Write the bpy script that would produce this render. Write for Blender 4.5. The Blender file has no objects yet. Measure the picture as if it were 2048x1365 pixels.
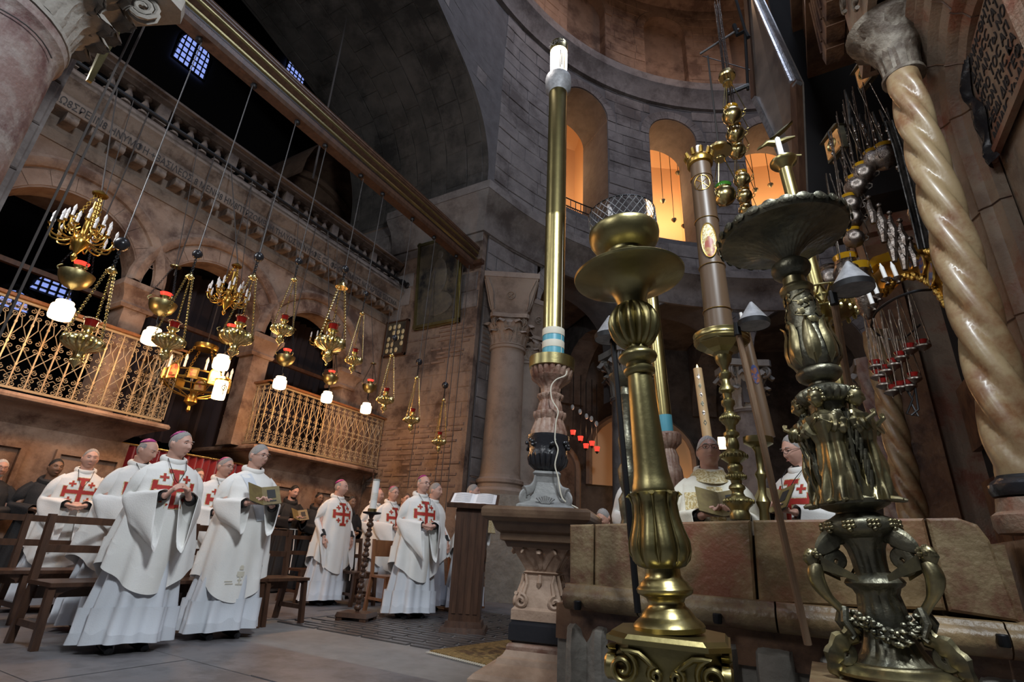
import bpy, bmesh, math, random
from mathutils import Vector, Matrix, noise
from mathutils.bvhtree import BVHTree
PI=math.pi; R_=math.radians
S=bpy.context.scene; C=S.collection
# ---------------------------------------------------------------- camera
FPX=1032.0; YAW=R_(30.4); PIT=R_(21.9); ROL=R_(3.4); CAMZ=0.9
Fv=Vector((-math.sin(YAW)*math.cos(PIT), math.cos(YAW)*math.cos(PIT), math.sin(PIT)))
R0=Vector((math.cos(YAW),math.sin(YAW),0)); U0=R0.cross(Fv)
Uv=math.cos(ROL)*U0-math.sin(ROL)*R0; Rv=math.cos(ROL)*R0+math.sin(ROL)*U0
cam=bpy.data.cameras.new('camera'); co=bpy.data.objects.new('camera',cam); C.objects.link(co)
cam.sensor_width=36; cam.lens=36*FPX/2048; cam.clip_start=0.05; cam.clip_end=200
M=Matrix((Rv,Uv,-Fv)).transposed().to_4x4(); M.translation=Vector((0,0,CAMZ)); co.matrix_world=M
S.camera=co
# ---------------------------------------------------------------- colour management, world, lights
S.view_settings.view_transform='Standard'; S.view_settings.look='None'
S.view_settings.gamma=1; S.view_settings.use_curve_mapping=False; S.view_settings.exposure=0.0
W=bpy.data.worlds.new('world'); S.world=W; W.use_nodes=True
W.node_tree.nodes['Background'].inputs[0].default_value=(0.42,0.50,0.75,1)
W.node_tree.nodes['Background'].inputs[1].default_value=0.035
def area(name,loc,target,size,power,col,sizey=None):
    l=bpy.data.lights.new(name,'AREA'); l.energy=power; l.color=col; l.size=size
    if sizey: l.shape='RECTANGLE'; l.size_y=sizey
    o=bpy.data.objects.new(name,l); C.objects.link(o); o.location=loc
    o.rotation_euler=(Vector(target)-Vector(loc)).to_track_quat('-Z','Y').to_euler(); return o
def point(name,loc,power,col,r=0.05):
    l=bpy.data.lights.new(name,'POINT'); l.energy=power; l.color=col; l.shadow_soft_size=r
    o=bpy.data.objects.new(name,l); C.objects.link(o); o.location=loc; return o
COOL=(0.74,0.86,1.0); WARM=(1.0,0.52,0.2)
area('dome_skylight',(1.5,6.5,19.5),(-0.5,6.0,0),5.0,800,(0.72,0.80,1.0))
area('tomb_roof_floodlight',(1.0,0.3,5.8),(-5.5,4.5,0.9),0.9,330,(0.88,0.95,1.0))
area('nave_fill_light',(-3.2,-3.6,5.6),(-0.4,3.0,1.6),1.8,115,(0.95,0.97,1.0))  # added fill behind the camera so the brass has something to reflect
area('north_fill_light',(-7.2,0.2,5.4),(0.0,3.6,1.6),1.2,95,(0.92,0.95,1.0))  # added fill, no lamp there; brightens the parapet and the priests behind it
area('south_fill_light',(-7.0,-1.5,8.5),(-1.6,4.2,4.6),2.2,95,(0.95,0.96,1.0))  # added fill, no lamp there; lifts the upper half of the brass candle
for a_ in (160,128,98): point('drum_uplight',(3.2+7.6*math.cos(R_(a_)),7.0+7.6*math.sin(R_(a_)),17.3),42,(1.0,0.62,0.38),0.4)
# ---------------------------------------------------------------- pixel to world (photo frame 2048x1365)
CAMP=Vector((0,0,CAMZ))
def ray(x,y): return Fv+Rv*((x-1024)/FPX)-Uv*((y-682.5)/FPX)
def onx(x,y,X): d=ray(x,y); return CAMP+d*(X/d.x)
def ony(x,y,Y): d=ray(x,y); return CAMP+d*(Y/d.y)
def onz(x,y,z=0): d=ray(x,y); return CAMP+d*((z-CAMZ)/d.z)
def atd(x,y,D): d=ray(x,y); return CAMP+d*(D/math.hypot(d.x,d.y))
# ---------------------------------------------------------------- mesh helpers
class MB:
    def __init__(s): s.v=[]; s.f=[]; s.M=None
    def add(s,vs,fs,M=None):
        b=len(s.v); M=M or s.M
        s.v.extend([(M@Vector(p))[:] for p in vs] if M else [tuple(p) for p in vs])
        s.f.extend([tuple(b+i for i in f) for f in fs]); return s
    def box(s,c,d,M=None,t=1.0):
        x,y,z=c; a,b,h=d[0]/2,d[1]/2,d[2]/2
        vs=[(x+i*a*(t if k>0 else 1),y+j*b*(t if k>0 else 1),z+k*h) for k in(-1,1) for j in(-1,1) for i in(-1,1)]
        return s.hexa(vs,M)
    def hexa(s,vs,M=None):
        return s.add(vs,[(0,2,3,1),(4,5,7,6),(0,1,5,4),(2,6,7,3),(0,4,6,2),(1,3,7,5)],M)
    def grid(s,P,wu=False,wv=False,M=None,cap=False):
        nu=len(P); nv=len(P[0]); vs=[p for r in P for p in r]; fs=[]
        for i in range(nu if wu else nu-1):
            for j in range(nv if wv else nv-1):
                a=i*nv+j; b=((i+1)%nu)*nv+j; c=((i+1)%nu)*nv+(j+1)%nv; d=i*nv+(j+1)%nv
                fs.append((a,b,c,d))
        if cap:
            fs.append(tuple(range(nv))); fs.append(tuple((nu-1)*nv+j for j in range(nv-1,-1,-1)))
        return s.add(vs,fs,M)
    def lathe(s,prof,n=24,M=None,k=0,amp=0.0,sq=None):
        P=[]
        for q in prof:
            r,z=q[0],q[1]; a=q[2] if len(q)>2 else 0
            row=[]
            for j in range(n):
                t=2*PI*j/n; rr=r*(1+a*abs(math.sin(k*t/2))-a) if a else r
                if sq and len(q)>3: 
                    m=max(abs(math.cos(t)),abs(math.sin(t))); rr=r/m
                row.append((rr*math.cos(t),rr*math.sin(t),z))
            P.append(row)
        s.grid(P,wv=True,M=M,cap=True); return s
    def tube(s,pts,r,n=6,M=None,closed=False,flat=1.0,cap=True):
        pts=[Vector(p) for p in pts]; P=[]; N=len(pts); up=None
        for i,p in enumerate(pts):
            a=pts[(i-1)%N] if (closed or i>0) else p; b=pts[(i+1)%N] if (closed or i<N-1) else p
            d=(b-a); d=d.normalized() if d.length>1e-9 else Vector((0,0,1))
            if up is None: up=Vector((0,0,1)) if abs(d.z)<0.9 else Vector((0,1,0))
            x=d.cross(up)
            if x.length<1e-6: x=d.orthogonal()
            x.normalize(); y=x.cross(d).normalized(); up=y
            rr=r[i] if isinstance(r,(list,tuple)) else r
            P.append([p+x*(rr*math.cos(2*PI*j/n))+y*(rr*flat*math.sin(2*PI*j/n)) for j in range(n)])
        return s.grid(P,wu=closed,wv=True,M=M,cap=(cap and not closed))
    def ball(s,c,r,n=12,m=8,M=None):
        r=r if isinstance(r,(list,tuple)) else (r,r,r); c=Vector(c)
        P=[[c+Vector((r[0]*math.sin(PI*i/m)*math.cos(2*PI*j/n),r[1]*math.sin(PI*i/m)*math.sin(2*PI*j/n),-r[2]*math.cos(PI*i/m))) for j in range(n)] for i in range(m+1)]
        return s.grid(P,wv=True,M=M)
    def torus(s,c,R,r,n=16,m=6,M=None,ax='z'):
        pts=[]
        for i in range(n):
            t=2*PI*i/n; a,b=R*math.cos(t),R*math.sin(t)
            pts.append({'z':(c[0]+a,c[1]+b,c[2]),'x':(c[0],c[1]+a,c[2]+b),'y':(c[0]+a,c[1],c[2]+b)}[ax])
        return s.tube(pts,r,m,M,closed=True)
    def prism(s,poly,th,M=None):
        n=len(poly); vs=[(x,y,-th/2) for x,y in poly]+[(x,y,th/2) for x,y in poly]
        return s.add(vs,[tuple(range(n-1,-1,-1)),tuple(range(n,2*n))]+[(i,(i+1)%n,n+(i+1)%n,n+i) for i in range(n)],M)
    def mesh(s,name,mat,smooth=True,ang=35):
        me=bpy.data.meshes.new(name); me.from_pydata(s.v,[],s.f); me.validate()
        bm=bmesh.new(); bm.from_mesh(me); bmesh.ops.remove_doubles(bm,verts=bm.verts,dist=1e-5)
        bmesh.ops.recalc_face_normals(bm,faces=bm.faces); bm.to_mesh(me); bm.free()
        if smooth: me.shade_smooth(); me.set_sharp_from_angle(angle=R_(ang))
        if mat: me.materials.append(mat)
        return me
    def build(s,name,mat,parent=None,smooth=True,ang=35,loc=None):
        o=bpy.data.objects.new(name,s.mesh(name,mat,smooth,ang)); C.objects.link(o)
        if parent: o.parent=parent
        if loc: o.location=loc
        return o
def inst(name,me,parent=None,M=None):
    o=bpy.data.objects.new(name,me); C.objects.link(o)
    if parent: o.parent=parent
    if M: o.matrix_local=M
    return o
def tag(o,label=None,cat=None,group=None,kind=None):
    if label: o['label']=label
    if cat: o['category']=cat
    if group: o['group']=group
    if kind: o['kind']=kind
    return o
def thing(name,label,cat,loc=(0,0,0),rz=0,group=None,rot=None):
    o=bpy.data.objects.new(name,None); C.objects.link(o); o.empty_display_size=0.1
    o.location=loc; o.rotation_euler=rot or (0,0,rz); return tag(o,label,cat,group)
def struct(name,mb,mat,smooth=False,ang=35):
    return tag(mb.build(name,mat,None,smooth,ang),kind='structure')
def dup(o,parent=None):
    c=o.copy(); C.objects.link(c); c.parent=parent
    for ch in list(o.children): dup(ch,c)
    return c
def T(x=0,y=0,z=0,rx=0,ry=0,rz=0,s=1):
    return Matrix.Translation((x,y,z))@Matrix.Rotation(rz,4,'Z')@Matrix.Rotation(ry,4,'Y')@Matrix.Rotation(rx,4,'X')@Matrix.Scale(s,4)
def spline(pts,n=8):
    pts=[Vector(p) for p in pts]; out=[]
    for i in range(len(pts)-1):
        p0=pts[max(i-1,0)];p1=pts[i];p2=pts[i+1];p3=pts[min(i+2,len(pts)-1)]
        for k in range(n):
            t=k/n; out.append(0.5*((2*p1)+(p2-p0)*t+(2*p0-5*p1+4*p2-p3)*t*t+(3*p1-p0-3*p2+p3)*t**3))
    out.append(pts[-1]); return out
def spiral(c,r0,r1,a0,a1,n=14):
    return [(c[0]+(r0+(r1-r0)*i/n)*math.cos(a0+(a1-a0)*i/n),c[1]+(r0+(r1-r0)*i/n)*math.sin(a0+(a1-a0)*i/n)) for i in range(n+1)]
def text_mesh(name,body,size,ext,mat,M,parent=None,align='LEFT'):
    cu=bpy.data.curves.new(name,'FONT'); cu.body=body; cu.size=size; cu.extrude=ext; cu.align_x=align; cu.resolution_u=2
    o=bpy.data.objects.new(name,cu); C.objects.link(o); bpy.context.view_layer.update()
    me=bpy.data.meshes.new_from_object(o.evaluated_get(bpy.context.evaluated_depsgraph_get()))
    bpy.data.objects.remove(o); bpy.data.curves.remove(cu)
    me.name=name; me.materials.clear(); me.materials.append(mat)
    n=inst(name,me,parent); n.matrix_local=M; return n
def G(x,z,cx,cz,sx,sz): return math.exp(-((x-cx)/sx)**2-((z-cz)/sz)**2)
HC=Vector((0,-.02,1.622))   # head centre for a 1.75 m figure
def headpt(th,ph,k=1.0,fat=0.0):
    # th polar from top, ph azimuth (front = -Y)
    x=.077*math.sin(th)*math.sin(ph); y=-.098*math.sin(th)*math.cos(ph); z=.118*math.cos(th)
    if y>0: y*=1.0+.06*math.cos(th)
    low=max(0,-z/.118); x*=1-.20*low**1.5+fat*.18*low; 
    if y>0: y*=1-.30*low
    if z<-.03 and y<0: y*=1-.10*low*low
    if k!=1.0: return Vector((x*k,y*k,z*k))
    if y<0:
        d=0
        d-=.016*G(x,z,0,-.008,.010,.026)+.013*G(x,z,0,-.026,.014,.009)
        d-=.006*G(x,z,0,.034,.045,.010); d+=.011*(G(x,z,.031,.014,.016,.011)+G(x,z,-.031,.014,.016,.011))
        d-=.005*(G(x,z,.040,-.022,.020,.018)+G(x,z,-.040,-.022,.020,.018))
        d-=.006*G(x,z,0,-.052,.020,.005)+.006*G(x,z,0,-.064,.017,.005); d+=.005*G(x,z,0,-.058,.022,.003)+.003*G(x,z,0,-.075,.02,.006)
        d-=.010*G(x,z,0,-.094,.022,.016); d+=.003*(G(x,z,.027,-.045,.006,.02)+G(x,z,-.027,-.045,.006,.02))
        y+=d
    return Vector((x,y,z))
# ---------------------------------------------------------------- materials
def mat(name,col,rough=0.6,metal=0.0,col2=None,nscale=4,bump=0.0,bscale=30,col3=None,n3=1.2,emit=None,estr=0,trans=0,stain=0,stretch=None,coat=0,ior=None,sharp=None,sheen=0):
    m=bpy.data.materials.new(name); m.use_nodes=True; nt=m.node_tree; N=nt.nodes; L=nt.links
    b=N['Principled BSDF']; b.inputs['Roughness'].default_value=rough; b.inputs['Metallic'].default_value=metal
    b.inputs['Base Color'].default_value=(*col,1)
    if coat: b.inputs['Coat Weight'].default_value=coat; b.inputs['Coat Roughness'].default_value=0.15
    if trans: b.inputs['Transmission Weight'].default_value=trans
    if ior: b.inputs['IOR'].default_value=ior
    if sheen: b.inputs['Sheen Weight'].default_value=sheen
    if emit: b.inputs['Emission Color'].default_value=(*emit,1); b.inputs['Emission Strength'].default_value=estr
    if col2 or bump:
        tc=N.new('ShaderNodeTexCoord'); mp=N.new('ShaderNodeMapping'); L.new(tc.outputs['Object'],mp.inputs[0])
        if stretch: mp.inputs['Scale'].default_value=stretch
    if col2:
        n=N.new('ShaderNodeTexNoise'); n.inputs['Scale'].default_value=nscale; n.inputs['Detail'].default_value=6; n.inputs['Roughness'].default_value=0.62
        L.new(mp.outputs[0],n.inputs[0]); r=N.new('ShaderNodeValToRGB'); L.new(n.outputs[0],r.inputs[0])
        lo,hi=sharp or (0.35,0.65)
        r.color_ramp.elements[0].position=lo; r.color_ramp.elements[1].position=hi
        r.color_ramp.elements[0].color=(*col,1); r.color_ramp.elements[1].color=(*col2,1); out=r.outputs[0]
        if col3:
            n2=N.new('ShaderNodeTexNoise'); n2.inputs['Scale'].default_value=n3; n2.inputs['Detail'].default_value=8; n2.inputs['Roughness'].default_value=0.7
            L.new(mp.outputs[0],n2.inputs[0]); r2=N.new('ShaderNodeValToRGB'); L.new(n2.outputs[0],r2.inputs[0])
            r2.color_ramp.elements[0].position=0.47; r2.color_ramp.elements[1].position=0.61
            mx=N.new('ShaderNodeMix'); mx.data_type='RGBA'; L.new(r2.outputs[0],mx.inputs[0]); L.new(out,mx.inputs[6]); mx.inputs[7].default_value=(*col3,1); out=mx.outputs[2]
        L.new(out,b.inputs['Base Color'])
    if bump:
        n=N.new('ShaderNodeTexNoise'); n.inputs['Scale'].default_value=bscale; n.inputs['Detail'].default_value=5
        L.new(mp.outputs[0],n.inputs[0]); bp=N.new('ShaderNodeBump'); bp.inputs['Strength'].default_value=bump; bp.inputs['Distance'].default_value=0.02
        L.new(n.outputs[0],bp.inputs['Height']); L.new(bp.outputs[0],b.inputs['Normal'])
    return m
m_rot=mat('grey_limestone',(0.156,0.135,0.128),0.85,col2=(0.218,0.190,0.178),nscale=2.5,bump=0.5,bscale=14,col3=(0.088,0.071,0.066),n3=0.7)
m_rotb=mat('grey_limestone_joint',(0.084,0.075,0.075),0.9,col2=(0.119,0.108,0.108),nscale=3,bump=0.5,bscale=10)
m_dark=mat('dark_arch_stone',(0.064,0.058,0.053),0.92,col2=(0.111,0.098,0.089),nscale=1.6,bump=0.6,bscale=9,col3=(0.030,0.027,0.025),n3=0.6)  # darker stone tone for the great arch soffit
m_black=mat('shade_black',(0.012,0.011,0.012),0.95)  # near black: the shade of unlit depths put into the colour
m_drum=mat('brown_drum_stone',(0.218,0.134,0.088),0.9,col2=(0.291,0.184,0.126),nscale=2,bump=0.4,bscale=12,col3=(0.116,0.065,0.043),n3=0.8)
m_gal=mat('pinkish_gallery_stone',(0.242,0.151,0.106),0.75,col2=(0.340,0.242,0.183),nscale=2.6,bump=0.3,bscale=25,col3=(0.111,0.061,0.043),n3=1.5,sharp=(.38,.62))
m_gald=mat('weathered_cornice_stone',(0.192,0.144,0.115),0.85,col2=(0.253,0.200,0.165),nscale=4,bump=0.5,bscale=20,col3=(0.087,0.060,0.047),n3=2)
m_plast=mat('stained_wall_plaster',(0.185,0.130,0.099),0.9,col2=(0.243,0.176,0.136),nscale=3,bump=0.6,bscale=16,col3=(0.075,0.048,0.037),n3=1.5)
m_brick=mat('old_thin_brick',(0.132,0.087,0.069),0.9,col2=(0.198,0.138,0.108),nscale=6,bump=0.5,bscale=30)
m_col=mat('column_limestone',(0.237,0.181,0.143),0.7,col2=(0.306,0.238,0.196),nscale=2,bump=0.3,bscale=18,col3=(0.153,0.110,0.087),n3=1.0)
m_pink=mat('pink_veined_marble',(0.194,0.122,0.108),0.6,col2=(0.288,0.245,0.223),nscale=3.5,bump=0.5,bscale=22,col3=(0.122,0.061,0.058),n3=2.6,sharp=(.4,.6))
m_cap=mat('carved_cream_limestone',(0.254,0.231,0.203),0.8,col2=(0.315,0.291,0.264),nscale=5,bump=0.5,bscale=30)
m_floor=mat('worn_grey_floor_slab',(0.115,0.112,0.120),0.5,col2=(0.162,0.154,0.159),nscale=1.5,bump=0.15,bscale=12,col3=(0.086,0.081,0.084),n3=2.4)
m_fldark=mat('dark_floor_strip',(0.059,0.052,0.052),0.35,col2=(0.091,0.081,0.077),nscale=5,bump=0.2,bscale=20)
m_fljoint=mat('floor_mortar',(0.173,0.166,0.162),0.7,col2=(0.216,0.209,0.202),nscale=6)
m_par=mat('ochre_red_marble',(0.13,0.085,0.04),0.42,col2=(0.29,0.20,0.10),nscale=2.6,bump=0.30,bscale=34,col3=(0.19,0.07,0.038),n3=1.2,sharp=(.42,.58))
m_par2=mat('ochre_marble',(0.15,0.10,0.05),0.45,col2=(0.27,0.20,0.11),nscale=4,bump=0.34,bscale=38,col3=(0.13,0.05,0.03),n3=2.2,sharp=(.38,.62))
m_rough=mat('rough_grey_stone',(0.186,0.167,0.143),0.85,col2=(0.260,0.242,0.211),nscale=6,bump=0.9,bscale=12)
m_tw=mat('polished_twisted_marble',(0.275,0.194,0.102),0.40,col2=(0.363,0.274,0.157),nscale=3,bump=0.08,bscale=20,col3=(0.198,0.094,0.043),n3=2.0,coat=0.12)
m_arch=mat('pale_pink_facade_marble',(0.21,0.145,0.105),0.5,col2=(0.34,0.27,0.20),nscale=3.2,bump=0.35,bscale=45,col3=(0.20,0.075,0.045),n3=1.6,sharp=(.38,.62))
m_capshade=mat('shaded_capital_stone',(0.085,0.062,0.045),0.7,col2=(0.22,0.19,0.15),nscale=7,bump=.5,bscale=30,sharp=(.42,.6))  # facade marble darkened: the capital's shade is put into the colour
m_brownm=mat('brown_portal_marble',(0.138,0.066,0.036),0.45,col2=(0.216,0.120,0.066),nscale=2.6,bump=0.3,bscale=20,col3=(0.060,0.030,0.021),n3=1.4)
m_brass=mat('polished_brass',(0.456,0.380,0.167),0.30,1.0,col2=(0.380,0.319,0.144),nscale=6,bump=0.03,bscale=40)
m_brassd=mat('tarnished_brass',(0.370,0.318,0.148),0.36,1.0,col2=(0.266,0.229,0.111),nscale=5,bump=0.05,bscale=40)
m_lamp=mat('lamp_brass',(0.78,0.64,0.30),0.25,1.0)
m_gold=mat('gilded_wood',(0.680,0.442,0.111),0.3,1.0,col2=(0.425,0.255,0.060),nscale=9)
m_rail=mat('gilt_iron_railing',(0.38,0.31,0.21),0.5,0.5)
m_bronze=mat('dark_patinated_bronze',(0.11,0.108,0.085),0.42,0.85,col2=(0.24,0.22,0.15),nscale=9,bump=0.25,bscale=35)
m_bronzeh=mat('rubbed_bronze',(0.42,0.36,0.19),0.36,0.95,col2=(0.17,0.15,0.10),nscale=8,bump=0.07,bscale=40)
m_silver=mat('tarnished_silver',(0.38,0.34,0.31),0.27,1.0,col2=(0.16,0.12,0.095),nscale=14,bump=0.3,bscale=50)
m_leather=mat('blackened_silver',(0.16,0.155,0.15),0.33,0.85,col2=(0.05,0.05,0.05),nscale=7,bump=0.5,bscale=18)
m_iron=mat('black_iron',(0.02,0.02,0.022),0.5,0.6)
m_steel=mat('dull_steel',(0.27,0.27,0.28),0.6,0.25,col2=(0.17,0.17,0.18),nscale=20,bump=.2)
m_wood=mat('dark_stained_wood',(0.045,0.022,0.014),0.35,col2=(0.085,0.042,0.025),nscale=3,stretch=(6,6,0.8),bump=0.1,bscale=20)
m_woodr=mat('reddish_chair_wood',(0.15,0.065,0.03),0.35,col2=(0.22,0.10,0.045),nscale=3,stretch=(6,6,0.8))
m_pole=mat('bare_wooden_pole',(0.23,0.14,0.085),0.6,col2=(0.32,0.21,0.13),nscale=3,stretch=(8,8,0.6),bump=0.1)
m_wax=mat('candle_wax_brown',(0.094,0.054,0.028),0.4,col2=(0.120,0.075,0.045),nscale=3,stretch=(6.000,6.000,0.375))
m_wax2=mat('ochre_candle_wax',(0.62,0.42,0.22),0.45)
m_white=mat('white_candle',(0.807,0.798,0.779),0.5)
m_cloth=mat('white_vestment_cloth',(0.832,0.822,0.790),0.85,bump=0.12,bscale=90,col2=(0.770,0.759,0.738),nscale=3)
m_cream=mat('cream_vestment_cloth',(0.80,0.77,0.66),0.85,bump=0.12,bscale=90,col2=(0.74,0.71,0.60),nscale=3)
m_alb=mat('pale_alb_linen',(0.62,0.65,0.70),0.85,bump=0.1,bscale=90)
m_blackc=mat('black_cloth',(0.018,0.017,0.018),0.8,bump=0.2,bscale=60)
m_red=mat('red_embroidery',(0.45,0.025,0.02),0.7,col2=(0.36,0.03,0.02),nscale=40)
m_purple=mat('magenta_silk_cap',(0.36,0.02,0.20),0.5)
m_goldc=mat('gold_brocade',(0.55,0.42,0.18),0.5,0.3,col2=(0.80,0.72,0.48),nscale=60,sharp=(0.45,0.55),bump=0.4,bscale=80)
m_skin=mat('skin',(0.56,0.31,0.235),0.5,col2=(0.62,0.37,0.29),nscale=12)
m_skind=mat('dark_skin',(0.20,0.11,0.07),0.5)
m_grey=mat('grey_hair',(0.30,0.285,0.275),0.7,bump=0.35,bscale=160,stretch=(1,1,.25))
m_whiteh=mat('white_hair',(0.58,0.57,0.56),0.7,bump=0.35,bscale=160,stretch=(1,1,.25))
m_brownh=mat('brown_hair',(0.10,0.065,0.045),0.7,bump=0.35,bscale=160,stretch=(1,1,.25))
m_blackh=mat('black_hair',(0.012,0.011,0.011),0.6,bump=0.6,bscale=70)
m_eye=mat('eye_white',(0.75,0.72,0.70),0.3); m_pupil=mat('dark_pupil',(0.03,0.02,0.015),0.2)
m_lip=mat('lips',(0.45,0.20,0.17),0.5)
m_glass=mat('clear_glass',(0.9,0.92,0.92),0.03,trans=1.0,ior=1.3)
m_redg=mat('red_votive_glass',(0.35,0.012,0.01),0.12,trans=0.35,coat=0.5)
m_redl=mat('lit_red_glass',(0.6,0.03,0.02),0.3,emit=(1,0.05,0.03),estr=1.6)
m_amber=mat('amber_glass',(0.75,0.42,0.02),0.08,trans=0.6,coat=0.6)
m_green=mat('green_glass',(0.12,0.5,0.06),0.08,trans=0.6,coat=0.6)
m_lit=mat('glowing_frosted_glass',(1,0.9,0.75),0.5,emit=(1,0.70,0.40),estr=4)
m_litw=mat('glowing_white_lamp',(1,1,1),0.5,emit=(1,0.93,0.88),estr=9)
m_flame=mat('flame',(1,0.7,0.3),0.5,emit=(1,0.6,0.2),estr=10)
m_bulb=mat('candle_bulb_glass',(0.80,0.76,0.74),0.3)
m_sky=mat('evening_sky_pane',(0.2,0.25,0.6),0.5,emit=(0.27,0.36,0.85),estr=1.0)
m_rope=mat('dark_rope',(0.060,0.051,0.048),0.9); m_wire=mat('grey_wire',(0.085,0.08,0.08),0.5,0.5)
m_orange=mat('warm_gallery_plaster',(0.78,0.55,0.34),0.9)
m_paper=mat('white_paper',(0.80,0.80,0.82),0.8); m_book=mat('olive_book_cover',(0.20,0.155,0.055),0.5,col2=(0.14,0.10,0.04),nscale=20)
m_ink=mat('dark_ink',(0.02,0.02,0.02),0.7); m_letter=mat('incised_black_letter',(0.035,0.03,0.03),0.8)
m_tape=mat('blue_tape',(0.09,0.33,0.42),0.4); m_cream2=mat('cream_cord',(0.62,0.58,0.48),0.6)
m_curt=mat('crimson_velvet_curtain',(0.30,0.008,0.012),0.6,sheen=0.5)
m_rug=mat('olive_brown_rug',(0.090,0.056,0.017),0.95,col2=(0.255,0.167,0.055),nscale=14,sharp=(0.46,0.54),bump=0.5,bscale=120,col3=(0.075,0.031,0.014),n3=3)
m_rugb=mat('rug_border',(0.150,0.093,0.028),0.95,col2=(0.247,0.161,0.055),nscale=50,sharp=(0.46,0.54),bump=0.5,bscale=120)
m_paint=mat('darkened_oil_painting',(0.05,0.045,0.035),0.35,col2=(0.10,0.085,0.06),nscale=2.5,col3=(0.012,0.012,0.014),n3=1.6)
m_icon=mat('icon_painting',(0.55,0.38,0.14),0.4,col2=(0.35,0.08,0.05),nscale=9,sharp=(0.45,0.55))
m_blue=mat('blue_enamel',(0.05,0.07,0.18),0.2,col2=(0.25,0.10,0.05),nscale=25,sharp=(.48,.56))
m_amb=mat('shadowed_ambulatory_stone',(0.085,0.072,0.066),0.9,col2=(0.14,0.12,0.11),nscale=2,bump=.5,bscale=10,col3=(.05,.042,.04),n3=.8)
m_jeans=mat('pale_trousers',(0.45,0.46,0.50),0.9)
m_ston3=mat('mottled_candlestick_marble',(0.268,0.153,0.109),0.5,col2=(0.370,0.268,0.210),nscale=9,bump=0.3,bscale=40,col3=(0.166,0.076,0.051),n3=4)
m_blackm=mat('black_marble',(0.02,0.02,0.024),0.25,bump=0.2,bscale=30)
m_greym=mat('grey_carved_marble',(0.272,0.272,0.264),0.5,col2=(0.192,0.192,0.192),nscale=8,bump=0.2,bscale=40)
m_tbl=mat('brown_tabletop_marble',(0.102,0.058,0.035),0.35,col2=(0.154,0.096,0.058),nscale=5,bump=0.15)
m_plinth=mat('pinkish_plinth_stone',(0.30,0.20,0.14),0.6,col2=(0.435,0.306,0.223),nscale=6,bump=0.3,bscale=30)
# ================================================================ helpers for masonry
def arcade(mb,mp,u0,u1,z0,z1,ops,dep,ns=16,back=True):
    bs={round(u0,5),round(u1,5)}
    for uc,hw,zb,zs in ops:
        for i in range(ns+1): bs.add(round(uc-hw*math.cos(PI*i/ns),5))
    n=max(2,int((u1-u0)/0.5))
    for i in range(n+1): bs.add(round(u0+(u1-u0)*i/n,5))
    bs=sorted(b for b in bs if u0-1e-6<=b<=u1+1e-6)
    def q(a,b,c,d): mb.add([a,b,c,d],[(0,1,2,3)])
    for a,b in zip(bs,bs[1:]):
        if b-a<1e-4: continue
        m=(a+b)/2; op=None
        for o in ops:
            if abs(m-o[0])<o[1]: op=o
        if not op:
            q(mp(a,0,z0),mp(b,0,z0),mp(b,0,z1),mp(a,0,z1)); continue
        uc,hw,zb,zs=op
        ta=zs+math.sqrt(max(0,hw*hw-(a-uc)**2)); tb=zs+math.sqrt(max(0,hw*hw-(b-uc)**2))
        if zb>z0+1e-3:
            q(mp(a,0,z0),mp(b,0,z0),mp(b,0,zb),mp(a,0,zb)); q(mp(a,0,zb),mp(b,0,zb),mp(b,dep,zb),mp(a,dep,zb))
        q(mp(a,0,ta),mp(b,0,tb),mp(b,0,z1),mp(a,0,z1))
        k=3
        for j in range(k): q(mp(a,dep*j/k,ta),mp(a,dep*(j+1)/k,ta),mp(b,dep*(j+1)/k,tb),mp(b,dep*j/k,tb))
    for uc,hw,zb,zs in ops:
        for s in (-1,1):
            for j in range(3): q(mp(uc+s*hw,dep*j/3,zb),mp(uc+s*hw,dep*(j+1)/3,zb),mp(uc+s*hw,dep*(j+1)/3,zs),mp(uc+s*hw,dep*j/3,zs))
def block(mp,ua,ub,za,zb,out,g,bv=0.012):
    a,b,c,d=ua+g,ub-g,za+g,zb-g; e=bv
    vs=[mp(a,0.01,c),mp(b,0.01,c),mp(b,0.01,d),mp(a,0.01,d),mp(a,-out*.4,c),mp(b,-out*.4,c),mp(b,-out*.4,d),mp(a,-out*.4,d),
        mp(a+e,-out,c+e),mp(b-e,-out,c+e),mp(b-e,-out,d-e),mp(a+e,-out,d-e)]
    m=MB(); m.add(vs,[(8,9,10,11),(4,5,9,8),(5,6,10,9),(6,7,11,10),(7,4,8,11),(0,1,5,4),(1,2,6,5),(2,3,7,6),(3,0,4,7)]); return m
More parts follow.
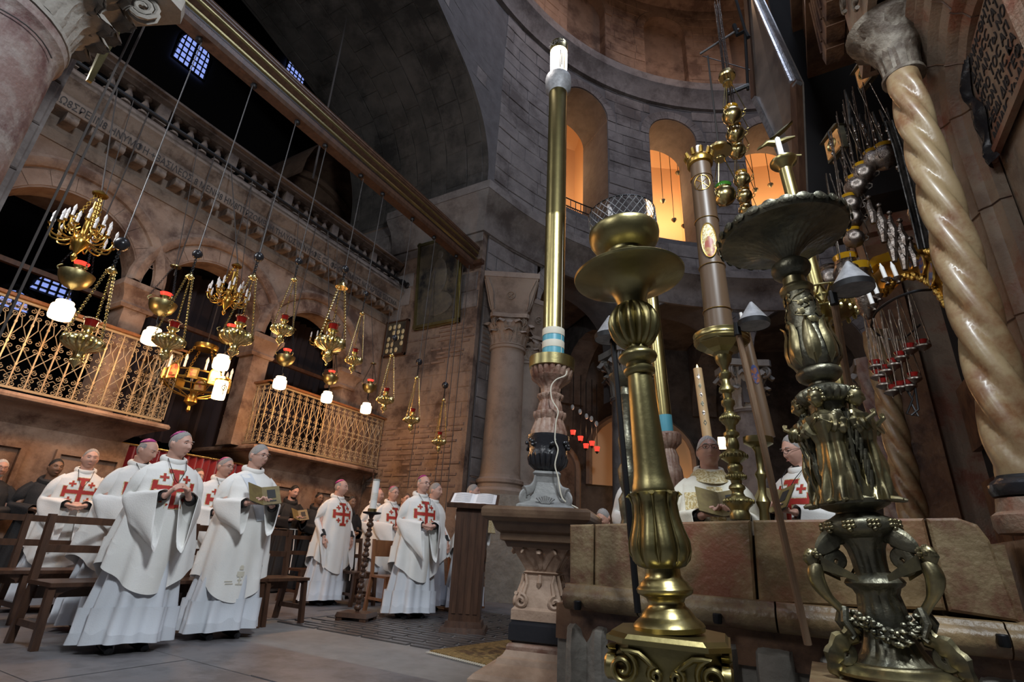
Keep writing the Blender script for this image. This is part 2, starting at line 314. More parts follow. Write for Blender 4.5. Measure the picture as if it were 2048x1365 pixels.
def ashlar(parent,mp,u0,u1,z0,z1,ch,bw,mt,ops=(),seed=1,limit=300,name='stone_block',margin=0.28,out=0.02,skip=None,g=0.006):
    rnd=random.Random(seed); L=[]; z=z0
    while z<z1-0.05:
        h=min(ch*rnd.uniform(.85,1.15),z1-z); u=u0-rnd.random()*bw*0.5
        while u<u1:
            w=bw*rnd.uniform(.65,1.35); a,b=max(u,u0),min(u+w,u1); u+=w
            if b-a<0.12: continue
            bad=False
            for uc,hw,zb,zs in ops:
                if z+h<=zb or z>zs+hw+margin: continue
                if z<zs: c=hw+.01
                else: c=math.sqrt(max(0,(hw+margin)**2-(z-zs)**2))
                if z+h>zs and z<zs: c=hw+margin
                if a<uc-c<b and uc+c>b: b=uc-c
                elif a<uc+c<b and uc-c<a: a=uc+c
                elif a<=uc-c and b>=uc+c: b=uc-c
                elif a>=uc-c and b<=uc+c: bad=True
            if b-a<.1: continue
            if skip and skip((a+b)/2,z+h/2): bad=True
            if not bad: L.append((a,b,z,z+h))
        z+=h
    rest=MB()
    for i,(a,b,c,d) in enumerate(L):
        m=block(mp,a,b,c,d,out*rnd.uniform(.5,1.4),g)
        if i<limit: m.build(name,mt,parent,False)
        else: rest.add(m.v,m.f)
    if len(L)>limit: tag(rest.build(name+'_field',mt,parent,False),kind='stuff')
def voussoirs(parent,mp,uc,zs,r,w,n,mt,a0=0,a1=PI,out=0.03,name='voussoir'):
    for i in range(n):
        t0=a0+(a1-a0)*i/n+0.004; t1=a0+(a1-a0)*(i+1)/n-0.004; vs=[]
        for o in (0.005,-out):
            for rr,t in ((r,t0),(r,(t0+t1)/2),(r,t1),(r+w,t1),(r+w,(t0+t1)/2),(r+w,t0)):
                vs.append(mp(uc+rr*math.cos(t),o,zs+rr*math.sin(t)))
        m=MB(); m.add(vs,[(6,7,8,9,10,11)]+[(k,(k+1)%6,6+(k+1)%6,6+k) for k in range(6)]); m.build(name,mt,parent,False)
def sweep(mb,path,prof,closed=False,cap=True):
    # path: xy(z) points, prof: (out,dz) with out to the right of travel; mitred
    n=len(path); P=[]
    for i in range(n):
        p=Vector(path[i][:2]); z=path[i][2] if len(path[i])>2 else 0
        a=Vector(path[i-1][:2]) if i>0 else None; b=Vector(path[i+1][:2]) if i<n-1 else None
        d1=(p-a).normalized() if a is not None else None; d2=(b-p).normalized() if b is not None else None
        if d1 is None: d1=d2
        if d2 is None: d2=d1
        n1=Vector((d1.y,-d1.x)); n2=Vector((d2.y,-d2.x)); m=(n1+n2); m.normalize(); k=1/max(0.3,m.dot(n1))
        P.append([(p.x+m.x*k*o,p.y+m.y*k*o,z+dz) for o,dz in prof])
    mb.grid(P,cap=cap,wv=cap)
# ================================================================ rotunda
CX,CY,RR=3.2,7.0,9.3
def cyl(phi,r,z): return Vector((CX+r*math.cos(phi),CY+r*math.sin(phi),z))
def mpc(R): return lambda u,o,z: cyl(R_(180)-u/RR, R+o, z)     # u in metres along the wall from phi=180
def u_of(deg): return R_(180-deg)*RR
# floor
fl=MB(); fl.add([(-19,-7,0),(11,-7,0),(11,25,0),(-19,25,0)],[(0,1,2,3)]); fl.add([(-19,-7,-.3),(11,-7,-.3),(11,25,-.3),(-19,25,-.3)],[(3,2,1,0)])
floor=struct('floor',fl,m_fljoint)
rnd=random.Random(5)
def on_strip(x,y): return -4.75<x<-2.3 and 4.35<y<6.85
y=-1.0; cnt=0
while y<14:
    h=rnd.uniform(.75,1.1); x=-9.0
    while x<-0.2:
        w=rnd.uniform(.9,1.7)
        if cnt<290 and not (x+w>-5.35 and x<-2.2 and y+h>4.5 and y<6.9):
            m=MB(); e=0.006; dz=rnd.uniform(0.003,0.009)
            m.hexa([(x+e,y+e,-.05),(x+w-e,y+e,-.05),(x+e,y+h-e,-.05),(x+w-e,y+h-e,-.05),(x+e,y+e,dz),(x+w-e,y+e,dz),(x+e,y+h-e,dz),(x+w-e,y+h-e,dz)])
            m.build('floor_slab',m_floor,floor,False); cnt+=1
        x+=w
    y+=h
# dark narrow paving strips laid across the floor in front of the lectern
stripme=MB().box((0,0,0),(0.58,0.075,0.05)).mesh('paving_strip',m_fldark,False)
k=0
for i in range(25):
    for j in range(6):
        yy=4.45+i*0.118; xx=-5.2+j*0.63+(0.3 if i%2 else 0)
        if xx>-2.1: continue
        inst('paving_strip',stripme,floor,T(xx+.1,yy,-0.013)); k+=1
# dome cap far above and dark outer shell
ce=MB(); P=[[cyl(2*PI*j/48,9.6*math.cos(i*PI/2/8),21.2+3.2*math.sin(i*PI/2/8)) for j in range(48)] for i in range(9)]; ce.grid(P,wv=True); struct('ceiling',ce,m_drum,True)
# mid wall with windows (mid level), phi 170 -> 60
PH=[148.4,128.2,108.0,87.8,67.6]
win_ops=[(u_of(p),0.84,10.08,14.15) for p in PH]
mid=MB(); arcade(mid,mpc(RR),u_of(170.6),u_of(55),8.9,15.7,win_ops,1.5,20)
wm=struct('wall_rotunda_gallery',mid,m_rotb)
ashlar(wm,mpc(RR),u_of(169.2),u_of(100),9.1,15.6,.42,.85,m_rot,win_ops,3,margin=.36)
for o in win_ops[:3]: voussoirs(wm,mpc(RR),o[0],o[3],.86,.3,13,m_rot)
# lower arcade wall
low_ops=[(u_of(p),1.46,0,6.5) for p in [149.0,128.2,107.4,86.6]]
lo=MB(); arcade(lo,mpc(RR),u_of(158.6),u_of(70),5.0,8.0,[(a,b,4.9,d) for a,b,c,d in low_ops],1.3,20)
lo.add([mpc(RR)(u_of(169.4),0,0),mpc(RR)(u_of(164),0,0),mpc(RR)(u_of(158.6),0,0),mpc(RR)(u_of(158.6),0,8),mpc(RR)(u_of(164),0,8),mpc(RR)(u_of(169.4),0,8)],[(0,1,4,5),(1,2,3,4)])
lo.add([mpc(RR)(u_of(158.6),0,0),mpc(RR)(u_of(158.6),1.3,0),mpc(RR)(u_of(158.6),1.3,8),mpc(RR)(u_of(158.6),0,8)],[(0,1,2,3)])
wl=struct('wall_rotunda_arcade',lo,m_rotb)
ashlar(wl,mpc(RR),u_of(169.2),u_of(98),6.55,7.9,.40,.8,m_rot,low_ops,4,margin=.42)
ashlar(wl,mpc(RR),u_of(169.2),u_of(159),.2,6.5,.42,.7,m_rot,(),14)
for o in low_ops[:3]: voussoirs(wl,mpc(RR),o[0],o[3],1.48,.38,15,m_rot)
# mid cornice around the corner of the pier
def ringpath(a0,a1,R,n=40): return [cyl(R_(a0+(a1-a0)*i/n),R,0)[:2] for i in range(n+1)]
cp=[(-8.75,8.53),(-5.97,8.53)]+ringpath(169.3,60,RR,44)[1:]
cprof=[(-.02,7.82),(.06,7.82),(.10,7.95),(.13,8.15),(.24,8.42),(.40,8.58),(.44,8.66),(.46,8.66),(.46,8.88),(-.02,9.02)]
mc=MB(); sweep(mc,cp,cprof); struct('trim_1',mc,m_rot,True)
# upper cornice ring
uc_=MB(); sweep(uc_,[p for p in ringpath(235,60,RR,60)],[(-.02,15.5),(.12,15.55),(.15,15.7),(.33,16.02),(.42,16.12),(.45,16.4),(-.02,16.6)]); t2=struct('trim_2',uc_,m_rot,True)
ur=MB(); sweep(ur,[p for p in ringpath(235,60,RR-.02,60)],[(-.02,20.7),(.3,20.85),(.34,21.05),(-.02,21.25)]); struct('trim_3',ur,m_drum,True)
# drum with blind niches
ni=[(u_of(168.6),.82,16.7,19.25)]+[(u_of(p),.82,16.7,19.25) for p in PH]+[(u_of(188.8),.82,16.7,19.25)]
dr=MB(); arcade(dr,mpc(RR),u_of(235),u_of(55),16.4,21.0,ni,0.35,16)
for uc,hw,zb,zs in ni:
    n=12; pts=[mpc(RR)(uc-hw,.34,zb)]+[mpc(RR)(uc-hw*math.cos(PI*i/n),.34,zs+hw*math.sin(PI*i/n)) for i in range(n+1)]+[mpc(RR)(uc+hw,.34,zb)]
    dr.add(pts,[tuple(range(len(pts)))])
wd=struct('wall_drum',dr,m_drum)
ashlar(wd,mpc(RR),u_of(178),u_of(104),16.65,20.6,.4,.8,m_drum,ni,9,margin=.30)
for o in ni[:4]: voussoirs(wd,mpc(RR),o[0],o[3],.84,.28,11,m_drum)
# wall above the great arch (phi 170..235) and the arch itself
AP=[(8.55,8.9),(8.53,9.6),(8.43,10.25),(8.2,10.9),(7.9,11.4),(7.45,11.9),(7.0,12.2),(6.5,12.45),(5.95,12.62),(5.2,12.82),(4.4,13.05),(3.4,13.25),(2.2,13.35),(0.8,13.2),(-.6,12.6),(-1.8,11.4),(-2.4,9.8),(-2.5,8.9)]
sp=[(p.x,p.y) for p in spline([(a,b,0) for a,b in AP],4)]
wa=MB(); P=[]
for y_,z_ in sp:
    dx=math.sqrt(max(0,RR*RR-(y_-CY)**2)); X=CX-dx
    P.append([(X,y_,z_+(15.7-z_)*k/4) for k in range(5)])
wa.grid(P)
wq=struct('wall_great_arch',wa,m_rotb)
def mp_a(u,o,z):
    dx=math.sqrt(max(0,RR*RR-(u-CY)**2)); return Vector((CX-dx-o,u,z))
def archz(y):
    for (a,b),(c,d) in zip(sp,sp[1:]):
        if (a-y)*(c-y)<=0 and abs(a-c)>1e-6: return b+(d-b)*(y-a)/(c-a)
    return 8.9
def sk(u,z): return min(archz(u-.4),archz(u),archz(u+.4))+.0>z-.25 or max(archz(min(8.5,u+.42)),archz(u-.42),archz(u))>z-.24
ashlar(wq,lambda u,o,z: Vector((mp_a(u,0,z).x-o,u,z)),3.0,8.5,9.2,15.5,.42,.8,m_rot,(),21,skip=sk,out=-.02)
so=MB(); P=[]
for y_,z_ in sp:
    X0=CX-math.sqrt(max(0,RR*RR-(y_-CY)**2)); P.append([(X0+(-10.7-X0)*k/8,y_,z_) for k in range(9)])
so.grid(P)
# pier flank down to the end wall line
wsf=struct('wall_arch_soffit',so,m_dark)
idx=0; Ls=[0]
for (a,b),(c,d) in zip(sp,sp[1:]): Ls.append(Ls[-1]+math.hypot(c-a,d-b))
def on_arch(u,o,z):      # u along the profile, z along -X
    for i in range(len(Ls)-1):
        if Ls[i]<=u<=Ls[i+1] or i==len(Ls)-2:
            t=(u-Ls[i])/max(1e-6,Ls[i+1]-Ls[i]); a,b=sp[i]; c,d=sp[i+1]
            tx,tz=(c-a),(d-b); l=math.hypot(tx,tz) or 1
            return Vector((-6.12-z,a+(c-a)*t+o*(-tz/l)*-1,b+(d-b)*t+o*(tx/l)*-1))
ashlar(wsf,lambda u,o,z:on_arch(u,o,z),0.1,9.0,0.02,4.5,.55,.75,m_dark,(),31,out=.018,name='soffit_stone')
# ================================================================ end wall (faces the camera, y=8.55)
ew=MB(); ew.add([(-11.5,8.55,0),(-5.95,8.55,0),(-5.95,8.55,9.0),(-11.5,8.55,9.0)],[(0,1,2,3)]); ew.add([(-5.95,8.55,0),(-5.97,8.75,0),(-5.97,8.75,9.0),(-5.95,8.55,9.0)],[(0,1,2,3)])
we=struct('wall_end',ew,m_plast)
mpe=lambda u,o,z: Vector((u,8.55+o,z))
ashlar(we,mpe,-10.6,-5.97,5.85,8.85,.45,.8,m_rot,(),41,out=.022,skip=lambda u,z:(-8.2<u<-6.4 and z<7.6) )
ashlar(we,mpe,-9.4,-5.97,3.35,4.55,.38,.7,m_plast,(),43,out=.012,name='plastered_stone')
rnd=random.Random(8)
for row in range(12):
    z=1.95+row*0.112
    u=-8.5+rnd.random()*.2
    while u<-6.0:
        w=rnd.uniform(.2,.42)
        if rnd.random()<.88 and u+w<-5.96: block(mpe,u,u+w,z,z+.062,rnd.uniform(.012,.028),.004,.006).build('brick',m_brick,we,False)
        u+=w+.03
for row in range(9):
    z=4.62+row*0.105; u=-8.4 if row%3==0 else -6.95
    while u<-6.0:
        w=rnd.uniform(.22,.4)
        if rnd.random()<.85 and u+w<-5.96: block(mpe,u,u+w,z,z+.06,rnd.uniform(.012,.026),.004,.006).build('brick',m_brick,we,False)
        u+=w+.03
# bricks on the rotunda flank beside the corner
for row in range(9):
    for zz in (1.95,4.62):
        z=zz+row*.11; block(mpc(RR),u_of(169.0),u_of(166.9),z,z+.062,.02,.004,.006).build('brick',m_brick,we,False)
# ================================================================ gallery (left)
GX=-8.6
mpg=lambda u,o,z: Vector((GX-o,u,z))
AR=[(-2.05,.92,2.3,4.33),(.1,.92,2.3,4.33),(2.25,.92,2.3,4.33),(4.42,.93,2.3,4.33),(6.6,.92,2.3,4.33)]
g=MB(); arcade(g,mpg,-5.0,8.54,2.3,6.2,AR,.42,18)
g.add([(GX,-5,6.2),(GX,8.54,6.2),(GX-3,8.54,6.2),(GX-3,-5,6.2)],[(0,1,2,3)])
wg=struct('wall_left',g,m_gal)
for uc,hw,zb,zs in AR[2:]:
    voussoirs(wg,mpg,uc,zs+.02,hw+.01,.22,11,m_gal,out=.012)
    # raised archivolt moulding
    m=MB(); P=[]
    for i in range(25):
        t=PI*i/24; P.append([mpg(uc+(hw+r)*math.cos(t),-o,zs+.04+(hw+r)*math.sin(t)) for r,o in ((.24,0),(.25,.05),(.30,.09),(.36,.10),(.38,.06),(.42,.05),(.44,0))])
    m.grid(P); m.build('archivolt',m_gal,wg)
# pier capitals and shafts
for yc in (-.97,1.175,3.33,5.51,7.62):
    m=MB()
    for z,w,d in ((4.0,.44,.06),(4.05,.50,.10),(4.16,.54,.13),(4.22,.62,.18),(4.33,.66,.2)): pass
    pr=[(.0,3.93),(.03,3.93),(.05,3.98),(.03,4.02),(.05,4.12),(.11,4.22),(.13,4.24),(.13,4.33),(0,4.34)]
    sweep(m,[(GX-.42,yc-.19),(GX,yc-.19),(GX,yc+.19),(GX-.42,yc+.19)],[(o,z) for o,z in pr]); 
    m.build('pier_capital',m_gal,wg)
# dark tie beam and rods inside the arches
# lower wall, panels and balcony corbel moulding
BAL=[(-4.0,4.02,'left'),(5.57,8.52,'right')]
panels=MB()
for y0,y1,_ in BAL:
    m=MB(); xw=GX+.05
    m.add([(xw,y0+.2,0),(xw,y1-.2 if y1<8 else y1,0),(xw,y1-.2 if y1<8 else y1,2.0),(xw,y0+.2,2.0)],[(0,1,2,3)])
    ys=(y0+.2 if y0>0 else None, y1-.2 if y1<8 else None)
    for yy in ys:
        if yy is not None: m.add([(xw,yy,0),(xw-1.4,yy,0),(xw-1.4,yy,2.0),(xw,yy,2.0)],[(0,1,2,3)])
    lw=struct('wall_panelling',m,m_gal)
    # raised frames: each panel has four rails standing proud
    a=y0+.35 if y0>0 else y0+.2; k=0
    while a<y1-.4:
        b=min(a+.95,y1-.3)
        f=MB(); z0_,z1_=.35,1.72
        f.hexa([(xw,a,z0_),(xw+.03,a,z0_),(xw,b,z0_),(xw+.03,b,z0_),(xw,a,z1_),(xw+.03,a,z1_),(xw,b,z1_),(xw+.03,b,z1_)])
        fr=MB(); t=.055
        for (ya,yb,za,zb) in ((a-t,b+t,z1_,z1_+t),(a-t,b+t,z0_-t,z0_),(a-t,a,z0_,z1_),(b,b+t,z0_,z1_)): fr.box((xw+.02,(ya+yb)/2,(za+zb)/2),(.08,yb-ya,zb-za))
        MB().box((xw+.004,(a+b)/2,(z0_+z1_)/2),(.02,b-a-.01,z1_-z0_-.01)).build('stone_panel',m_gal,lw,False)
        fr.build('panel_frame',m_gal,lw,False); a=b+.42; k+=1
    bp=[(0,1.93),(.02,1.93),(.03,1.97),(.02,1.99),(.04,2.02),(.12,2.10),(.28,2.19),(.30,2.2),(.31,2.22),(.38,2.225),(.415,2.25),(.42,2.28),(.40,2.315),(.34,2.325),(0,2.33)]
    cm=MB(); x0=GX+.02
    path=[(x0-1.4,y0+.34),(x0,y0+.34)] if y0>0 else [(x0,y0)]
    path+=[(x0,y1-.34),(x0-1.4,y1-.34)] if y1<8 else [(x0,y1)]
    sweep(cm,path,bp); cm.build('corbel_moulding',m_gal,lw)
# cornice with modillions, inscription frieze, ledge, balustrade
co_=MB(); sweep(co_,[(GX,-5),(GX,8.53)],[(0,5.82),(.03,5.82),(.05,5.90),(.05,5.98),(.02,6.0),(.02,6.06),(.02,6.2),(.30,6.2),(.31,6.215),(.31,6.40),(.29,6.41),(.29,6.43),(.35,6.50),(.38,6.58),(.42,6.62),(.42,6.66),(.40,6.68),(.30,6.86),(.10,6.98),(0,7.0)])
cw=struct('trim_4',co_,m_gald,True)
mod=MB(); mod.box((.15,0,6.13),(.26,.15,.13)); mod.lathe([(0,-.075),(.05,-.075),(.05,.075),(0,.075)],12,T(.25,0,6.105,rx=PI/2)); 
mmod=mod.mesh('modillion',m_gald)
i=0; y=-1.0
while y<8.5: inst('modillion',mmod,cw,T(GX,y,0)); y+=.3
# Greek inscription letters incised on the frieze band
ins='\u0399\u03a9\u0223\u03a3\u03a1\u0395\u0399\u0399\u039d\u0223 \u0397\u039d\u03a5\u039c\u03a6\u0397\u00b7\u271c\u0392\u0391\u03a3\u0399\u039b\u0395\u03a9\u03a3 \u0223 \u039c\u0395\u039d\u0397\u0223 \u0397\u039c\u0223\u03a0\u03a4\u03a1ZO\u039c\u0395\u039dH T\u0397\u039bY\u03a9\u03a3\u00b7\u0399\u039d\u00b7\u039dYM\u03a6\u0399\u0395 C\u03a3  \u03a6\u03a1\u0399\u039f\u0397K\u03a5\u039c\u039d\u03a4\u03a3 \u039d\u039f\u03a5\u0391\u03a1\u03a4\u03a9\u0395 \u03a3\u039f\u0399\u03a3\u0399\u039c\u0391'
ins=ins.replace('\u0223','8').replace('\u271c','+')
tm=text_mesh('inscription_letters',ins,.24,.004,m_letter,Matrix.Identity(4),cw)
xs=[v.co.x for v in tm.data.vertices]; wtx=max(xs)-min(xs)
s_=(8.42-1.45)/wtx
# text runs along +Y on a plane facing +X
tm.matrix_local=Matrix.Translation((GX+.312,1.45,6.235))@Matrix(((0,0,1,0),(s_,0,0,0),(0,.72,0,0),(0,0,0,1)))
# balustrade
bal=thing('balustrade','stone balustrade of small turned balusters above the inscription cornice','balustrade',(GX+.12,0,6.98))
bmb=MB(); sweep(bmb,[(-.02,-3),(-.02,8.5-.0)],[(-.12,.32),(.10,.32),(.12,.36),(.16,.39),(.17,.43),(.21,.46),(.21,.50),(-.14,.54)]); bmb.build('top_rail',m_gald,bal)
pe=MB().box((0,0,.165),(.17,.17,.33)).mesh('post',m_gald,False)
bl=MB().lathe([(0,0),(.07,0),(.07,.03),(.035,.05),(.03,.08),(.062,.14),(.055,.18),(.03,.24),(.035,.27),(.065,.29),(.07,.33),(0,.33)],10).mesh('baluster',m_gald)
y=-1.0;i=0
while y<8.45:
    inst('post' if i%5==0 else 'baluster',pe if i%5==0 else bl,bal,T(0,y,0)); y+=.245; i+=1
# long dark iron pipe carried in front of the cornice
pp=thing('iron_pipe','long black iron pipe running along the gallery cornice to the end wall','pipe',(-8.12,0,6.83))
MB().tube([(0,-3,0),(0,3,.01),(0,6,-.01),(0,8.35,0)],.035,10).build('pipe_tube',m_iron,pp)
MB().lathe([(0,0),(.06,0),(.075,.03),(.075,.10),(.05,.12),(.05,.2),(.08,.22),(.08,.25),(0,.25)],12,T(0,8.29,0,rx=-PI/2)).build('pipe_flange',m_iron,pp)
# dark space behind the gallery
bk=MB(); bk.add([(-17.2,-6,0),(-17.2,26,0),(-17.2,26,22),(-17.2,-6,22)],[(0,1,2,3)]); 
bk.add([(-17.2,-6,22),(-17.2,26,22),(9,26,22.5),(9,-6,22.5)],[(0,1,2,3)]); bk.add([(-17.2,14,0),(-10.7,14,0),(-10.7,14,22),(-17.2,14,22)],[(0,1,2,3)]); bk.add([(-17.2,-6.5,0),(9,-6.5,0),(9,-6.5,22),(-17.2,-6.5,22)],[(0,1,2,3)])
bk.add([(10.5,-6.5,0),(10.5,26,0),(10.5,26,22),(10.5,-6.5,22)],[(0,1,2,3)])
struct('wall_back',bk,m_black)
# brown vaulted bay glimpsed beyond the gallery
vb=MB(); P=[]
for i in range(17):
    t=PI*i/16; P.append([(-11.2-k*.7,9.6+2.6*math.cos(t),10.3+2.6*math.sin(t)) for k in range(5)])
vb.grid(P); vb.add([(-14.0,12.2,6.5)]+[(-14.0,9.6+2.6*math.cos(PI*i/16),10.3+2.6*math.sin(PI*i/16)) for i in range(17)]+[(-14.0,7.0,6.5)],[tuple(range(19))])
wv=struct('wall_vault',vb,m_drum,True)
vr=MB(); vr.tube([(-13.9,9.6+2.5*math.cos(PI*i/16),10.2+2.5*math.sin(PI*i/16)) for i in range(17)],.14,6); vr.build('rib',m_drum,wv)
# windows: lattice of black bars over the evening sky
def window(nm,c,w,h,nx,ny,arch=True):
    n=14; pts=[(c.x,c.y-w/2,c.z-h/2),(c.x,c.y+w/2,c.z-h/2)]
    if arch: pts+=[(c.x,c.y+w/2*math.cos(PI*i/n),c.z+h/2-w/2+w/2*math.sin(PI*i/n)) for i in range(n+1)]
    else: pts+=[(c.x,c.y+w/2,c.z+h/2),(c.x,c.y-w/2,c.z+h/2)]
    m=MB(); k=len(pts); m.add(pts+[(p[0]-.03,p[1],p[2]) for p in pts],[tuple(range(k)),tuple(range(2*k-1,k-1,-1))]); o=struct(nm,m,m_sky)
    f=MB(); top=[Vector(p)+Vector((.04,0,0)) for p in pts]; f.tube(top,.07,4,closed=True); f.build('window_frame',m_iron,o,False)
    for i in range(1,nx):
        yy=c.y-w/2+w*i/nx; q=abs(yy-c.y); zt=c.z+h/2-w/2+math.sqrt(max(0,w*w/4-q*q)) if arch else c.z+h/2
        MB().box((c.x+.05,yy,(c.z-h/2+zt)/2),(.04,.035 if i*2!=nx else .07,zt-c.z+h/2)).build('glazing_bar',m_iron,o,False)
    for j in range(1,ny):
        zz=c.z-h/2+h*j/ny; d=zz-(c.z+h/2-w/2); hw=math.sqrt(max(0.01,w*w/4-d*d)) if (arch and d>0) else w/2
        MB().box((c.x+.05,c.y,zz),(.04,hw*2,.035)).build('glazing_bar',m_iron,o,False)
window('window_1',onx(387,108,-17.1),1.12,1.5,6,6)
window('window_2',onx(590,150,-17.1),.95,1.5,5,6)
window('window_3',onx(108,572,-13.2),.75,.55,5,4)
window('window_4',onx(28,600,-13.2),.55,.5,4,4)
# ================================================================ rotunda inner gallery and ambulatory (lit warm)
ig=MB(); P=[[cyl(R_(172-(172-60)*i/40),12.8,z) for z in (8.4,16.5)] for i in range(41)]; ig.grid(P)
P=[[cyl(R_(172-(172-60)*i/40),r,10.0) for r in (RR+1.3,12.8)] for i in range(41)]; ig.grid(P)
P=[[cyl(R_(172-(172-60)*i/40),9.5+3.3*k/6,16.0+1.0*math.sin(PI*k/6)) for k in range(7)] for i in range(41)]; ig.grid(P)
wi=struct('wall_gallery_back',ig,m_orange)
for ph in (158,138,118,98):
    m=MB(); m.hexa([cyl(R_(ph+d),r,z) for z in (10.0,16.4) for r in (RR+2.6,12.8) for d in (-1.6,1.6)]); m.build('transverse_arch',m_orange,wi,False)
    m=MB(); P=[]
    for k in range(9):
        t=PI*k/8; r=11.1+1.7*math.cos(t); z=14.0+1.9*math.sin(t)
        P.append([cyl(R_(ph+1.6),r,z),cyl(R_(ph-1.6),r,z),cyl(R_(ph-1.6),r,16.6),cyl(R_(ph+1.6),r,16.6)])
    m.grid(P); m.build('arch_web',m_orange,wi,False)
for ph,e in ((155,60),(146,55),(128,120),(122,90),(108,120),(100,80)): point('gallery_lamp_light',cyl(R_(ph),11.5,13.2),e*1.15,(1,.60,.30),.6)
# ambulatory behind the lower arcade
am=MB(); P=[[cyl(R_(172-(172-60)*i/40),13.6,z) for z in (0,8.2)] for i in range(41)]; am.grid(P)
P=[[cyl(R_(172-(172-60)*i/40),r,8.15) for r in (RR+1.2,13.6)] for i in range(41)]; am.grid(P)
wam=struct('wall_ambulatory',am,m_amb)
# ================================================================ columns of the rotunda
def capital(parent,mt,r0,r1,h,n=8,leaf=.35):
    # bell with two rows of curling leaves, volutes and abacus; local z from 0
    b=MB(); b.lathe([(r0,0),(r0*1.08,.01),(r0*1.08,.05*h),(r0,.06*h),(r0*1.0,.45*h),(r0*1.12,.7*h),(r1*.82,.88*h),(0,.88*h)],28); b.build('bell',mt,parent)
    def leafmesh(w,hh,out,ra,rb):
        m=MB(); P=[]
        for i in range(15):
            t=i/14; z=hh*(math.sin(t*PI*.62)/math.sin(PI*.62)) if t<1 else hh*.97
            z=hh*min(1,t*1.15) if t<.85 else hh*(1-.9*(t-.85))
            rad=ra+(rb-ra)*t+out*max(0,t-.45)**1.6*3
            ww=w*(.6+.75*t-.85*t**3)*(1+.16*math.sin(i*2.9))
            P.append([(rad-.012*w*k*k*2.2+.035*w*math.cos(k*3.14)*min(1,t*3),ww*k/4,z-.02*hh*abs(k)*t) for k in (-4,-3,-2,-1,0,1,2,3,4)])
        m.grid(P); m.grid([[(p[0]-.02,p[1],p[2]) for p in r] for r in P]); return m
    l1=leafmesh(r0*.42,h*.42,h*.15,r0*1.03,r0*1.12).mesh('acanthus_leaf',mt); l2=leafmesh(r0*.42,h*.70,h*.18,r0*1.03,r0*1.22).mesh('acanthus_leaf',mt)
    for i in range(n):
        inst('acanthus_leaf',l1,parent,T(0,0,h*.05,rz=2*PI*i/n)); inst('acanthus_leaf',l2,parent,T(0,0,h*.08,rz=2*PI*(i+.5)/n))
    v=MB()
    for i in range(4):
        a=PI/4+PI/2*i; M=T(0,0,0,rz=a)
        for s in (-1,1):
            sp_=spiral((0,0),h*.13,h*.02,PI/2,PI/2-2.2*2*PI,22)
            v.tube([(r1*.98+p[0],s*.03+0,h*.76+p[1]) for p in sp_],h*.022,5,M)
        v.tube([(r0*1.05,0,h*.5),(r0*1.25,0,h*.72),(r1*.95,0,h*.86)],h*.03,6,M)
    v.build('volute',mt,parent)
    ab=MB(); q=[]
    for i in range(4):
        a=PI/4+PI/2*i; q+= [(r1*1.30*math.cos(a-.07),r1*1.30*math.sin(a-.07)),(r1*1.30*math.cos(a+.07),r1*1.30*math.sin(a+.07)),(r1*.90*math.cos(a+PI/4),r1*.90*math.sin(a+PI/4))]
    ab.prism(q,.13*h,T(0,0,.94*h)); ab.build('abacus',mt,parent,False)
def column(loc,z0,zc,zt,r,label,rz=0,imp=0,pedestal=0,group='columns of the rotunda',mt=None,r1=None):
    mt=mt or m_col; t=thing('column',label,'column',loc,rz,group)
    s=MB(); s.lathe([(0,z0+.35),(r*1.04,z0+.35),(r*1.0,z0+.8),(r*.93,zc-.08),(r*1.02,zc-.06),(r*1.02,zc),(0,zc)],32); s.build('shaft',mt,t)
    b=MB(); b.lathe([(0,z0),(r*1.35,z0),(r*1.38,z0+.08),(r*1.3,z0+.13),(r*1.15,z0+.15),(r*1.12,z0+.21),(r*1.22,z0+.24),(r*1.22,z0+.30),(r*1.08,z0+.34),(r*1.05,z0+.40),(0,z0+.40)],32); b.build('base',mt,t)
    if z0>.3: MB().box((0,0,z0/2),(r*2.9,r*2.9,z0)).build('pedestal',m_rough,t,False)
    e=bpy.data.objects.new('capital',None); C.objects.link(e); e.parent=t; e.location=(0,0,zc)
    capital(e,m_cap if mt is not m_col else m_col,r*.96,r1 or r*1.3,zt-zc)
    if imp:
        w0=(r1 or r*1.3)*1.75; w1=w0*1.55
        m=MB(); m.hexa([(-w0/2,-w0/2,zt),(w0/2,-w0/2,zt),(-w0/2,w0/2,zt),(w0/2,w0/2,zt),(-w1/2,-w1/2,zt+imp*.86),(w1/2,-w1/2,zt+imp*.86),(-w1/2,w1/2,zt+imp*.86),(w1/2,w1/2,zt+imp*.86)])
        m.box((0,0,zt+imp*.93),(w1+.04,w1+.04,imp*.14)); io=m.build('impost_block',m_col,t,False)
        for a in range(4):
            q=MB(); sl=math.atan2((w1-w0)/2,imp*.86); M=T(0,0,zt+imp*.43,rz=a*PI/2)@T(0,-(w0+w1)/4-.012,0,rx=PI/2+sl)
            q.torus((0,0,0),.085,.012,14,5,M); 
            for k in range(4): q.tube([(0,0,0),(.07*math.cos(k*PI/2+.7),.07*math.sin(k*PI/2+.7),0)],.012,4,M)
            q.build('rosette',m_col,io)
            q=MB(); 
            for s in (-1,1): q.tube(spline([(s*(w0/2-.02),-imp*.36,0),(s*(w0/2+.01),-imp*.15,.01),(s*(w0/2+.02),.05*imp,0),(s*(w1/2-.06),imp*.4,0)],4),.018,5,M)
            q.build('leaf_band',m_col,io)
    return t
p=cyl(R_(165.6),RR-.30,0); column((p.x,p.y,0),1.85,5.0,5.72,.40,'thick engaged limestone column with carved impost block beside the end wall corner',R_(165.6)+PI/4,imp=.92,r1=.44)
p=cyl(R_(160.0),RR-.02,0); column((p.x,p.y,0),1.85,4.95,5.6,.34,'second engaged limestone column with medallion impost, just right of the thickest one',R_(150),imp=.85,r1=.38)
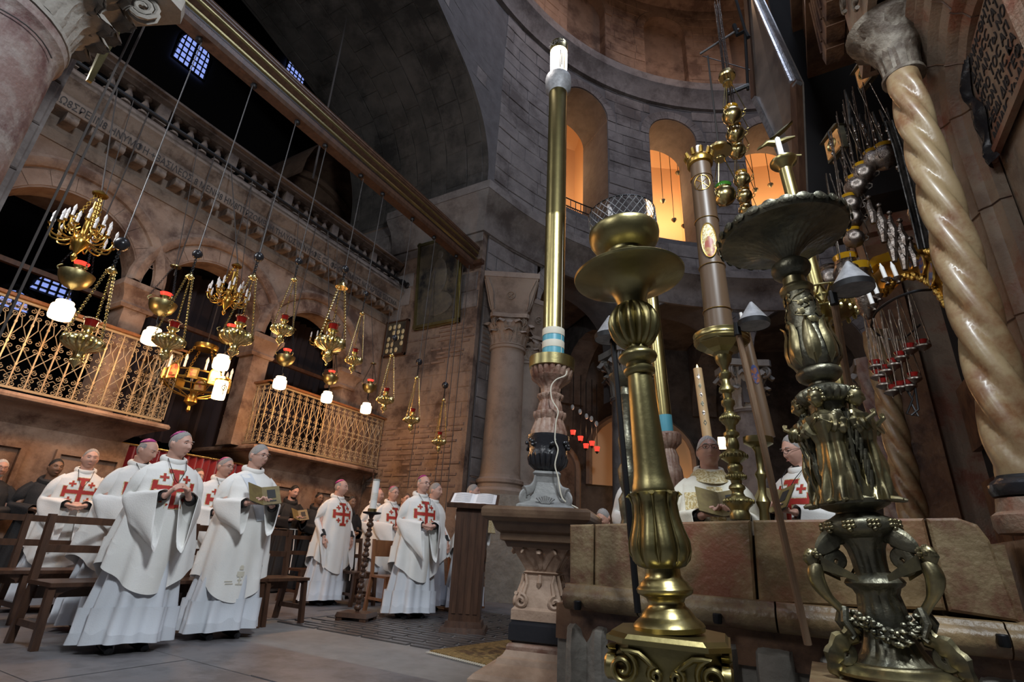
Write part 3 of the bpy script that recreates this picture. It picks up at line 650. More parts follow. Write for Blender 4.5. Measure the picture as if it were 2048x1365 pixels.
p=cyl(R_(162.9),RR+.10,0); column((p.x,p.y,0),1.85,5.0,5.65,.26,'narrow column squeezed behind the thickest engaged column',R_(150),r1=.3)
for ph,lb in ((138.4,'free-standing rotunda column with pale leafy capital behind the big brass candlestick'),(117.6,'free-standing rotunda column with pale leafy capital behind the carved bronze candlestick'),(97,'free-standing rotunda column mostly hidden behind the right-hand facade')):
    p=cyl(R_(ph),RR+.5,0); column((p.x,p.y,0),.3,4.85,6.25,.46,lb,R_(ph+0),r1=.62,mt=m_rot,imp=0)
    MB().box((0,0,6.38),(1.05,1.2,.26)).build('impost',m_rot,S.objects[-1] if 0 else None,False,loc=(p.x,p.y,0)) if 0 else None
# transverse arches, lit back bays and pictures in the ambulatory
for ph in (138.4,117.6):
    m=MB(); P=[]
    for k in range(13):
        t=PI*k/12; r=11.6+1.75*math.cos(t); z=5.6+1.9*math.sin(t)
        P.append([cyl(R_(ph+1.8),r,z),cyl(R_(ph-1.8),r,z),cyl(R_(ph-1.8),r,8.1),cyl(R_(ph+1.8),r,8.1)])
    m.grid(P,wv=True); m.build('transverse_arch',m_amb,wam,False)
def niche(ph,hw,z0,zs,mt_in,nm):
    m=MB(); R=13.45; n=14
    pts=[mpc(R)(u_of(ph)*1-hw,0,z0)]+[mpc(R)(u_of(ph)-hw*math.cos(PI*i/n),0,zs+hw*1.1*math.sin(PI*i/n)) for i in range(n+1)]+[mpc(R)(u_of(ph)+hw,0,z0)]
    m.add(pts,[tuple(range(len(pts)))]); m.build(nm,mt_in,wam,False)
    r=MB(); r.tube([p*1.0 for p in pts],.12,6); r.build('arch_rim',m_col,wam)
niche(142.5,.85,0,3.4,m_plast,'lit_recess'); niche(127.5,1.3,3.0,4.1,m_orange,'lit_bay')
# ================================================================ marble parapet (y=3.4)
par=MB(); par.box((-.35,3.62,.55),(2.25,.2,1.0)); wp=tag(par.build('parapet',m_par2,None,False),'low stone parapet of ochre and red marble slabs behind the tall candlesticks','parapet')
YP=3.4
def slab(x0,x1,mt,tl=0,tr=0,z0=.72,rl=False,rr=False):
    # x given as pixels at the top edge
    a=ony(x0[0],x0[1],YP); b=ony(x1[0],x1[1],YP); c=ony(x1[2],x1[3],YP); d=ony(x0[2],x0[3],YP)
    poly=[(d.x,d.z),(c.x,c.z)]
    if rr: poly+=[(b.x+.0,b.z-.10),(b.x-.03,b.z-.03),(b.x-.10,b.z)]
    else: poly+=[(b.x,b.z)]
    poly+=[(a.x,a.z)]
    n=len(poly); m=MB(); e=.012; cx=sum(p[0] for p in poly)/n; cz=sum(p[1] for p in poly)/n
    ins=[(cx+(x-cx)*(1-e/abs((x-cx)or 1)),cz+(z-cz)*(1-e/abs((z-cz) or 1))) for x,z in poly]
    vs=[(x,YP+.012,z) for x,z in poly]+[(x,YP,z) for x,z in ins]+[(x,YP+.16,z) for x,z in poly]
    m.add(vs,[tuple(range(n,2*n)),tuple(range(3*n-1,2*n-1,-1))]+[(i,(i+1)%n,n+(i+1)%n,n+i) for i in range(n)]+[(i+2*n,2*n+(i+1)%n,(i+1)%n,i) for i in range(n)])
    m.build('marble_slab',mt,wp,False)
slab((1139,1050,1139,1190),(1186,1049,1184,1192),m_par2); slab((1189,1049,1188,1192),(1262,1047,1268,1200),m_par2)
slab((1266,1047,1272,1200),(1500,1041,1512,1206),m_par); slab((1506,1041,1518,1207),(1848,1037,1893,1222),m_par)
slab((1853,1037,1899,1224),(1968,1037,2042,1246),m_par2,rr=True)
# rounded ledge in separate lengths, dark recess, rough carved blocks
def ledge(xa,xb,mt,z=.64):
    a=ony(xa,1200,YP-.1).x; b=ony(xb,1200,YP-.1).x; m=MB()
    pr=[(.12,-.075),(-.01,-.075),(-.045,-.066),(-.07,-.045),(-.083,-.02),(-.085,.005),(-.077,.028),(-.06,.044),(-.045,.05),(-.043,.068),(-.035,.075),(.12,.076)]
    m.grid([[(x,YP+o,z+dz) for o,dz in pr] for x in (a,a+.012,b-.012,b)],wv=True,cap=True); m.build('ledge_length',mt,wp,True,75)
for xa,xb,mt in ((1122,1268,m_par2),(1271,1545,m_par2),(1549,1600,m_par),(1604,2000,m_par),(2004,2130,m_par)): ledge(xa,xb,mt)
MB().box((-.36,3.54,.49),(2.4,.22,.2)).build('dark_recess',m_brownm,wp,False)
def carved(x,w,mt,z0=.1,z1=.50,kind=0):
    m=MB(); P=[]
    for i in range(9):
        u=-1+2*i/8; row=[]
        for j in range(11):
            v=-1+2*j/10; d=.10*(1-abs(u)**6)*(1-abs(v)**8)
            if kind==0 and abs(u)<.45 and v>-.7: d-=.06*(1-abs(u)/.45)+(.03 if v>.4 else 0)
            d+=.012*noise.noise(Vector((x*7+u*3,v*3,1.3)))
            row.append((x+u*w/2,3.46-d,(z0+z1)/2+v*(z1-z0)/2))
        P.append(row)
    m.grid(P); m.build('carved_block',mt,wp)
for i,x in enumerate((-1.35,-1.0,-.62,-.3,.0,.18,.36,.62)): carved(x,.30 if i<3 else .2,m_rough,kind=i%2)
carved(-1.25,.4,m_rough,-.1,.08,1); MB().box((-.36,3.56,.2),(2.4,.2,.45)).build('rough_base',m_rough,wp,False)
for x,y in ((1155,1213),(1435,1240),(2008,1285)):
    p_=ony(x,y,YP-.1); tag(MB().lathe([(0,0),(.02,0),(.024,.01),(.024,.045),(.02,.05),(0,.05)],10).build('iron_socket',m_iron,None,loc=(p_.x,p_.y,p_.z-.02)),{1155:'short black iron socket on the left end of the marble ledge',1435:'short black iron socket on the marble ledge right of the brass candlestick',2008:'short black iron socket on the ledge at the far right'}[x],'socket')
# ================================================================ tomb facade on the right (plane x ~ 1.15)
YA,ZA=3.50,3.85   # arch centre
fac=MB(); n=20
# stepped archivolt with legs
prof=[(1.06,1.12),(.98,1.10),(.95,1.15),(.93,1.15),(.90,1.19),(.80,1.22),(.78,1.20),(.765,1.22),(.74,1.255),(.63,1.29),(.62,1.27),(.60,1.29),(.58,1.33),(.52,1.36),(.51,1.42)]
path=[(-1,1.0),(-1,2.0),(-1,3.0)]; P=[]
def archrow(r,x): 
    row=[(x,YA+r,1.05),(x,YA+r,2.0),(x,YA+r,3.0)]
    row+=[(x,YA+r*math.cos(PI*i/n),ZA+r*math.sin(PI*i/n)) for i in range(n+1)]
    row+=[(x,YA-r,3.0),(x,YA-r,1.05)]; return row
fac.grid([archrow(r,x) for r,x in prof])
# spandrel wall around
out=archrow(1.06,1.12); P=[out,[(1.12,4.62 if p[1]>YA+.01 else (2.2 if p[1]<YA-.01 else YA),max(p[2],1.05) if abs(p[1]-YA)>1.05 else 5.4) for p in out]]
wr=struct('wall_right',fac,m_arch,True,30)
sw=MB(); ybp=[4.62,4.4,4.2,4.0,3.8,3.6,3.4,3.2,3.0,2.8,2.6,2.45,2.2]
arcade(sw,lambda u,o,z: Vector((1.12+o,u,z)),2.3,4.62,1.05,5.4,[(YA,1.05,1.05,ZA)],.05,20); sw.build('spandrel',m_arch,wr,False)
tp=MB(); tp.add([(1.43,4.2,1.0),(1.43,2.8,1.0),(1.43,2.8,4.6),(1.43,4.2,4.6)],[(0,1,2,3)]); tp.build('niche_back',m_arch,wr,False)
# joint lines of the archivolt: thin grooves
for a in (.32,.95,1.57,2.2):
    m=MB(); pts=[(x-.004,YA+r*math.cos(a),ZA+r*math.sin(a)) for r,x in prof]; m.tube(pts,.006,4); m.build('joint',m_brownm,wr)
for z in (3.25,2.45): MB().tube([(x-.004,YA+r,z) for r,x in prof],.006,4).build('joint',m_brownm,wr)
# side return, podium, back walls of the portal
rt=MB(); rt.add([(1.12,4.62,1.0),(2.4,4.62,1.0),(2.4,4.62,7),(1.12,4.62,7)],[(0,1,2,3)])
rt.box((1.7,3.4,5.9),(1.4,2.6,1.1)); rt.box((1.85,4.02,.52),(2.06,1.32,1.1)); rt.build('podium',m_brownm,wr,False)
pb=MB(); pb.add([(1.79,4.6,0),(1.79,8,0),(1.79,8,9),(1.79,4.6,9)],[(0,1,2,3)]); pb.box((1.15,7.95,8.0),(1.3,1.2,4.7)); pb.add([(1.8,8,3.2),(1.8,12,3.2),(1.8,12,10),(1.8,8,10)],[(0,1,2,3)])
portal=struct('wall_portal',pb,m_black)  # walls and box coloured black for the dark void of the portal
rr_=random.Random(3)
for y0,y1,z0,z1 in ((4.7,5.5,0,2.0),(5.56,6.6,0,1.75),(6.65,7.3,0,2.2),(7.35,7.95,0,1.9),(4.7,5.5,2.05,2.9),(5.56,6.6,1.8,2.7),(6.65,7.95,2.25,3.0)):
    MB().box((1.73,(y0+y1)/2,(z0+z1)/2),(.07,y1-y0,z1-z0)).build('marble_panel',m_brownm,portal,False)
for y_ in (5.53,6.62): MB().box((1.70,y_,1.6),(.05,.09,3.2)).build('pale_strip',m_arch,portal,False)
# far jamb with pair of twisted columns
fj=MB(); fj.box((1.75,8.8,2.7),(1.2,1.5,5.4)); fj.box((1.6,9.0,7.5),(.9,2.2,4.2)); fw=struct('wall_portal_far',fj,m_arch)
MB().box((1.28,7.98,2.6),(.3,.14,5.2)).build('pilaster',m_brownm,fw,False)
def twisted(loc,z0,z1,r,turns,label,hand=1,mt=None,lobes=3):
    t=thing('twisted_column',label,'column',loc,0,'twisted marble columns of the facade')
    m=MB(); N=96; K=42; P=[]
    for i in range(N+1):
        f=i/N; z=z0+(z1-z0)*f; row=[]
        env=min(1,f*18,(1-f)*18)
        for j in range(K):
            a=2*PI*j/K; ph=lobes*(a-hand*2*PI*turns*f)/1.0
            c=abs(math.sin(ph/2)); d=c**.6-.7; d2=max(0,math.cos(ph-.9))**10
            rr=r*(1.08-.22*f)*(1+env*(.42*d-.07*d2)); row.append((rr*math.cos(a),rr*math.sin(a),z))
        P.append(row)
    m.grid(P,wv=True,cap=True); m.build('twisted_shaft',mt or m_tw,t,True,60)
    b=MB(); b.lathe([(0,z0-.11),(r*1.35,z0-.11),(r*1.45,z0-.085),(r*1.45,z0-.05),(r*1.3,z0-.03),(r*1.12,z0-.015),(r*1.05,z0+.01),(0,z0+.01)],28); b.build('base_ring',m_blackm,t)
    b=MB(); b.lathe([(0,z0-.30),(r*1.5,z0-.30),(r*1.62,z0-.27),(r*1.62,z0-.21),(r*1.4,z0-.19),(r*1.3,z0-.12),(0,z0-.11)],28); b.build('pedestal',m_arch,t)
    return t
tc=twisted((1.02,3.87,0),1.42,4.38,.118,1.9,'large cream twisted marble column at the right edge in front of the arched plaque',hand=-1,lobes=4)
twisted((1.0,7.95,0),.5,3.9,.14,2.0,'brownish twisted marble column at the far side of the portal, nearer of the pair',hand=-1,lobes=4)
twisted((.98,9.1,0),.5,3.9,.15,2.0,'pale twisted marble column at the far side of the portal, farther of the pair',mt=m_pink,hand=-1,lobes=4)
# capital and entablature of the near column
cpp=bpy.data.objects.new('capital',None); C.objects.link(cpp); cpp.parent=tc; cpp.location=(.02,.05,4.38)
MB().lathe([(0,0),(.11,0),(.14,.02),(.14,.05),(.12,.07),(.125,.2),(.20,.40),(.30,.56),(0,.56)],20).build('bell',m_capshade,cpp)
lf=MB(); P=[]
for i in range(8):
    t=i/7; P.append([(.125+.17*t**2-.02*abs(k),(.07+.02*t-.03*t*t)*k,.06+.44*t+.05*math.sin(t*PI)) for k in (-1,-.5,0,.5,1)])
lf.grid(P); lme=lf.mesh('acanthus_leaf',m_capshade)
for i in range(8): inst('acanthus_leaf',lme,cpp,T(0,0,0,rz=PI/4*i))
e_=MB(); sweep(e_,[(.42,.45),(-.16,.45),(-.16,-.38),(.42,-.38)][::-1],[(0,.56),(.06,.56),(.07,.62),(.03,.64),(.03,.98),(.08,1.0),(.10,1.06),(.05,1.08),(.05,1.45),(.12,1.48),(.17,1.56),(.2,1.58),(.2,1.7),(0,1.7)]); e_.build('entablature',m_arch,cpp)
for s in (-1,1):
    for zz in (.80,1.26):
        m=MB(); m.tube([(-.20,s*.20+p[0]*.8,zz+p[1]) for p in spiral((0,0),.10,.02,-PI/2,2.6*PI,20)],.018,6); m.build('carved_scroll',m_capshade,cpp)
# upper facade masses above the portal
up=MB(); up.box((1.35,6.4,8.6),(.9,3.4,1.0)); up.box((1.3,6.4,9.2),(1.1,3.6,.14)); up.box((1.32,6.4,8.1),(1.0,3.5,.1))
fu=struct('wall_portal_upper',up,m_brownm)
pk=MB(); pk.box((0,0,0),(.26,.34,1.1)); pk.box((-.02,0,-.62),(.2,.26,.16),t=1.2); pk.tube([(-.14,-.1,-.5),(-.14,-.1,.5)],.02,6); pk.tube([(-.14,.1,-.5),(-.14,.1,.5)],.02,6); pkm=pk.mesh('fluted_bracket',m_brownm,True)
for y_ in (5.2,5.9,6.6,7.3): inst('fluted_bracket',pkm,fu,T(.95,4.6+(y_-5.2)*.45,7.15,s=.9))
# inscription plaque
pq=thing('inscription_plaque','cream stone plaque with black incised Greek lettering and a carved black curtain','plaque',(1.40,3.5,0))
MB().box((0,0,3.95),(.03,1.0,.75)).build('plaque_slab',m_arch,pq,False)
tx='\u039c\u039d\u0397C\u0398\u0397\u03a4\u0399 \u039a\u0395\n\u0394\u0397\u039b8CC \u03a4\u0391\u03a4\u03a4\n\u03a1\u0397 \u0391\u039d \u03a4\u03c9 \u039d\u039f\n\u03a7\u03a0\u039f \u03a4\u039fC \u0391\u03a0\n\u03a1\u0399\u039f\u039d \u03a4\u0397C \u039a\u0391\n\u03a1\u0395\u0399\u0394\u0399 \u0394\u03998 \u0393\u0395\u03a6\u0391\n\u039d\u0391\u0399\u0394\u0399C \u03a7\u03c9\u0391\u039d'
text_mesh('plaque_letters',tx,.105,.003,m_letter,Matrix(((0,0,-1,-.019),(-1,0,0,.36),(0,1,0,4.22),(0,0,0,1))),pq)
MB().box((-.02,0,3.55),(.04,1.0,.05)).build('plaque_rail',m_arch,pq,False)
ct=MB(); P=[]
for i in range(25):
    t=i/24; row=[]
    for j in range(7):
        u=j/6; y_=.48-.02*u-(.11+.05*math.sin(t*13))*u; z_=4.42-t*.95
        row.append((-.03-.035*math.sin(u*PI)*(1+.5*math.sin(t*20+u*4)),y_-.12*(max(0,.35-t))*1.6,z_))
    P.append(row)
ct.grid(P); ct.build('carved_curtain',m_blackm,pq)

# ================================================================ tall candlesticks in the foreground
class Stick:
    # real upright (slightly leaning) axis found from where its foot and tip stand in the picture
    def __init__(s,name,label,cat,B,Tp,D,group=None):
        s.B,s.Tp,s.D=B,Tp,D; s.p0=atd(B[0],B[1],D); s.p1=atd(Tp[0],Tp[1],D); s.ax=(s.p1-s.p0); s.L=s.ax.length
        q=Vector((0,0,1)).rotation_difference(s.ax.normalized()); s.q=q
        s.e=thing(name,label,cat,s.p0,0,group); s.e.rotation_euler=q.to_euler()
    def at(s,y):
        t=(y-s.B[1])/(s.Tp[1]-s.B[1]); x=s.B[0]+(s.Tp[0]-s.B[0])*t
        p=atd(x,y,s.D); return (p-s.p0).dot(s.ax)/s.L, (p-CAMP).dot(Fv)
    def prof(s,st):
        out=[]
        for q in st:
            z,d=s.at(q[0]); out.append((q[1]/FPX*d,z)+tuple(q[2:]))
        return out
    def lathe(s,name,st,mt,n=40,k=0,parent=None,close=True,smooth=True,ang=40):
        pr=sorted(s.prof(st),key=lambda a:a[1]) if False else s.prof(st)
        if close: pr=[(0,pr[0][1])]+pr+[(0,pr[-1][1])]
        m=MB(); m.lathe(pr,n,k=k); return m.build(name,mt,parent or s.e,smooth,ang)
TOCAM=-PI/2+R_(12)
# ---- big polished brass candlestick
b=Stick('brass_candlestick','tall polished brass candlestick with wide drip pan, glass-rimmed cup and scrolled brass block base','candlestick',(1339,1264),(1246,460),2.3)
b.lathe('foot',[(1264,66),(1262,69),(1252,70),(1247,67),(1240,60),(1236,55),(1232,52),(1228,50),(1222,45)],m_brass)
b.lathe('lower_stem',[(1224,47),(1220,44),(1213,37),(1205,35),(1197,38),(1193,44),(1190,50),(1186,54),(1179,55),(1174,52),(1170,48),(1166,47),(1160,40),(1152,35),(1142,34),(1133,34)],m_brass)
b.lathe('leaf_cup',[(1138,34,.0),(1134,46,.10),(1122,57,.13),(1105,61,.14),(1090,60,.14),(1070,55,.13),(1050,49,.11),(1030,45,.09),(1010,43,.07),(998,44,.05),(993,48,.10),(989,52,.12),(987,48,.1),(988,42,0)],m_brassd,72,k=9)
ve=MB(); 
for i in range(9):
    pts=[]
    for y,h in ((1128,50),(1105,60),(1085,59),(1060,51),(1035,45),(1010,43),(995,47),(990,52)):
        z,d=b.at(y); a=2*PI*i/9; r=h/FPX*d*1.0; pts.append((r*math.cos(a),r*math.sin(a),z))
    MB().tube(pts,[.002,.004,.004,.003,.003,.003,.006,.012],6).build('leaf_vein',m_brass,b.e)
b.lathe('shaft',[(990,40),(986,42),(980,41),(972,40),(966,38),(955,36),(940,34),(900,31.5),(850,29),(800,26.5),(755,24),(750,23)],m_brassd)
b.lathe('collar',[(753,23),(750,29),(746,31),(741,31),(738,27),(733,24),(729,25),(725,31),(721,36),(716,38),(711,37),(707,32),(703,25),(699,22),(692,21)],m_brassd)
b.lathe('gadrooned_knob',[(697,19,0),(693,28,.2),(684,38,.24),(672,46,.25),(658,51,.25),(644,51,.25),(632,47,.24),(623,41,.22),(616,34,.16),(612,27,0)],m_brassd,96,k=15)
b.lathe('drip_pan',[(616,26),(606,28),(596,31),(586,36),(578,44),(572,56),(567,72),(563,90),(560,102),(558,107),(554,108),(551,104),(549,92),(545,70),(538,52),(530,44)],m_brassd,64)
b.lathe('candle_cup',[(532,44),(528,40),(524,37),(520,40),(516,42),(512,40),(508,41),(502,52),(494,61),(484,67),(474,69),(468,68.5),(466,67),(472,65),(484,60),(492,52),(496,30)],m_brassd,64)
# glass rim: clear ring behind a diamond lattice
z0,d0=b.at(466); z1,d1=b.at(432); r=.62*.068*2.1; r=66/FPX*d0
MB().grid([[(rr*math.cos(2*PI*j/48),rr*math.sin(2*PI*j/48),z) for j in range(48)] for rr,z in ((r,z0),(r,z1),(r-.004,z1),(r-.004,z0))],wv=True).build('glass_rim',m_glass,b.e)
lt=MB(); n=30
for i in range(n):
    for s in (1,-1):
        lt.tube([((r+.001)*math.cos(2*PI*(i+s*t*2.2)/n),(r+.001)*math.sin(2*PI*(i+s*t*2.2)/n),z0+(z1-z0)*t) for t in (0,.33,.66,1)],.0022,4)
tag(lt.build('etched_lattice',m_steel,b.e),kind='stuff')
MB().torus((0,0,z1),r,.0035,48,6).build('rim_wire',m_iron,b.e)
# block base standing on the floor, turned towards the room
blk=bpy.data.objects.new('base_block',None); C.objects.link(blk); blk.parent=b.e
blk.matrix_parent_inverse=b.e.matrix_world.inverted() if False else Matrix()
qi=b.q.inverted(); blk.rotation_euler=(qi@Matrix.Rotation(YAW-R_(22),3,'Z').to_quaternion()).to_euler()
H=b.p0.z
def chb(w,z0,z1,c=.06,w1=None):
    pts=lambda w:[(-w+c,-w),(w-c,-w),(w,-w+c),(w,w-c),(w-c,w),(-w+c,w),(-w,w-c),(-w,-w+c)]
    m=MB(); a=[(x,y,z0) for x,y in pts(w)]+[(x,y,z1) for x,y in pts(w1 or w)]
    m.add(a,[tuple(range(7,-1,-1)),tuple(range(8,16))]+[(i,(i+1)%8,8+(i+1)%8,8+i) for i in range(8)]); return m
chb(.205,-.014,0,.07,.195).build('block_plate',m_brass,blk,False); chb(.212,-.03,-.014,.07).build('block_edge',m_brass,blk,False)
chb(.178,-H+.06,-.03,.05).build('block_body',m_brassd,blk,False); chb(.215,-H,-H+.06,.05).build('block_foot',m_brassd,blk,False)
for sd in range(4):
    Mr=T(0,0,0,rz=sd*PI/2)
    for s in (-1,1):
        o=spiral((s*.145,-.105),.052,.008,PI/2,PI/2+s*3.4*PI,30); i_=spiral((s*.035,-.115),.026,.004,PI/2,PI/2-s*3*PI,20)
        path=[(x,z) for x,z in reversed(o)]+[(s*.12,-.052),(s*.09,-.055),(s*.065,-.072),(s*.045,-.088)]+[(x,z) for x,z in i_]
        m=MB(); P=[]
        pts=[Vector((x,0,z)) for x,z in path]
        for q,p in enumerate(pts):
            a=pts[max(0,q-1)]; c=pts[min(len(pts)-1,q+1)]; d=(c-a).normalized(); nn=Vector((-d.z,0,d.x)); w=.0095
            P.append([p+nn*w+Vector((0,-.178,0)),p+nn*w+Vector((0,-.205,0)),p+nn*w*.3+Vector((0,-.213,0)),p-nn*w*.3+Vector((0,-.213,0)),p-nn*w+Vector((0,-.205,0)),p-nn*w+Vector((0,-.178,0))])
        m.grid(P,M=Mr); m.build('scroll',m_brass,blk)
# ---- dark bronze candlestick with angels
d_=Stick('bronze_candlestick','dark bronze candlestick with praying angels, cherubs and a very wide leaf-edged drip pan','candlestick',(1797,1345),(1563,470),2.3)
d_.lathe('base_ring',[(1352,108),(1350,112),(1344,112),(1340,106),(1334,92),(1332,84),(1328,82),(1326,76)],m_bronzeh,48)
d_.lathe('flared_foot',[(1330,76,0),(1318,64,.08),(1300,54,.10),(1280,47,.10),(1262,42,.08),(1250,40,0)],m_bronze,64,k=14)
d_.lathe('fluted_body',[(1254,40,0),(1240,44,.08),(1215,42,.10),(1190,38,.10),(1178,42,0),(1172,50,0),(1166,53,0),(1160,50,0),(1154,44,0),(1150,34,0),(1146,30,.08),(1120,31,.1),(1100,34,.1),(1084,40,0),(1076,44,0)],m_bronze,64,k=12)
d_.lathe('berry_ring',[(1080,40),(1074,50),(1068,60),(1060,66),(1050,67),(1042,62),(1036,48),(1028,36),(1020,34)],m_bronze,48)
zr,dr_=d_.at(1056); rr=64/FPX*dr_
for i in range(10):
    m=MB()
    for k,(u,v) in enumerate(((-1,0),(0,1),(1,0),(0,-1),(0,0),(-.9,1.1),(.9,1.1))):
        a=2*PI*i/10+u*.11; m.ball(((rr+.004)*math.cos(a),(rr+.004)*math.sin(a),zr+v*.012),(.0095,.0095,.0085),8,6)
    tag(m.build('berry_cluster',m_bronzeh,d_.e),kind='stuff')
d_.lathe('plinth_disc',[(1024,36),(1020,48),(1012,62),(1004,64),(998,58),(992,48)],m_bronze,40)
d_.lathe('drum',[(1000,44),(960,38),(920,32),(870,30),(830,32),(806,36)],m_bronze,32)
d_.lathe('egg_ring',[(812,34,0),(806,46,.1),(798,53,.14),(789,53,.14),(783,46,.1),(778,34,0),(772,24,0),(764,22,0)],m_bronze,80,k=20)
d_.lathe('neck_discs',[(768,22),(764,30),(758,38),(752,41),(746,41),(741,37),(738,34)],m_bronze,40)
d_.lathe('leaf_cup',[(742,32,0),(736,40,.1),(722,46,.14),(706,46,.16),(690,42,.16),(674,37,.14),(660,33,.1)],m_bronze,64,k=8)
for i in range(8):
    m=MB(); P=[]
    for q,(y,h) in enumerate(((738,36),(722,49),(704,51),(686,47),(670,42),(656,42),(650,47))):
        z,d=d_.at(y); r=h/FPX*d; w=(.012,.026,.032,.03,.024,.016,.006)[q]
        P.append([((r-.007*k*k)*math.cos(2*PI*i/8+k*w/r),(r-.007*k*k)*math.sin(2*PI*i/8+k*w/r),z+.004*math.cos(k*9)) for k in (-1,-.6,-.2,0,.2,.6,1)])
    m.grid(P); m.build('acanthus_leaf',m_bronzeh,d_.e)
d_.lathe('vine_shaft',[(662,34),(640,31),(610,27),(592,25),(586,25)],m_bronze,32)
rn=random.Random(4)
for i in range(46):
    y=rn.uniform(594,658); z,d=d_.at(y); r=(25+(y-592)*.13)/FPX*d; a=rn.uniform(0,2*PI)
    m=MB(); s=rn.uniform(.012,.019)
    vs=[]
    for q in range(10):
        t=2*PI*q/10+a; rad=s*(1 if q%2==0 else .74); vs.append(((r+.004)*math.cos(a+rad*math.cos(t)/r),(r+.004)*math.sin(a+rad*math.cos(t)/r),z+rad*math.sin(t)))
    c=((r+.008)*math.cos(a),(r+.008)*math.sin(a),z)
    m.add([c]+vs+[(r*.98*math.cos(a),r*.98*math.sin(a),z)],[(0,1+q,1+(q+1)%10) for q in range(10)]+[(11,1+(q+1)%10,1+q) for q in range(10)]); m.build('vine_leaf',m_bronzeh,d_.e)
for i in range(4):
    pts=[]
    for q in range(20):
        y=658-66*q/19; z,d=d_.at(y); r=(25+(y-592)*.13)/FPX*d+.002; a=i*PI/2+.5*math.sin(q*.75); pts.append((r*math.cos(a),r*math.sin(a),z))
    MB().tube(pts,.0025,5).build('vine_stem',m_bronzeh,d_.e)
d_.lathe('brass_collar',[(590,25),(586,30),(580,31),(576,28),(572,22),(564,20),(558,20),(554,20)],m_bronzeh,36)
d_.lathe('wreath_ring',[(558,20),(554,28),(548,34),(540,36),(532,34),(527,28),(522,20)],m_bronze,60,k=24)
d_.lathe('drip_pan',[(527,14,0),(519,19,.04),(509,27,.05),(498,42,.06),(490,60,.06),(484,80,.04),(481,96,0),(479,108,0),(479,114,0),(474,118,0),(467,119,0),(463,114,0),(460,104,0),(462,80,0),(466,50,0)],m_bronze,96,k=28)
zp,dp=d_.at(470); rp=118/FPX*dp
lm=MB(); P=[]
for i in range(7):
    t=-1+i/3; P.append([(rp+.004+.008*math.cos(k*1.2)*math.cos(t),.028*k*math.cos(t*1.1),.018*t+.006*k*k*0) for k in (-1,-.66,-.33,0,.33,.66,1)])
lm.grid(P); lm.torus((rp+.008,.0,0),.013,.003,10,4,ax='x'); lmm=lm.mesh('rim_leaf',m_bronze)
for i in range(26): inst('rim_leaf',lmm,d_.e,T(0,0,zp,rz=2*PI*i/26))
MB().tube([(0,0,zp-.03),(0,0,zp+.05),(-.005,0,zp+.13),(-.006,0,zp+.17)],[.022,.018,.010,.002],10).build('spike',m_steel,d_.e)
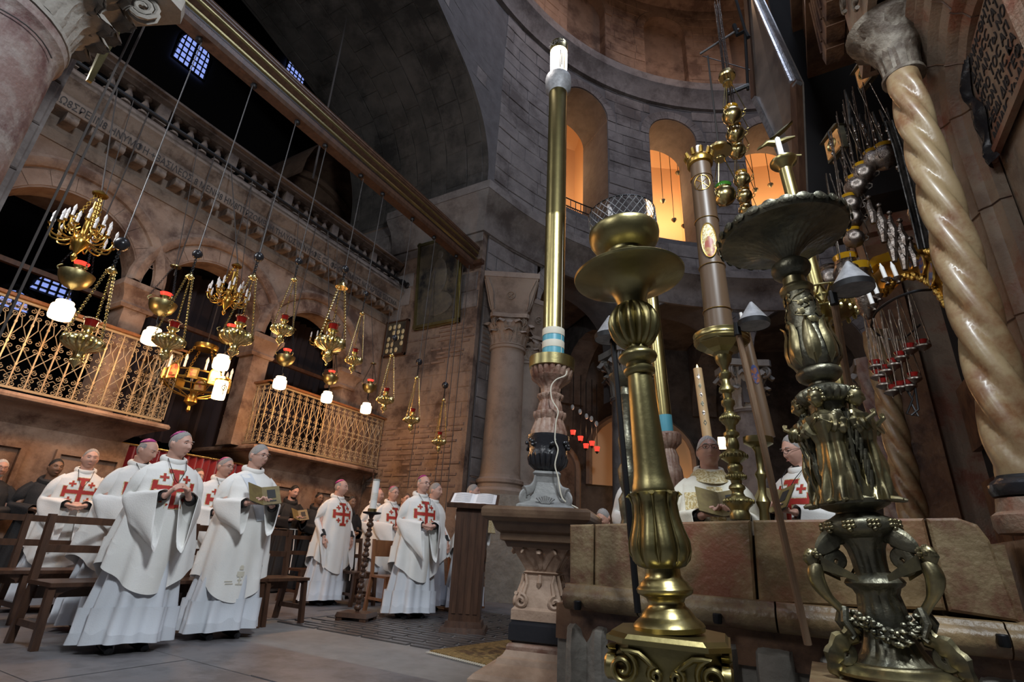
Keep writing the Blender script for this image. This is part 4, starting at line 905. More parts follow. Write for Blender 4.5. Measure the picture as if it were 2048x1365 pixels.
# angels standing round the drum
za,da=d_.at(1008); zh,_=d_.at(788); AH=zh-za
def angel(a,pose,parent):
    e=bpy.data.objects.new('angel',None); C.objects.link(e); e.parent=parent; e.location=(.082*math.cos(a),.082*math.sin(a),za); e.rotation_euler=(0,0,a+PI/2)
    H=AH; # faces -Y locally
    m=MB(); P=[]
    for i in range(61):
        t=i/60; z=H*.80*t
        wx=.072-.030*t if t<.62 else (.053+.02*math.sin((t-.62)/.38*PI*.8) if t<.93 else .053-.5*(t-.93))
        wy=wx*.72
        row=[]
        for j in range(90):
            q=2*PI*j/90; f=.13*(1-t)**.5*math.sin(q*8+2.4*math.sin(t*3.2)+ (1.5 if pose else 0)*t*3)+.09*math.sin(q*13-t*7)*(1-t)**.7+.06*math.sin(t*38+q*3)*max(0,math.sin(q-.6))*max(0,.75-t)*(1 if -.8<math.cos(q)<.8 else 0)
            if -.1<math.cos(q)<.6 and math.sin(q)<0 and .25<t<.5: f+=.10*math.sin((t-.25)/.25*PI)
            row.append((wx*(1+f)*math.cos(q)+.010*math.sin(t*3.3),wy*(1+f)*math.sin(q),z))
        P.append(row)
    m.grid(P,wv=True,cap=True); m.tube([(0,0,H*.78),(0,-.005,H*.86)],.014,10)
    m.build('robe',m_bronzeh,e,True,60)
    h=MB(); hc=Vector((.0,-.014,H*.91)); Mq=Matrix.Translation(hc)@Matrix.Rotation(R_(14),4,'X')@Matrix.Rotation(R_(12 if pose else -8),4,'Z')@Matrix.Scale(.325,4); h.grid([[headpt(PI*(i/26)*.998+.001,2*PI*j/40) for j in range(40)] for i in range(27)],wv=True,M=Mq); 
    h.build('head',m_bronzeh,e)
    hr=MB()
    for i in range(60):
        q=rn.uniform(0,2*PI); v=rn.uniform(-.35,1); x=.026*math.cos(q)*math.sqrt(1-v*v*.8); y=.031*math.sin(q)*math.sqrt(1-v*v*.8)
        if y<-.009 and v<.62: continue
        hr.ball(hc+Vector((x,y+.003,.035*v+.003)),.0072,8,6)
    tag(hr.build('hair_curls',m_bronzeh,e),kind='stuff')
    for s in (-1,1):
        el=Vector((s*.062,-.012,H*.60)); sh=Vector((s*.046,0,H*.745)); hd=Vector((s*.006,-.055,H*.70)) if not pose else Vector((s*.05,-.075,H*.70))
        MB().tube(spline([sh+Vector((-s*.01,0,.004)),(sh+el)/2+Vector((s*.006,0,.003)),el+Vector((0,0,.004)),el+(hd-el)*.30+Vector((0,0,-.004)),el+(hd-el)*.60+Vector((0,0,-.010))],5),[.014+.004*math.sin(q*1.3)+.0007*q for q in range(21)],16).build('sleeve',m_bronzeh,e)
        MB().tube([el,el+(hd-el)*.6,hd],[.010,.009,.007],8).build('forearm',m_bronzeh,e)
        hnd=MB(); hnd.ball(hd,(.005,.007,.009),8,6)
        for k in range(4): hnd.tube([hd+Vector((0,-.004+.004*k,.006)),hd+Vector((-s*.001,-.004+.003*k*(1.6 if pose else 1),.020-.002*abs(k-1)))],[.0026,.0018],5)
        hnd.tube([hd,hd+Vector((-s*.004,.010,.012))],[.003,.002],5); hnd.build('hand',m_bronzeh,e)
        # wing: layered feathers down the back
        w=MB(); P=[]
        for i in range(21):
            t=i/20; lead=Vector((s*(.052+.060*math.sin(t*PI*.55+.25)*(1-.15*t)),.004+.012*t,H*(.80+.10*math.sin(t*PI*1.4)*(1-t)-.68*t**1.25)))
            wd_=.034*(math.sin(min(1,t*1.25+.12)*PI))**.6+.004
            P.append([lead+Vector((-s*wd_*k,.008*math.sin(k*PI)+.003*math.sin(i*2.0+k*7),-.006*k)) for k in (0,.25,.5,.75,1)])
        w.grid(P); w.grid([[q+Vector((0,.007,0)) for q in r] for r in P]); w.build('wing',m_bronze,e,True,60)
        for q in range(7):
            t0=.25+q*.1; p0=P[int(t0*20)][0]; MB().tube([p0,p0+Vector((-s*.012,.004,-.05)),p0+Vector((-s*.022,.004,-.085))],[.006,.007,.002],6).build('feather',m_bronze,e)
        MB().tube([(s*.02,-.04,.004),(s*.024,-.066,.0),(s*.026,-.078,-.003)],[.010,.009,.005],8).build('foot',m_bronzeh,e)
for i,(a,po) in enumerate(((-1.95,0),(-.35,1),(1.25,0),(2.85,1))): angel(a,po,d_.e)
# cherub brackets with scrolls and garlands
zc1,_=d_.at(1150); zc0,_=d_.at(1250); 
def cherub(a,parent):
    e=bpy.data.objects.new('cherub',None); C.objects.link(e); e.parent=parent; e.rotation_euler=(0,0,a)
    h=MB(); hc=Vector((.185,0,zc1+.055)); h.grid([[headpt(PI*(i/22)*.998+.001,2*PI*j/32,1.0,.6) for j in range(32)] for i in range(23)],wv=True,M=Matrix.Translation(hc)@Matrix.Rotation(PI/2,4,'Z')@Matrix.Scale(.27,4)); h.build('head',m_bronzeh,e)
    k=MB()
    for i in range(20):
        q=rn.uniform(0,2*PI); v=rn.uniform(0,1); k.ball(hc+Vector((-.006+.022*math.cos(q)*math.sqrt(1-v*v),.024*math.sin(q)*math.sqrt(1-v*v),.024*v+.003)),.008,6,5)
    tag(k.build('hair_curls',m_bronzeh,e),kind='stuff')
    MB().tube(spline([(.175,0,zc1+.035),(.185,0,zc1-.01),(.165,0,zc1-.06),(.125,0,zc1-.11),(.10,0,zc1-.15)],5),[.014+.013*math.sin(min(1,i/14+.18)*PI) for i in range(21)],12).build('torso',m_bronzeh,e)
    for s in (-1,1):
        w=MB(); P=[]
        for i in range(9):
            t=i/8; P.append([(.165-.085*t-.01*j*0,s*(.016+.045*t)+s*.0,zc1+.035-.035*t+.045*(j/4)*(1-t*.6)-.02) for j in range(5)])
        w.grid(P); w.grid([[Vector(q)+Vector((0,s*.006,0)) for q in r] for r in P]); w.build('wing',m_bronzeh,e)
        MB().tube([(.12,s*.008,zc1-.10),(.135,s*.022,zc1-.14),(.115,s*.026,zc1-.18),(.13,s*.03,zc1-.19)],[.014,.013,.009,.007],8).build('leg',m_bronze,e)
    sc=MB(); pts=[(.085+.0,0,zc1-.02)]; sp_=spiral((.105,zc1+.045),.034,.008,-.6*PI,1.6*PI,18)
    sc.tube([(x,0,z) for x,z in sp_],[.011]*19,8,flat=1.8); sc.build('upper_scroll',m_bronze,e)
    MB().tube(spline([(.06,0,zc1+.11),(.09,0,zc1+.12),(.13,0,zc1+.095),(.16,0,zc1+.07)],5),[.008+.014*math.sin(i/15*PI) for i in range(16)],8,flat=1.6).build('leaf',m_bronze,e)
    MB().tube([(x,0,z) for x,z in spiral((.145,zc0-.08),.036,.006,.55*PI,-2.3*PI,24)],.008,8,flat=2).build('lower_scroll',m_bronze,e)
    MB().tube(spline([(.095,0,zc1-.16),(.115,0,zc0-.03),(.165,0,zc0-.06),(.190,0,zc0-.11),(.175,0,zc0-.15)],5),[.007+.010*math.sin(i/20*PI)+.003*math.sin(i*1.6) for i in range(21)],8,flat=1.8).build('acanthus_leaf',m_bronzeh,e)
for a in (-2.75,-.55,1.55): cherub(a,d_.e)
gd=MB(); 
for i in range(230):
    a=rn.uniform(0,2*PI); z=zc0-.005+.026*math.cos(a*3+1.2)+rn.uniform(-.024,.024); r=.098+rn.uniform(-.008,.016)
    gd.ball((r*math.cos(a),r*math.sin(a),z),(.010,.010,.009),7,5)
    if i%4==0: gd.torus((r*1.06*math.cos(a),r*1.06*math.sin(a),z),.011,.003,8,4,T(0,0,0))
tag(gd.build('garland',m_bronze,d_.e),kind='stuff')
pd=MB(); pd.box((d_.p0.x,d_.p0.y-.02,(d_.p0.z-.03)/2),(.5,.5,d_.p0.z-.035)); tag(pd.build('stone_pedestal',m_par2,None,False),'plain stone pedestal under the angel candlestick at the bottom edge','pedestal')
# ---- main lit candle on carved marble candlestick
c_=Stick('marble_candlestick','carved reddish and black marble candlestick carrying the tall brass candle with the glowing lamp','candlestick',(1091,1022),(1104,722),4.6)
c_.lathe('brass_band',[(741,43),(740,45),(720,45.5),(719,43),(722,40)],m_brassd,40)
c_.lathe('fluted_cap',[(764,30,0),(756,40,.12),(745,43,.14),(739,42,0),(738,20,0)],m_ston3,80,k=20)
c_.lathe('leaf_neck',[(800,20,0),(790,19,.1),(776,21,.1),(768,30,.12),(762,38,.12),(758,41,.1),(756,35,0)],m_ston3,64,k=12)
c_.lathe('upper_leaf_ring',[(834,24,0),(826,26,.1),(812,24,.12),(804,21,.1),(800,23,.1),(796,27,.14),(792,27,.14),(789,20,0)],m_ston3,64,k=12)
c_.lathe('lower_leaf_ring',[(874,36,0),(866,37,.1),(852,32,.12),(842,28,.1),(838,31,.14),(832,34,.16),(827,33,.14),(825,24,0)],m_ston3,64,k=14)
c_.lathe('black_bowl',[(946,20,0),(942,26,.1),(932,38,.16),(920,41,.16),(914,40,0),(908,38,0),(892,38,0),(880,41,0),(874,41,0),(872,34,0)],m_blackm,80,k=20)
for i in range(6):
    z,d=c_.at(893); r=40/FPX*d; a=i*PI/3; m=MB()
    for q in range(9): m.ball((r*math.cos(a+rn.uniform(-.3,.3)),r*math.sin(a+rn.uniform(-.3,.3)),z+rn.uniform(-.045,.045)),.017,8,6)
    m.build('mask_ornament',m_blackm,c_.e)
zb,_=c_.at(946)
m=MB(); P=[]
for t,w in ((0,.235),(.06,.235),(.10,.215),(.2,.15),(.4,.105),(.7,.09),(.85,.10),(.93,.12),(1,.10)):
    z=.0+zb*t; P.append([(w*sx,w*sy,z) for sx,sy in ((-1,-1),(1,-1),(1,1),(-1,1))])
m.grid(P,wv=True,cap=True,M=T(0,0,0,rz=YAW-.1)); m.build('square_foot',m_greym,c_.e,False)
for i in range(4):
    M_=T(0,0,0,rz=YAW-.1+PI/4+i*PI/2)
    m=MB(); m.tube([(x,0,z) for x,z in spiral((.235,.075),.055,.01,1.3,-3.2*PI+1.3,24)],.014,8,M_,flat=1.8); m.build('foot_volute',m_greym,c_.e)
    m=MB(); m.tube(spline([(.25,0,.13),(.18,0,.16),(.14,0,.22),(.13,0,.30)],5),[.03,.03,.028,.027,.026,.024,.022,.02,.018,.016,.014,.013,.012,.011,.01,.01],8,M_,flat=1.5); m.build('foot_leaf',m_greym,c_.e)
    M2=T(0,0,0,rz=YAW-.1+i*PI/2); m=MB()
    for k in range(-3,4): m.tube([(.03*k*.3,-.21,.04),(.024*k,-.205,.10-.006*abs(k))],[.005,.011],6,M2)
    m.build('shell',m_greym,c_.e)
lc=Stick('tall_brass_candle','tall brass-cased candle with blue and cream taped foot and a glowing white lamp on top','candle',(1106,716),(1118,92),4.6)
lc.lathe('brass_case',[(668,21),(600,20.8),(440,20),(437,20.6),(434,20),(300,18.8),(185,18)],m_brass,36)
lc.lathe('taped_foot',[(716,22),(712,22),(670,21.5),(664,21)],m_tape,36)
for y in (693,668): 
    z,d=lc.at(y); MB().lathe([(22.2/FPX*d,z-.035),(22.4/FPX*d,z-.03),(22.4/FPX*d,z+.03),(22.2/FPX*d,z+.035)],36).build('cream_band',m_cream2,lc.e)
lc.lathe('grey_collar',[(190,17),(184,20),(180,25),(164,26),(158,25),(154,18)],m_steel,36)
lc.lathe('glowing_lamp',[(160,16),(150,16.5),(110,17),(104,16.5)],m_litw,28)
lc.lathe('pierced_crown',[(106,17.2),(92,17.4),(90,16),(104,15)],m_brass,28)
z,d=lc.at(130); rl=17.6/FPX*d
for i in range(10):
    a=-1.9+i*.16; MB().box((0,0,0),(.006,.012,.20 if i%3 else .3),T(rl*math.cos(a),rl*math.sin(a),z-.02,rz=a)).build('lamp_bar',m_brass,lc.e,False) if i in(6,7,9) else None
text_mesh('crown_letters','X\u03a1\u0399\u03a3',.09,.004,m_ink,Matrix.Rotation(0,4,'Z')@Matrix.Translation((-.08,-rl-.004,lc.at(102)[0]-.01))@Matrix.Rotation(PI/2,4,'X'),lc.e)
pl=atd(1118,92,4.6); point('candle_lamp_light',(lc.p1.x-.25,lc.p1.y-.25,lc.p1.z-.2),25,(1,.93,.88),.12)
cord=MB(); cord.tube([lc.p0*0+Vector((.095,-.03,lc.at(y)[0])) for y in (190,400,600,716)],.006,6); cord.build('power_cable',m_cream2,lc.e)
pts=[atd(x,y,4.42) for x,y in ((1134,742),(1130,752),(1112,760),(1102,775),(1104,800),(1116,822),(1112,845),(1110,880),(1116,900),(1110,930),(1116,955),(1122,990),(1132,1005),(1158,1020),(1152,1035),(1140,1048))]
lcd=MB().tube(spline([p-c_.p0 for p in pts],5),.006,6).build('lamp_cord',m_cream2,c_.e); lcd.matrix_local=c_.q.inverted().to_matrix().to_4x4()
# plinth table of the marble candlestick
pt=thing('plinth_table','carved stone pedestal table with brown marble top under the marble candlestick','pedestal',(c_.p0.x,c_.p0.y,0),YAW-R_(16))
ZT=c_.p0.z
def zpx(y): return atd(1088,y,4.45).z
def sq(name,st,mt,smooth=False):
    m=MB(); P=[[(w*a,w*b_,z) for a,b_ in ((-1,-1),(1,-1),(1,1),(-1,1))] for w,z in st]; m.grid(P,wv=True,cap=True); return m.build(name,mt,pt,smooth)
sq('tabletop',[(.38,ZT-.115),(.405,ZT-.10),(.425,ZT-.085),(.43,ZT-.06),(.43,ZT-.03),(.42,ZT-.012),(.40,ZT-.002)],m_tbl)
sq('frieze_block',[(.25,ZT-.30),(.27,ZT-.26),(.30,ZT-.25),(.30,ZT-.20),(.33,ZT-.18),(.36,ZT-.115)],m_tbl)
zz=ZT-.30
sq('carved_stem',[(.205,.62),(.205,.68),(.185,.70),(.17,.74),(.15,.80),(.125,.86),(.12,.93),(.135,.95),(.12,.955),(.15,1.0),(.20,zz+.05),(.24,zz+.005)] if zz>.95 else [(.205,.40),(.205,.47),(.185,.49),(.17,.56),(.15,.62),(.125,.68),(.12,.72),(.14,.735),(.12,.745),(.15,.80),(.22,zz)],m_plinth)
for i in range(4):
    M_=T(0,0,0,rz=i*PI/2)
    for k in (-1,0,1):
        m=MB(); m.tube(spline([(k*.03,-.13,.76),(k*.05,-.15,.82),(k*.11,-.20,zz-.02),(k*.14,-.235,zz-.045)],5),[.012+.022*math.sin(q/15*PI) for q in range(16)],8,M_,flat=.6); m.build('leaf',m_plinth,pt)
    for s in (-1,1):
        m=MB(); m.tube([(x,-.19,z) for x,z in spiral((s*.135,.53),.05,.012,PI/2,PI/2+s*2.6*PI,20)],.016,6,M_); m.tube([(s*.12,-.17,.58),(s*.10,-.15,.66),(s*.115,-.14,.72)],[.02,.015,.01],6,M_); m.build('side_scroll',m_plinth,pt)
    m=MB(); m.tube([(0,-.145,.72),(0,-.155,.66),(0,-.16,.63)],[.012,.022,.004],8,M_); m.build('pendant_leaf',m_plinth,pt)
sq('black_block',[(.19,.25),(.215,.265),(.215,.37),(.20,.385),(.2,.40)],m_blackm)
sq('red_moulding',[(.225,.20),(.225,.225),(.215,.24),(.19,.25)],m_ston3)
sq('stepped_base',[(.44,0),(.44,.03),(.41,.06),(.33,.10),(.285,.115),(.275,.15),(.25,.16),(.225,.20)],m_plinth)
# ---- brown candle with icon on turned brass stand
i_=Stick('turned_brass_stand','slim turned brass stand with wide octagonal tray standing on the marble parapet','candlestick',(1481,1040),(1442,675),3.55)
i_.lathe('turned_stem',[(1040,19),(1030,20),(1022,17),(1016,20),(1011,26),(1004,28),(998,25),(993,14),(987,11),(982,12),(978,16),(973,15),(968,10),(962,11),(957,18),(951,18),(945,13),(938,15),(932,14),(928,11),(924,16),(918,24),(911,25),(905,20),(900,11),(892,13),(885,12),(878,10),(873,15),(867,15),(862,9),(852,10),(846,16),(838,18),(830,15),(825,9),(815,9),(810,13),(803,13),(798,8),(788,9),(783,15),(776,14),(770,8),(760,7),(754,12),(748,12),(742,6),(734,8),(726,14),(718,16),(712,16)],m_brassd,36)
for y0,h,nm in ((1004,28,'gadroon_ring'),(914,25,'gadroon_ring'),(838,18.3,'gadroon_ring'),(955,18.4,'gadroon_ring')):
    z,d=i_.at(y0); r=h/FPX*d; m=MB()
    for q in range(22): m.ball((r*math.cos(q*2*PI/22),r*math.sin(q*2*PI/22),z),(.007,.007,.013),6,5)
    tag(m.build(nm,m_brassd,i_.e),kind='stuff')
i_.lathe('tray',[(716,15),(708,20),(702,34),(692,50),(688,51)],m_brassd,8,smooth=False)
i_.lathe('tray_rim',[(690,50),(686,53),(682,51),(680,53),(676,52),(673,53),(671,53),(670,48),(680,44)],m_brass,40)
w_=Stick('icon_candle','tall brown wax candle with oval painted icon and gilt crown on top','candle',(1441,680),(1399,322),3.55)
w_.lathe('wax_shaft',[(680,28),(600,25),(500,23),(400,21),(330,19.5)],m_wax,36)
for y in (625,537,445,360): 
    z,d=w_.at(y); r=(19.5+(y-330)*.0245+.4)/FPX*d; MB().torus((0,0,z),r,.003,36,5).build('gold_ring',m_gold,w_.e)
w_.lathe('gilt_crown',[(334,20),(332,24),(328,25),(322,25),(319,22),(316,20)],m_gold,36)
z,d=w_.at(318); r=22/FPX*d
for i in range(10):
    MB().tube([(r*math.cos(i*PI/5),r*math.sin(i*PI/5),z-.01),(r*1.18*math.cos(i*PI/5),r*1.18*math.sin(i*PI/5),z+.035),(r*1.1*math.cos(i*PI/5),r*1.1*math.sin(i*PI/5),z+.06)],[.018,.016,.003],6).build('crown_leaf',m_gold,w_.e)
MB().lathe([(0,z),(.018,z),(.017,z+.13),(.003,z+.14),(0,z+.14)],14).build('white_candle',m_white,w_.e)
fa=math.atan2(-w_.p0.y,-w_.p0.x); fl_=(w_.q.inverted()@Vector((math.cos(fa),math.sin(fa),-.15)))
ang0=math.atan2(fl_.y,fl_.x)
def decal(st,y,rx,ry,mt,nm,off=.003,r_=None,parent=None):
    z,d=st.at(y); r=(r_ or 23)/FPX*d+off; m=MB(); P=[]; vs=[]; n=28
    rx=rx/FPX*d; ry=ry/FPX*d
    for k in range(6):
        for j in range(n):
            t=2*PI*j/n; vs.append((k/5*rx*math.cos(t),k/5*ry*math.sin(t)))
    P=[[(r*math.cos(ang0+vs[k*n+j][0]/r),r*math.sin(ang0+vs[k*n+j][0]/r),z+vs[k*n+j][1]) for j in range(n)] for k in range(6)]
    m.grid(P,wv=True); return m.build(nm,mt,parent or st.e)
ic=decal(w_,493,14,38,m_goldc,'icon_plaque',r_=23.6)
decal(w_,506,9,24,m_icon,'painted_figure',.005,23.6,ic); 
z,d=w_.at(493); r=23.9/FPX*d+.004
MB().tube([(r*math.cos(ang0+14.5/FPX*d*math.cos(t)/r),r*math.sin(ang0+14.5/FPX*d*math.cos(t)/r),z+39/FPX*d*math.sin(t)) for t in [2*PI*k/32 for k in range(32)]],.0045,6,closed=True).build('icon_frame',m_gold,ic)
z,d=w_.at(378); r=21/FPX*d+.002
m=MB(); m.tube([(r*math.cos(ang0+.06*math.cos(t)/r),r*math.sin(ang0+.06*math.cos(t)/r),z+.07*math.sin(t)) for t in [2*PI*k/24 for k in range(24)]],.0028,5,closed=True)
m.tube([(r*math.cos(ang0),r*math.sin(ang0),z-.065),(r*math.cos(ang0),r*math.sin(ang0),z+.065)],.003,5)
for s in (-1,1): m.tube([(r*math.cos(ang0+s*.045/r),r*math.sin(ang0+s*.045/r),z-.045),(r*math.cos(ang0),r*math.sin(ang0),z),(r*math.cos(ang0-s*.045/r),r*math.sin(ang0-s*.045/r),z+.045)],.003,5)
tag(m.build('gold_monogram',m_gold,w_.e),kind='stuff')
# ---- second set: brass tube candle with pierced crown, behind the angel candlestick
g_=Stick('crowned_brass_stand','brass stand with star-pierced crown gallery, partly behind the angel candlestick','candlestick',(1690,800),(1642,606),3.3)
g_.lathe('stem',[(800,10),(790,14,.1),(760,14,.1),(748,12),(744,16),(736,14),(730,8),(718,10),(712,14),(700,16),(690,13),(684,8),(676,14),(668,16),(660,15),(654,9),(646,10),(640,14)],m_brass,48,k=14)
g_.lathe('dish',[(640,14),(636,40),(632,54),(628,54),(632,30)],m_brass,40)
z,d=g_.at(630); r=55/FPX*d
m=MB(); m.torus((0,0,z),r,.006,40,6); m.torus((0,0,z+.125),r,.006,40,6); m.build('gallery_hoops',m_brass,g_.e)
for q in range(18):
    a=q*2*PI/18; m=MB()
    for s in (-1,1): 
        for s2 in (-1,1): m.tube([(r*math.cos(a+s*.15),r*math.sin(a+s*.15),z+.0625+s2*.06),(r*math.cos(a-s*.0),r*math.sin(a),z+.0625)],.006,4,flat=2)
    m.tube([(r*math.cos(a-.15),r*math.sin(a-.15),z+.0625),(r*math.cos(a+.15),r*math.sin(a+.15),z+.0625)],.006,4,flat=2)
    m.ball((r*math.cos(a),r*math.sin(a),z-.02),(.012,.012,.02),6,5); m.build('pierced_star',m_brass,g_.e)
g2=Stick('brass_tube_candle','slender brass tube candle with saucer and small white candle, rising behind the bronze drip pan','candle',(1642,606),(1567,325),3.3)
g2.lathe('tube',[(606,13),(500,12.5),(330,12)],m_brass,28); g2.lathe('saucer',[(345,10),(336,14),(330,22),(326,25),(323,25),(326,18),(330,8)],m_brass,32)
g2.lathe('white_candle',[(330,5.5),(278,5),(275,2)],m_white,14)
# ---- background twins beyond the parapet
k_=Stick('far_brass_candle','brass-cased candle with taped foot behind the shaft of the big brass candlestick','candle',(1333,868),(1300,560),4.6)
k_.lathe('brass_case',[(832,13.5),(700,13),(560,12)],m_brass,28); k_.lathe('taped_foot',[(868,14),(832,14)],m_tape,28)
k2=Stick('far_marble_candlestick','carved marble candlestick partly hidden behind the big brass candlestick','candlestick',(1352,1080),(1333,868),4.6)
k2.lathe('carved_stem',[(1080,34,0),(1060,30,0),(1020,20,0),(1000,16,0),(985,24,.1),(960,26,.14),(940,24,0),(930,20,0),(915,20,.12),(900,15,.12),(895,20,.12),(888,27,.14),(880,28,.14),(872,28,0),(868,26,0)],m_ston3,56,k=14)
k3=Stick('far_bronze_candlestick','dark knobbly bronze candlestick standing between the black pole and the big brass candlestick','candlestick',(1259,1080),(1250,750),3.9)
k3.lathe('stem',[(1080,24),(1040,15),(1020,18),(1000,20),(985,12),(965,18),(940,20),(925,12),(905,15),(880,18),(865,12),(850,10),(800,9),(792,14),(784,10),(776,10),(768,22),(758,30),(752,32),(748,20)],m_bronze,32)
# ---- snuffers: cone caps on poles
def snuffer(label,base,top,cone,D0,D1,mt,r,hw,rr0):
    p0=atd(base[0],base[1],D0); p1=atd(top[0],top[1],D1)
    t=thing('candle_snuffer',label,'snuffer',p0,0,'long-handled candle snuffers')
    MB().tube([(0,0,0),(p1-p0)],[r*1.1,r],10).build('pole',mt,t)
    c=atd(cone[0],cone[1],D1)-p0; d=(c+p0-CAMP).dot(Fv); R=hw/FPX*d; h=R*1.75
    m=MB(); m.lathe([(R*.96,0),(R,0),(R,.30*R),(R*.98,.31*R),(.008,h),(0,h)],28,T(*c)); m.build('cone',m_steel,t)
    MB().lathe([(R*.9,.005),(R*1.01,-.002),(R*1.015,.32*R),(R*.97,.33*R)],28,T(*c)).build('cone_band',m_iron,t)
    MB().tube([p1-p0-Vector((0,0,.05)),(p1-p0)+Vector((0,0,.02)),c+Vector((-R*.6,0,.1*R))],[r*1.25,r*1.25,.006],8).build('socket',m_iron,t)
snuffer('wooden-handled snuffer with grey cone right of the icon candle',(1616,1290),(1474,655),(1508,652),3.30,3.0,m_pole,.017,30,0)
snuffer('wooden-handled snuffer with grey cone over the brass crown gallery',(1712,860),(1666,592),(1707,580),3.32,2.9,m_pole,.017,37,0)
snuffer('black-handled snuffer with dark cone left of the big brass candlestick',(1276,1226),(1225,672),(1220,680),3.33,3.2,m_iron,.018,30,0)
# ---- small lit candle with diamond marks, small right-hand candle and dish
o_=Stick('diamond_candle','lit ochre candle with a column of small diamond marks behind the cream-robed priest','candle',(1414,872),(1395,738),5.3)
o_.lathe('wax',[(880,9.5),(738,8.5)],m_wax2,20); z,d=o_.at(738); MB().lathe([(0,z),(.010,z+.015),(.006,z+.035),(0,z+.05)],10).build('flame',m_flame,o_.e)
for q,y in enumerate((756,774,792,810,828,848)):
    z,d=o_.at(y); r=9/FPX*d+.003; aa=math.atan2(-o_.p0.y,-o_.p0.x); s=4.2/FPX*d
    MB().add([(r*math.cos(aa+u/r),r*math.sin(aa+u/r),z+v) for u,v in ((-s*.8,0),(0,-s*1.5),(s*.8,0),(0,s*1.5))],[(0,1,2,3)]).build('diamond',m_silver if q%2==0 else m_bronze,o_.e)
tag(MB().tube([Vector((o_.p0.x,o_.p0.y,0.0)),o_.p0-Vector((0,0,.02))],.02,8).build('candle_pole',m_pole,None),'plain pole carrying the diamond-marked candle behind the priest','pole')
r_=Stick('small_icon_candle','smaller brown candle with blue oval icon right of the snuffer pole','candle',(1527,820),(1488,655),3.8)
r_.lathe('wax_shaft',[(875,10),(820,10),(655,9)],m_wax,24); r_.lathe('gilt_cap',[(660,11),(650,12),(646,9)],m_gold,20); r_.lathe('white_candle',[(648,3.5),(626,3)],m_white,10)
def dec2(st,y,a,b,mt,nm,rr): 
    z,d=st.at(y); r=rr/FPX*d+.003; aa=math.atan2(-st.p0.y,-st.p0.x); a=a/FPX*d; b=b/FPX*d; m=MB()
    m.grid([[(r*math.cos(aa+k/3*a*math.cos(t)/r),r*math.sin(aa+k/3*a*math.cos(t)/r),z+k/3*b*math.sin(t)) for t in [2*PI*j/20 for j in range(20)]] for k in range(4)],wv=True); return m.build(nm,mt,st.e)
dec2(r_,752,7.5,20,m_blue,'oval_icon',9.6)
s_=Stick('brass_dish_stand','small brass dish stand behind the snuffer pole','candlestick',(1530,1042),(1516,882),3.55)
s_.lathe('stem',[(1042,10),(1020,9),(1005,14),(990,7),(960,8),(950,12),(940,6),(905,8),(895,14)],m_brassd,24); s_.lathe('dish',[(897,12),(888,27),(884,28),(876,28),(880,20)],m_brassd,28)
# ================================================================ hanging beam
bm_=thing('hanging_beam','long dark moulded wooden beam with gold lines slung diagonally above the hanging lamps','beam',(-6.12,0,0))
for nm,mt,pr in (('beam_core',m_wood,[(-.10,7.02),(.08,7.02),(.10,7.08),(.10,7.16),(.06,7.2),(.06,7.32),(.12,7.36),(.12,7.42),(-.14,7.42),(-.12,7.30),(-.12,7.1)]),
    ('gilded_moulding',m_brassd,[(.101,7.20),(.125,7.22),(.125,7.25),(.101,7.27)]),('gilded_moulding',m_brassd,[(.121,7.37),(.145,7.385),(.145,7.405),(.121,7.415)]),
    ('upper_moulding',m_wood,[(-.16,7.42),(.12,7.42),(.13,7.45),(.145,7.46),(.145,7.48),(.16,7.50),(.155,7.52),(.16,7.54),(-.16,7.54)])):
    m=MB(); P=[[(o,y,z-.22+.012*math.sin(y*1.1)) for o,z in pr] for y in [-3+11.45*i/20 for i in range(21)]]; m.grid(P,wv=True,cap=True); m.build(nm,mt,bm_,False)
MB().box((.1,8.38,6.88),(.45,.12,.10)).build('bracket',m_wood,bm_,False)
for y in (2.0,2.8,3.55,4.1,4.9,5.45,6.3,7.0,7.8): MB().lathe([(0,0),(.035,.0),(.045,.03),(.035,.06),(0,.07)],10,T(0,y,6.735)).build('pulley',m_iron,bm_)
# ================================================================ oil lamps
def chain(p,q,link,th,nmax=60):
    p,q=Vector(p),Vector(q); d=q-p; L=d.length; n=max(3,min(nmax,int(L/(link*1.55)))); m=MB()
    qt=Vector((0,0,1)).rotation_difference(d.normalized()).to_matrix().to_4x4()
    for i in range(n):
        M_=Matrix.Translation(p+d*((i+.5)/n))@qt@Matrix.Rotation(PI/2*(i%2),4,'Z')@Matrix.Scale(L/n*.66/link,4,(0,0,1))
        m.torus((0,0,0),link,th,8,3,M_,ax='x')
    return m
def depth(p): return (p-CAMP).dot(Fv)
gad=MB().lathe([(0,-1.24,0),(.06,-1.24,0),(.10,-1.16,0),(.26,-1.04,.05),(.33,-.94,.06),(.29,-.86,.05),(.32,-.81,0),(.27,-.75,0),(.25,-.58,.06),(.31,-.42,.08),(.46,-.33,.10),(.76,-.22,.14),(.95,-.06,.16),(1.0,.12,.16),(.93,.30,.16),(.68,.46,.12),(.38,.58,.0),(.22,.70,0),(.21,.82,0),(.33,.92,0),(.36,1.0,0),(.28,1.03,0),(0,1.03,0)],64,k=16)
gadm=gad.mesh('lamp_body',m_lamp)
crm=MB().lathe([(0,-.42),(.10,-.40),(.30,-.30),(.42,-.12),(.50,-.05),(.50,.02),(.40,.06),(.34,.25),(.18,.40),(.06,.46),(.05,.62),(0,.62)],24)
for i in range(6): crm.ball((.46*math.cos(i*PI/3),.46*math.sin(i*PI/3),-.1),.09,8,6)
crmm=crm.mesh('crown',m_lamp)
bellm=MB().lathe([(.62,-.35),(.60,-.28),(.42,-.16),(.34,.15),(.2,.30),(.06,.34),(.05,.5),(0,.5)],24).mesh('crown',m_lamp)
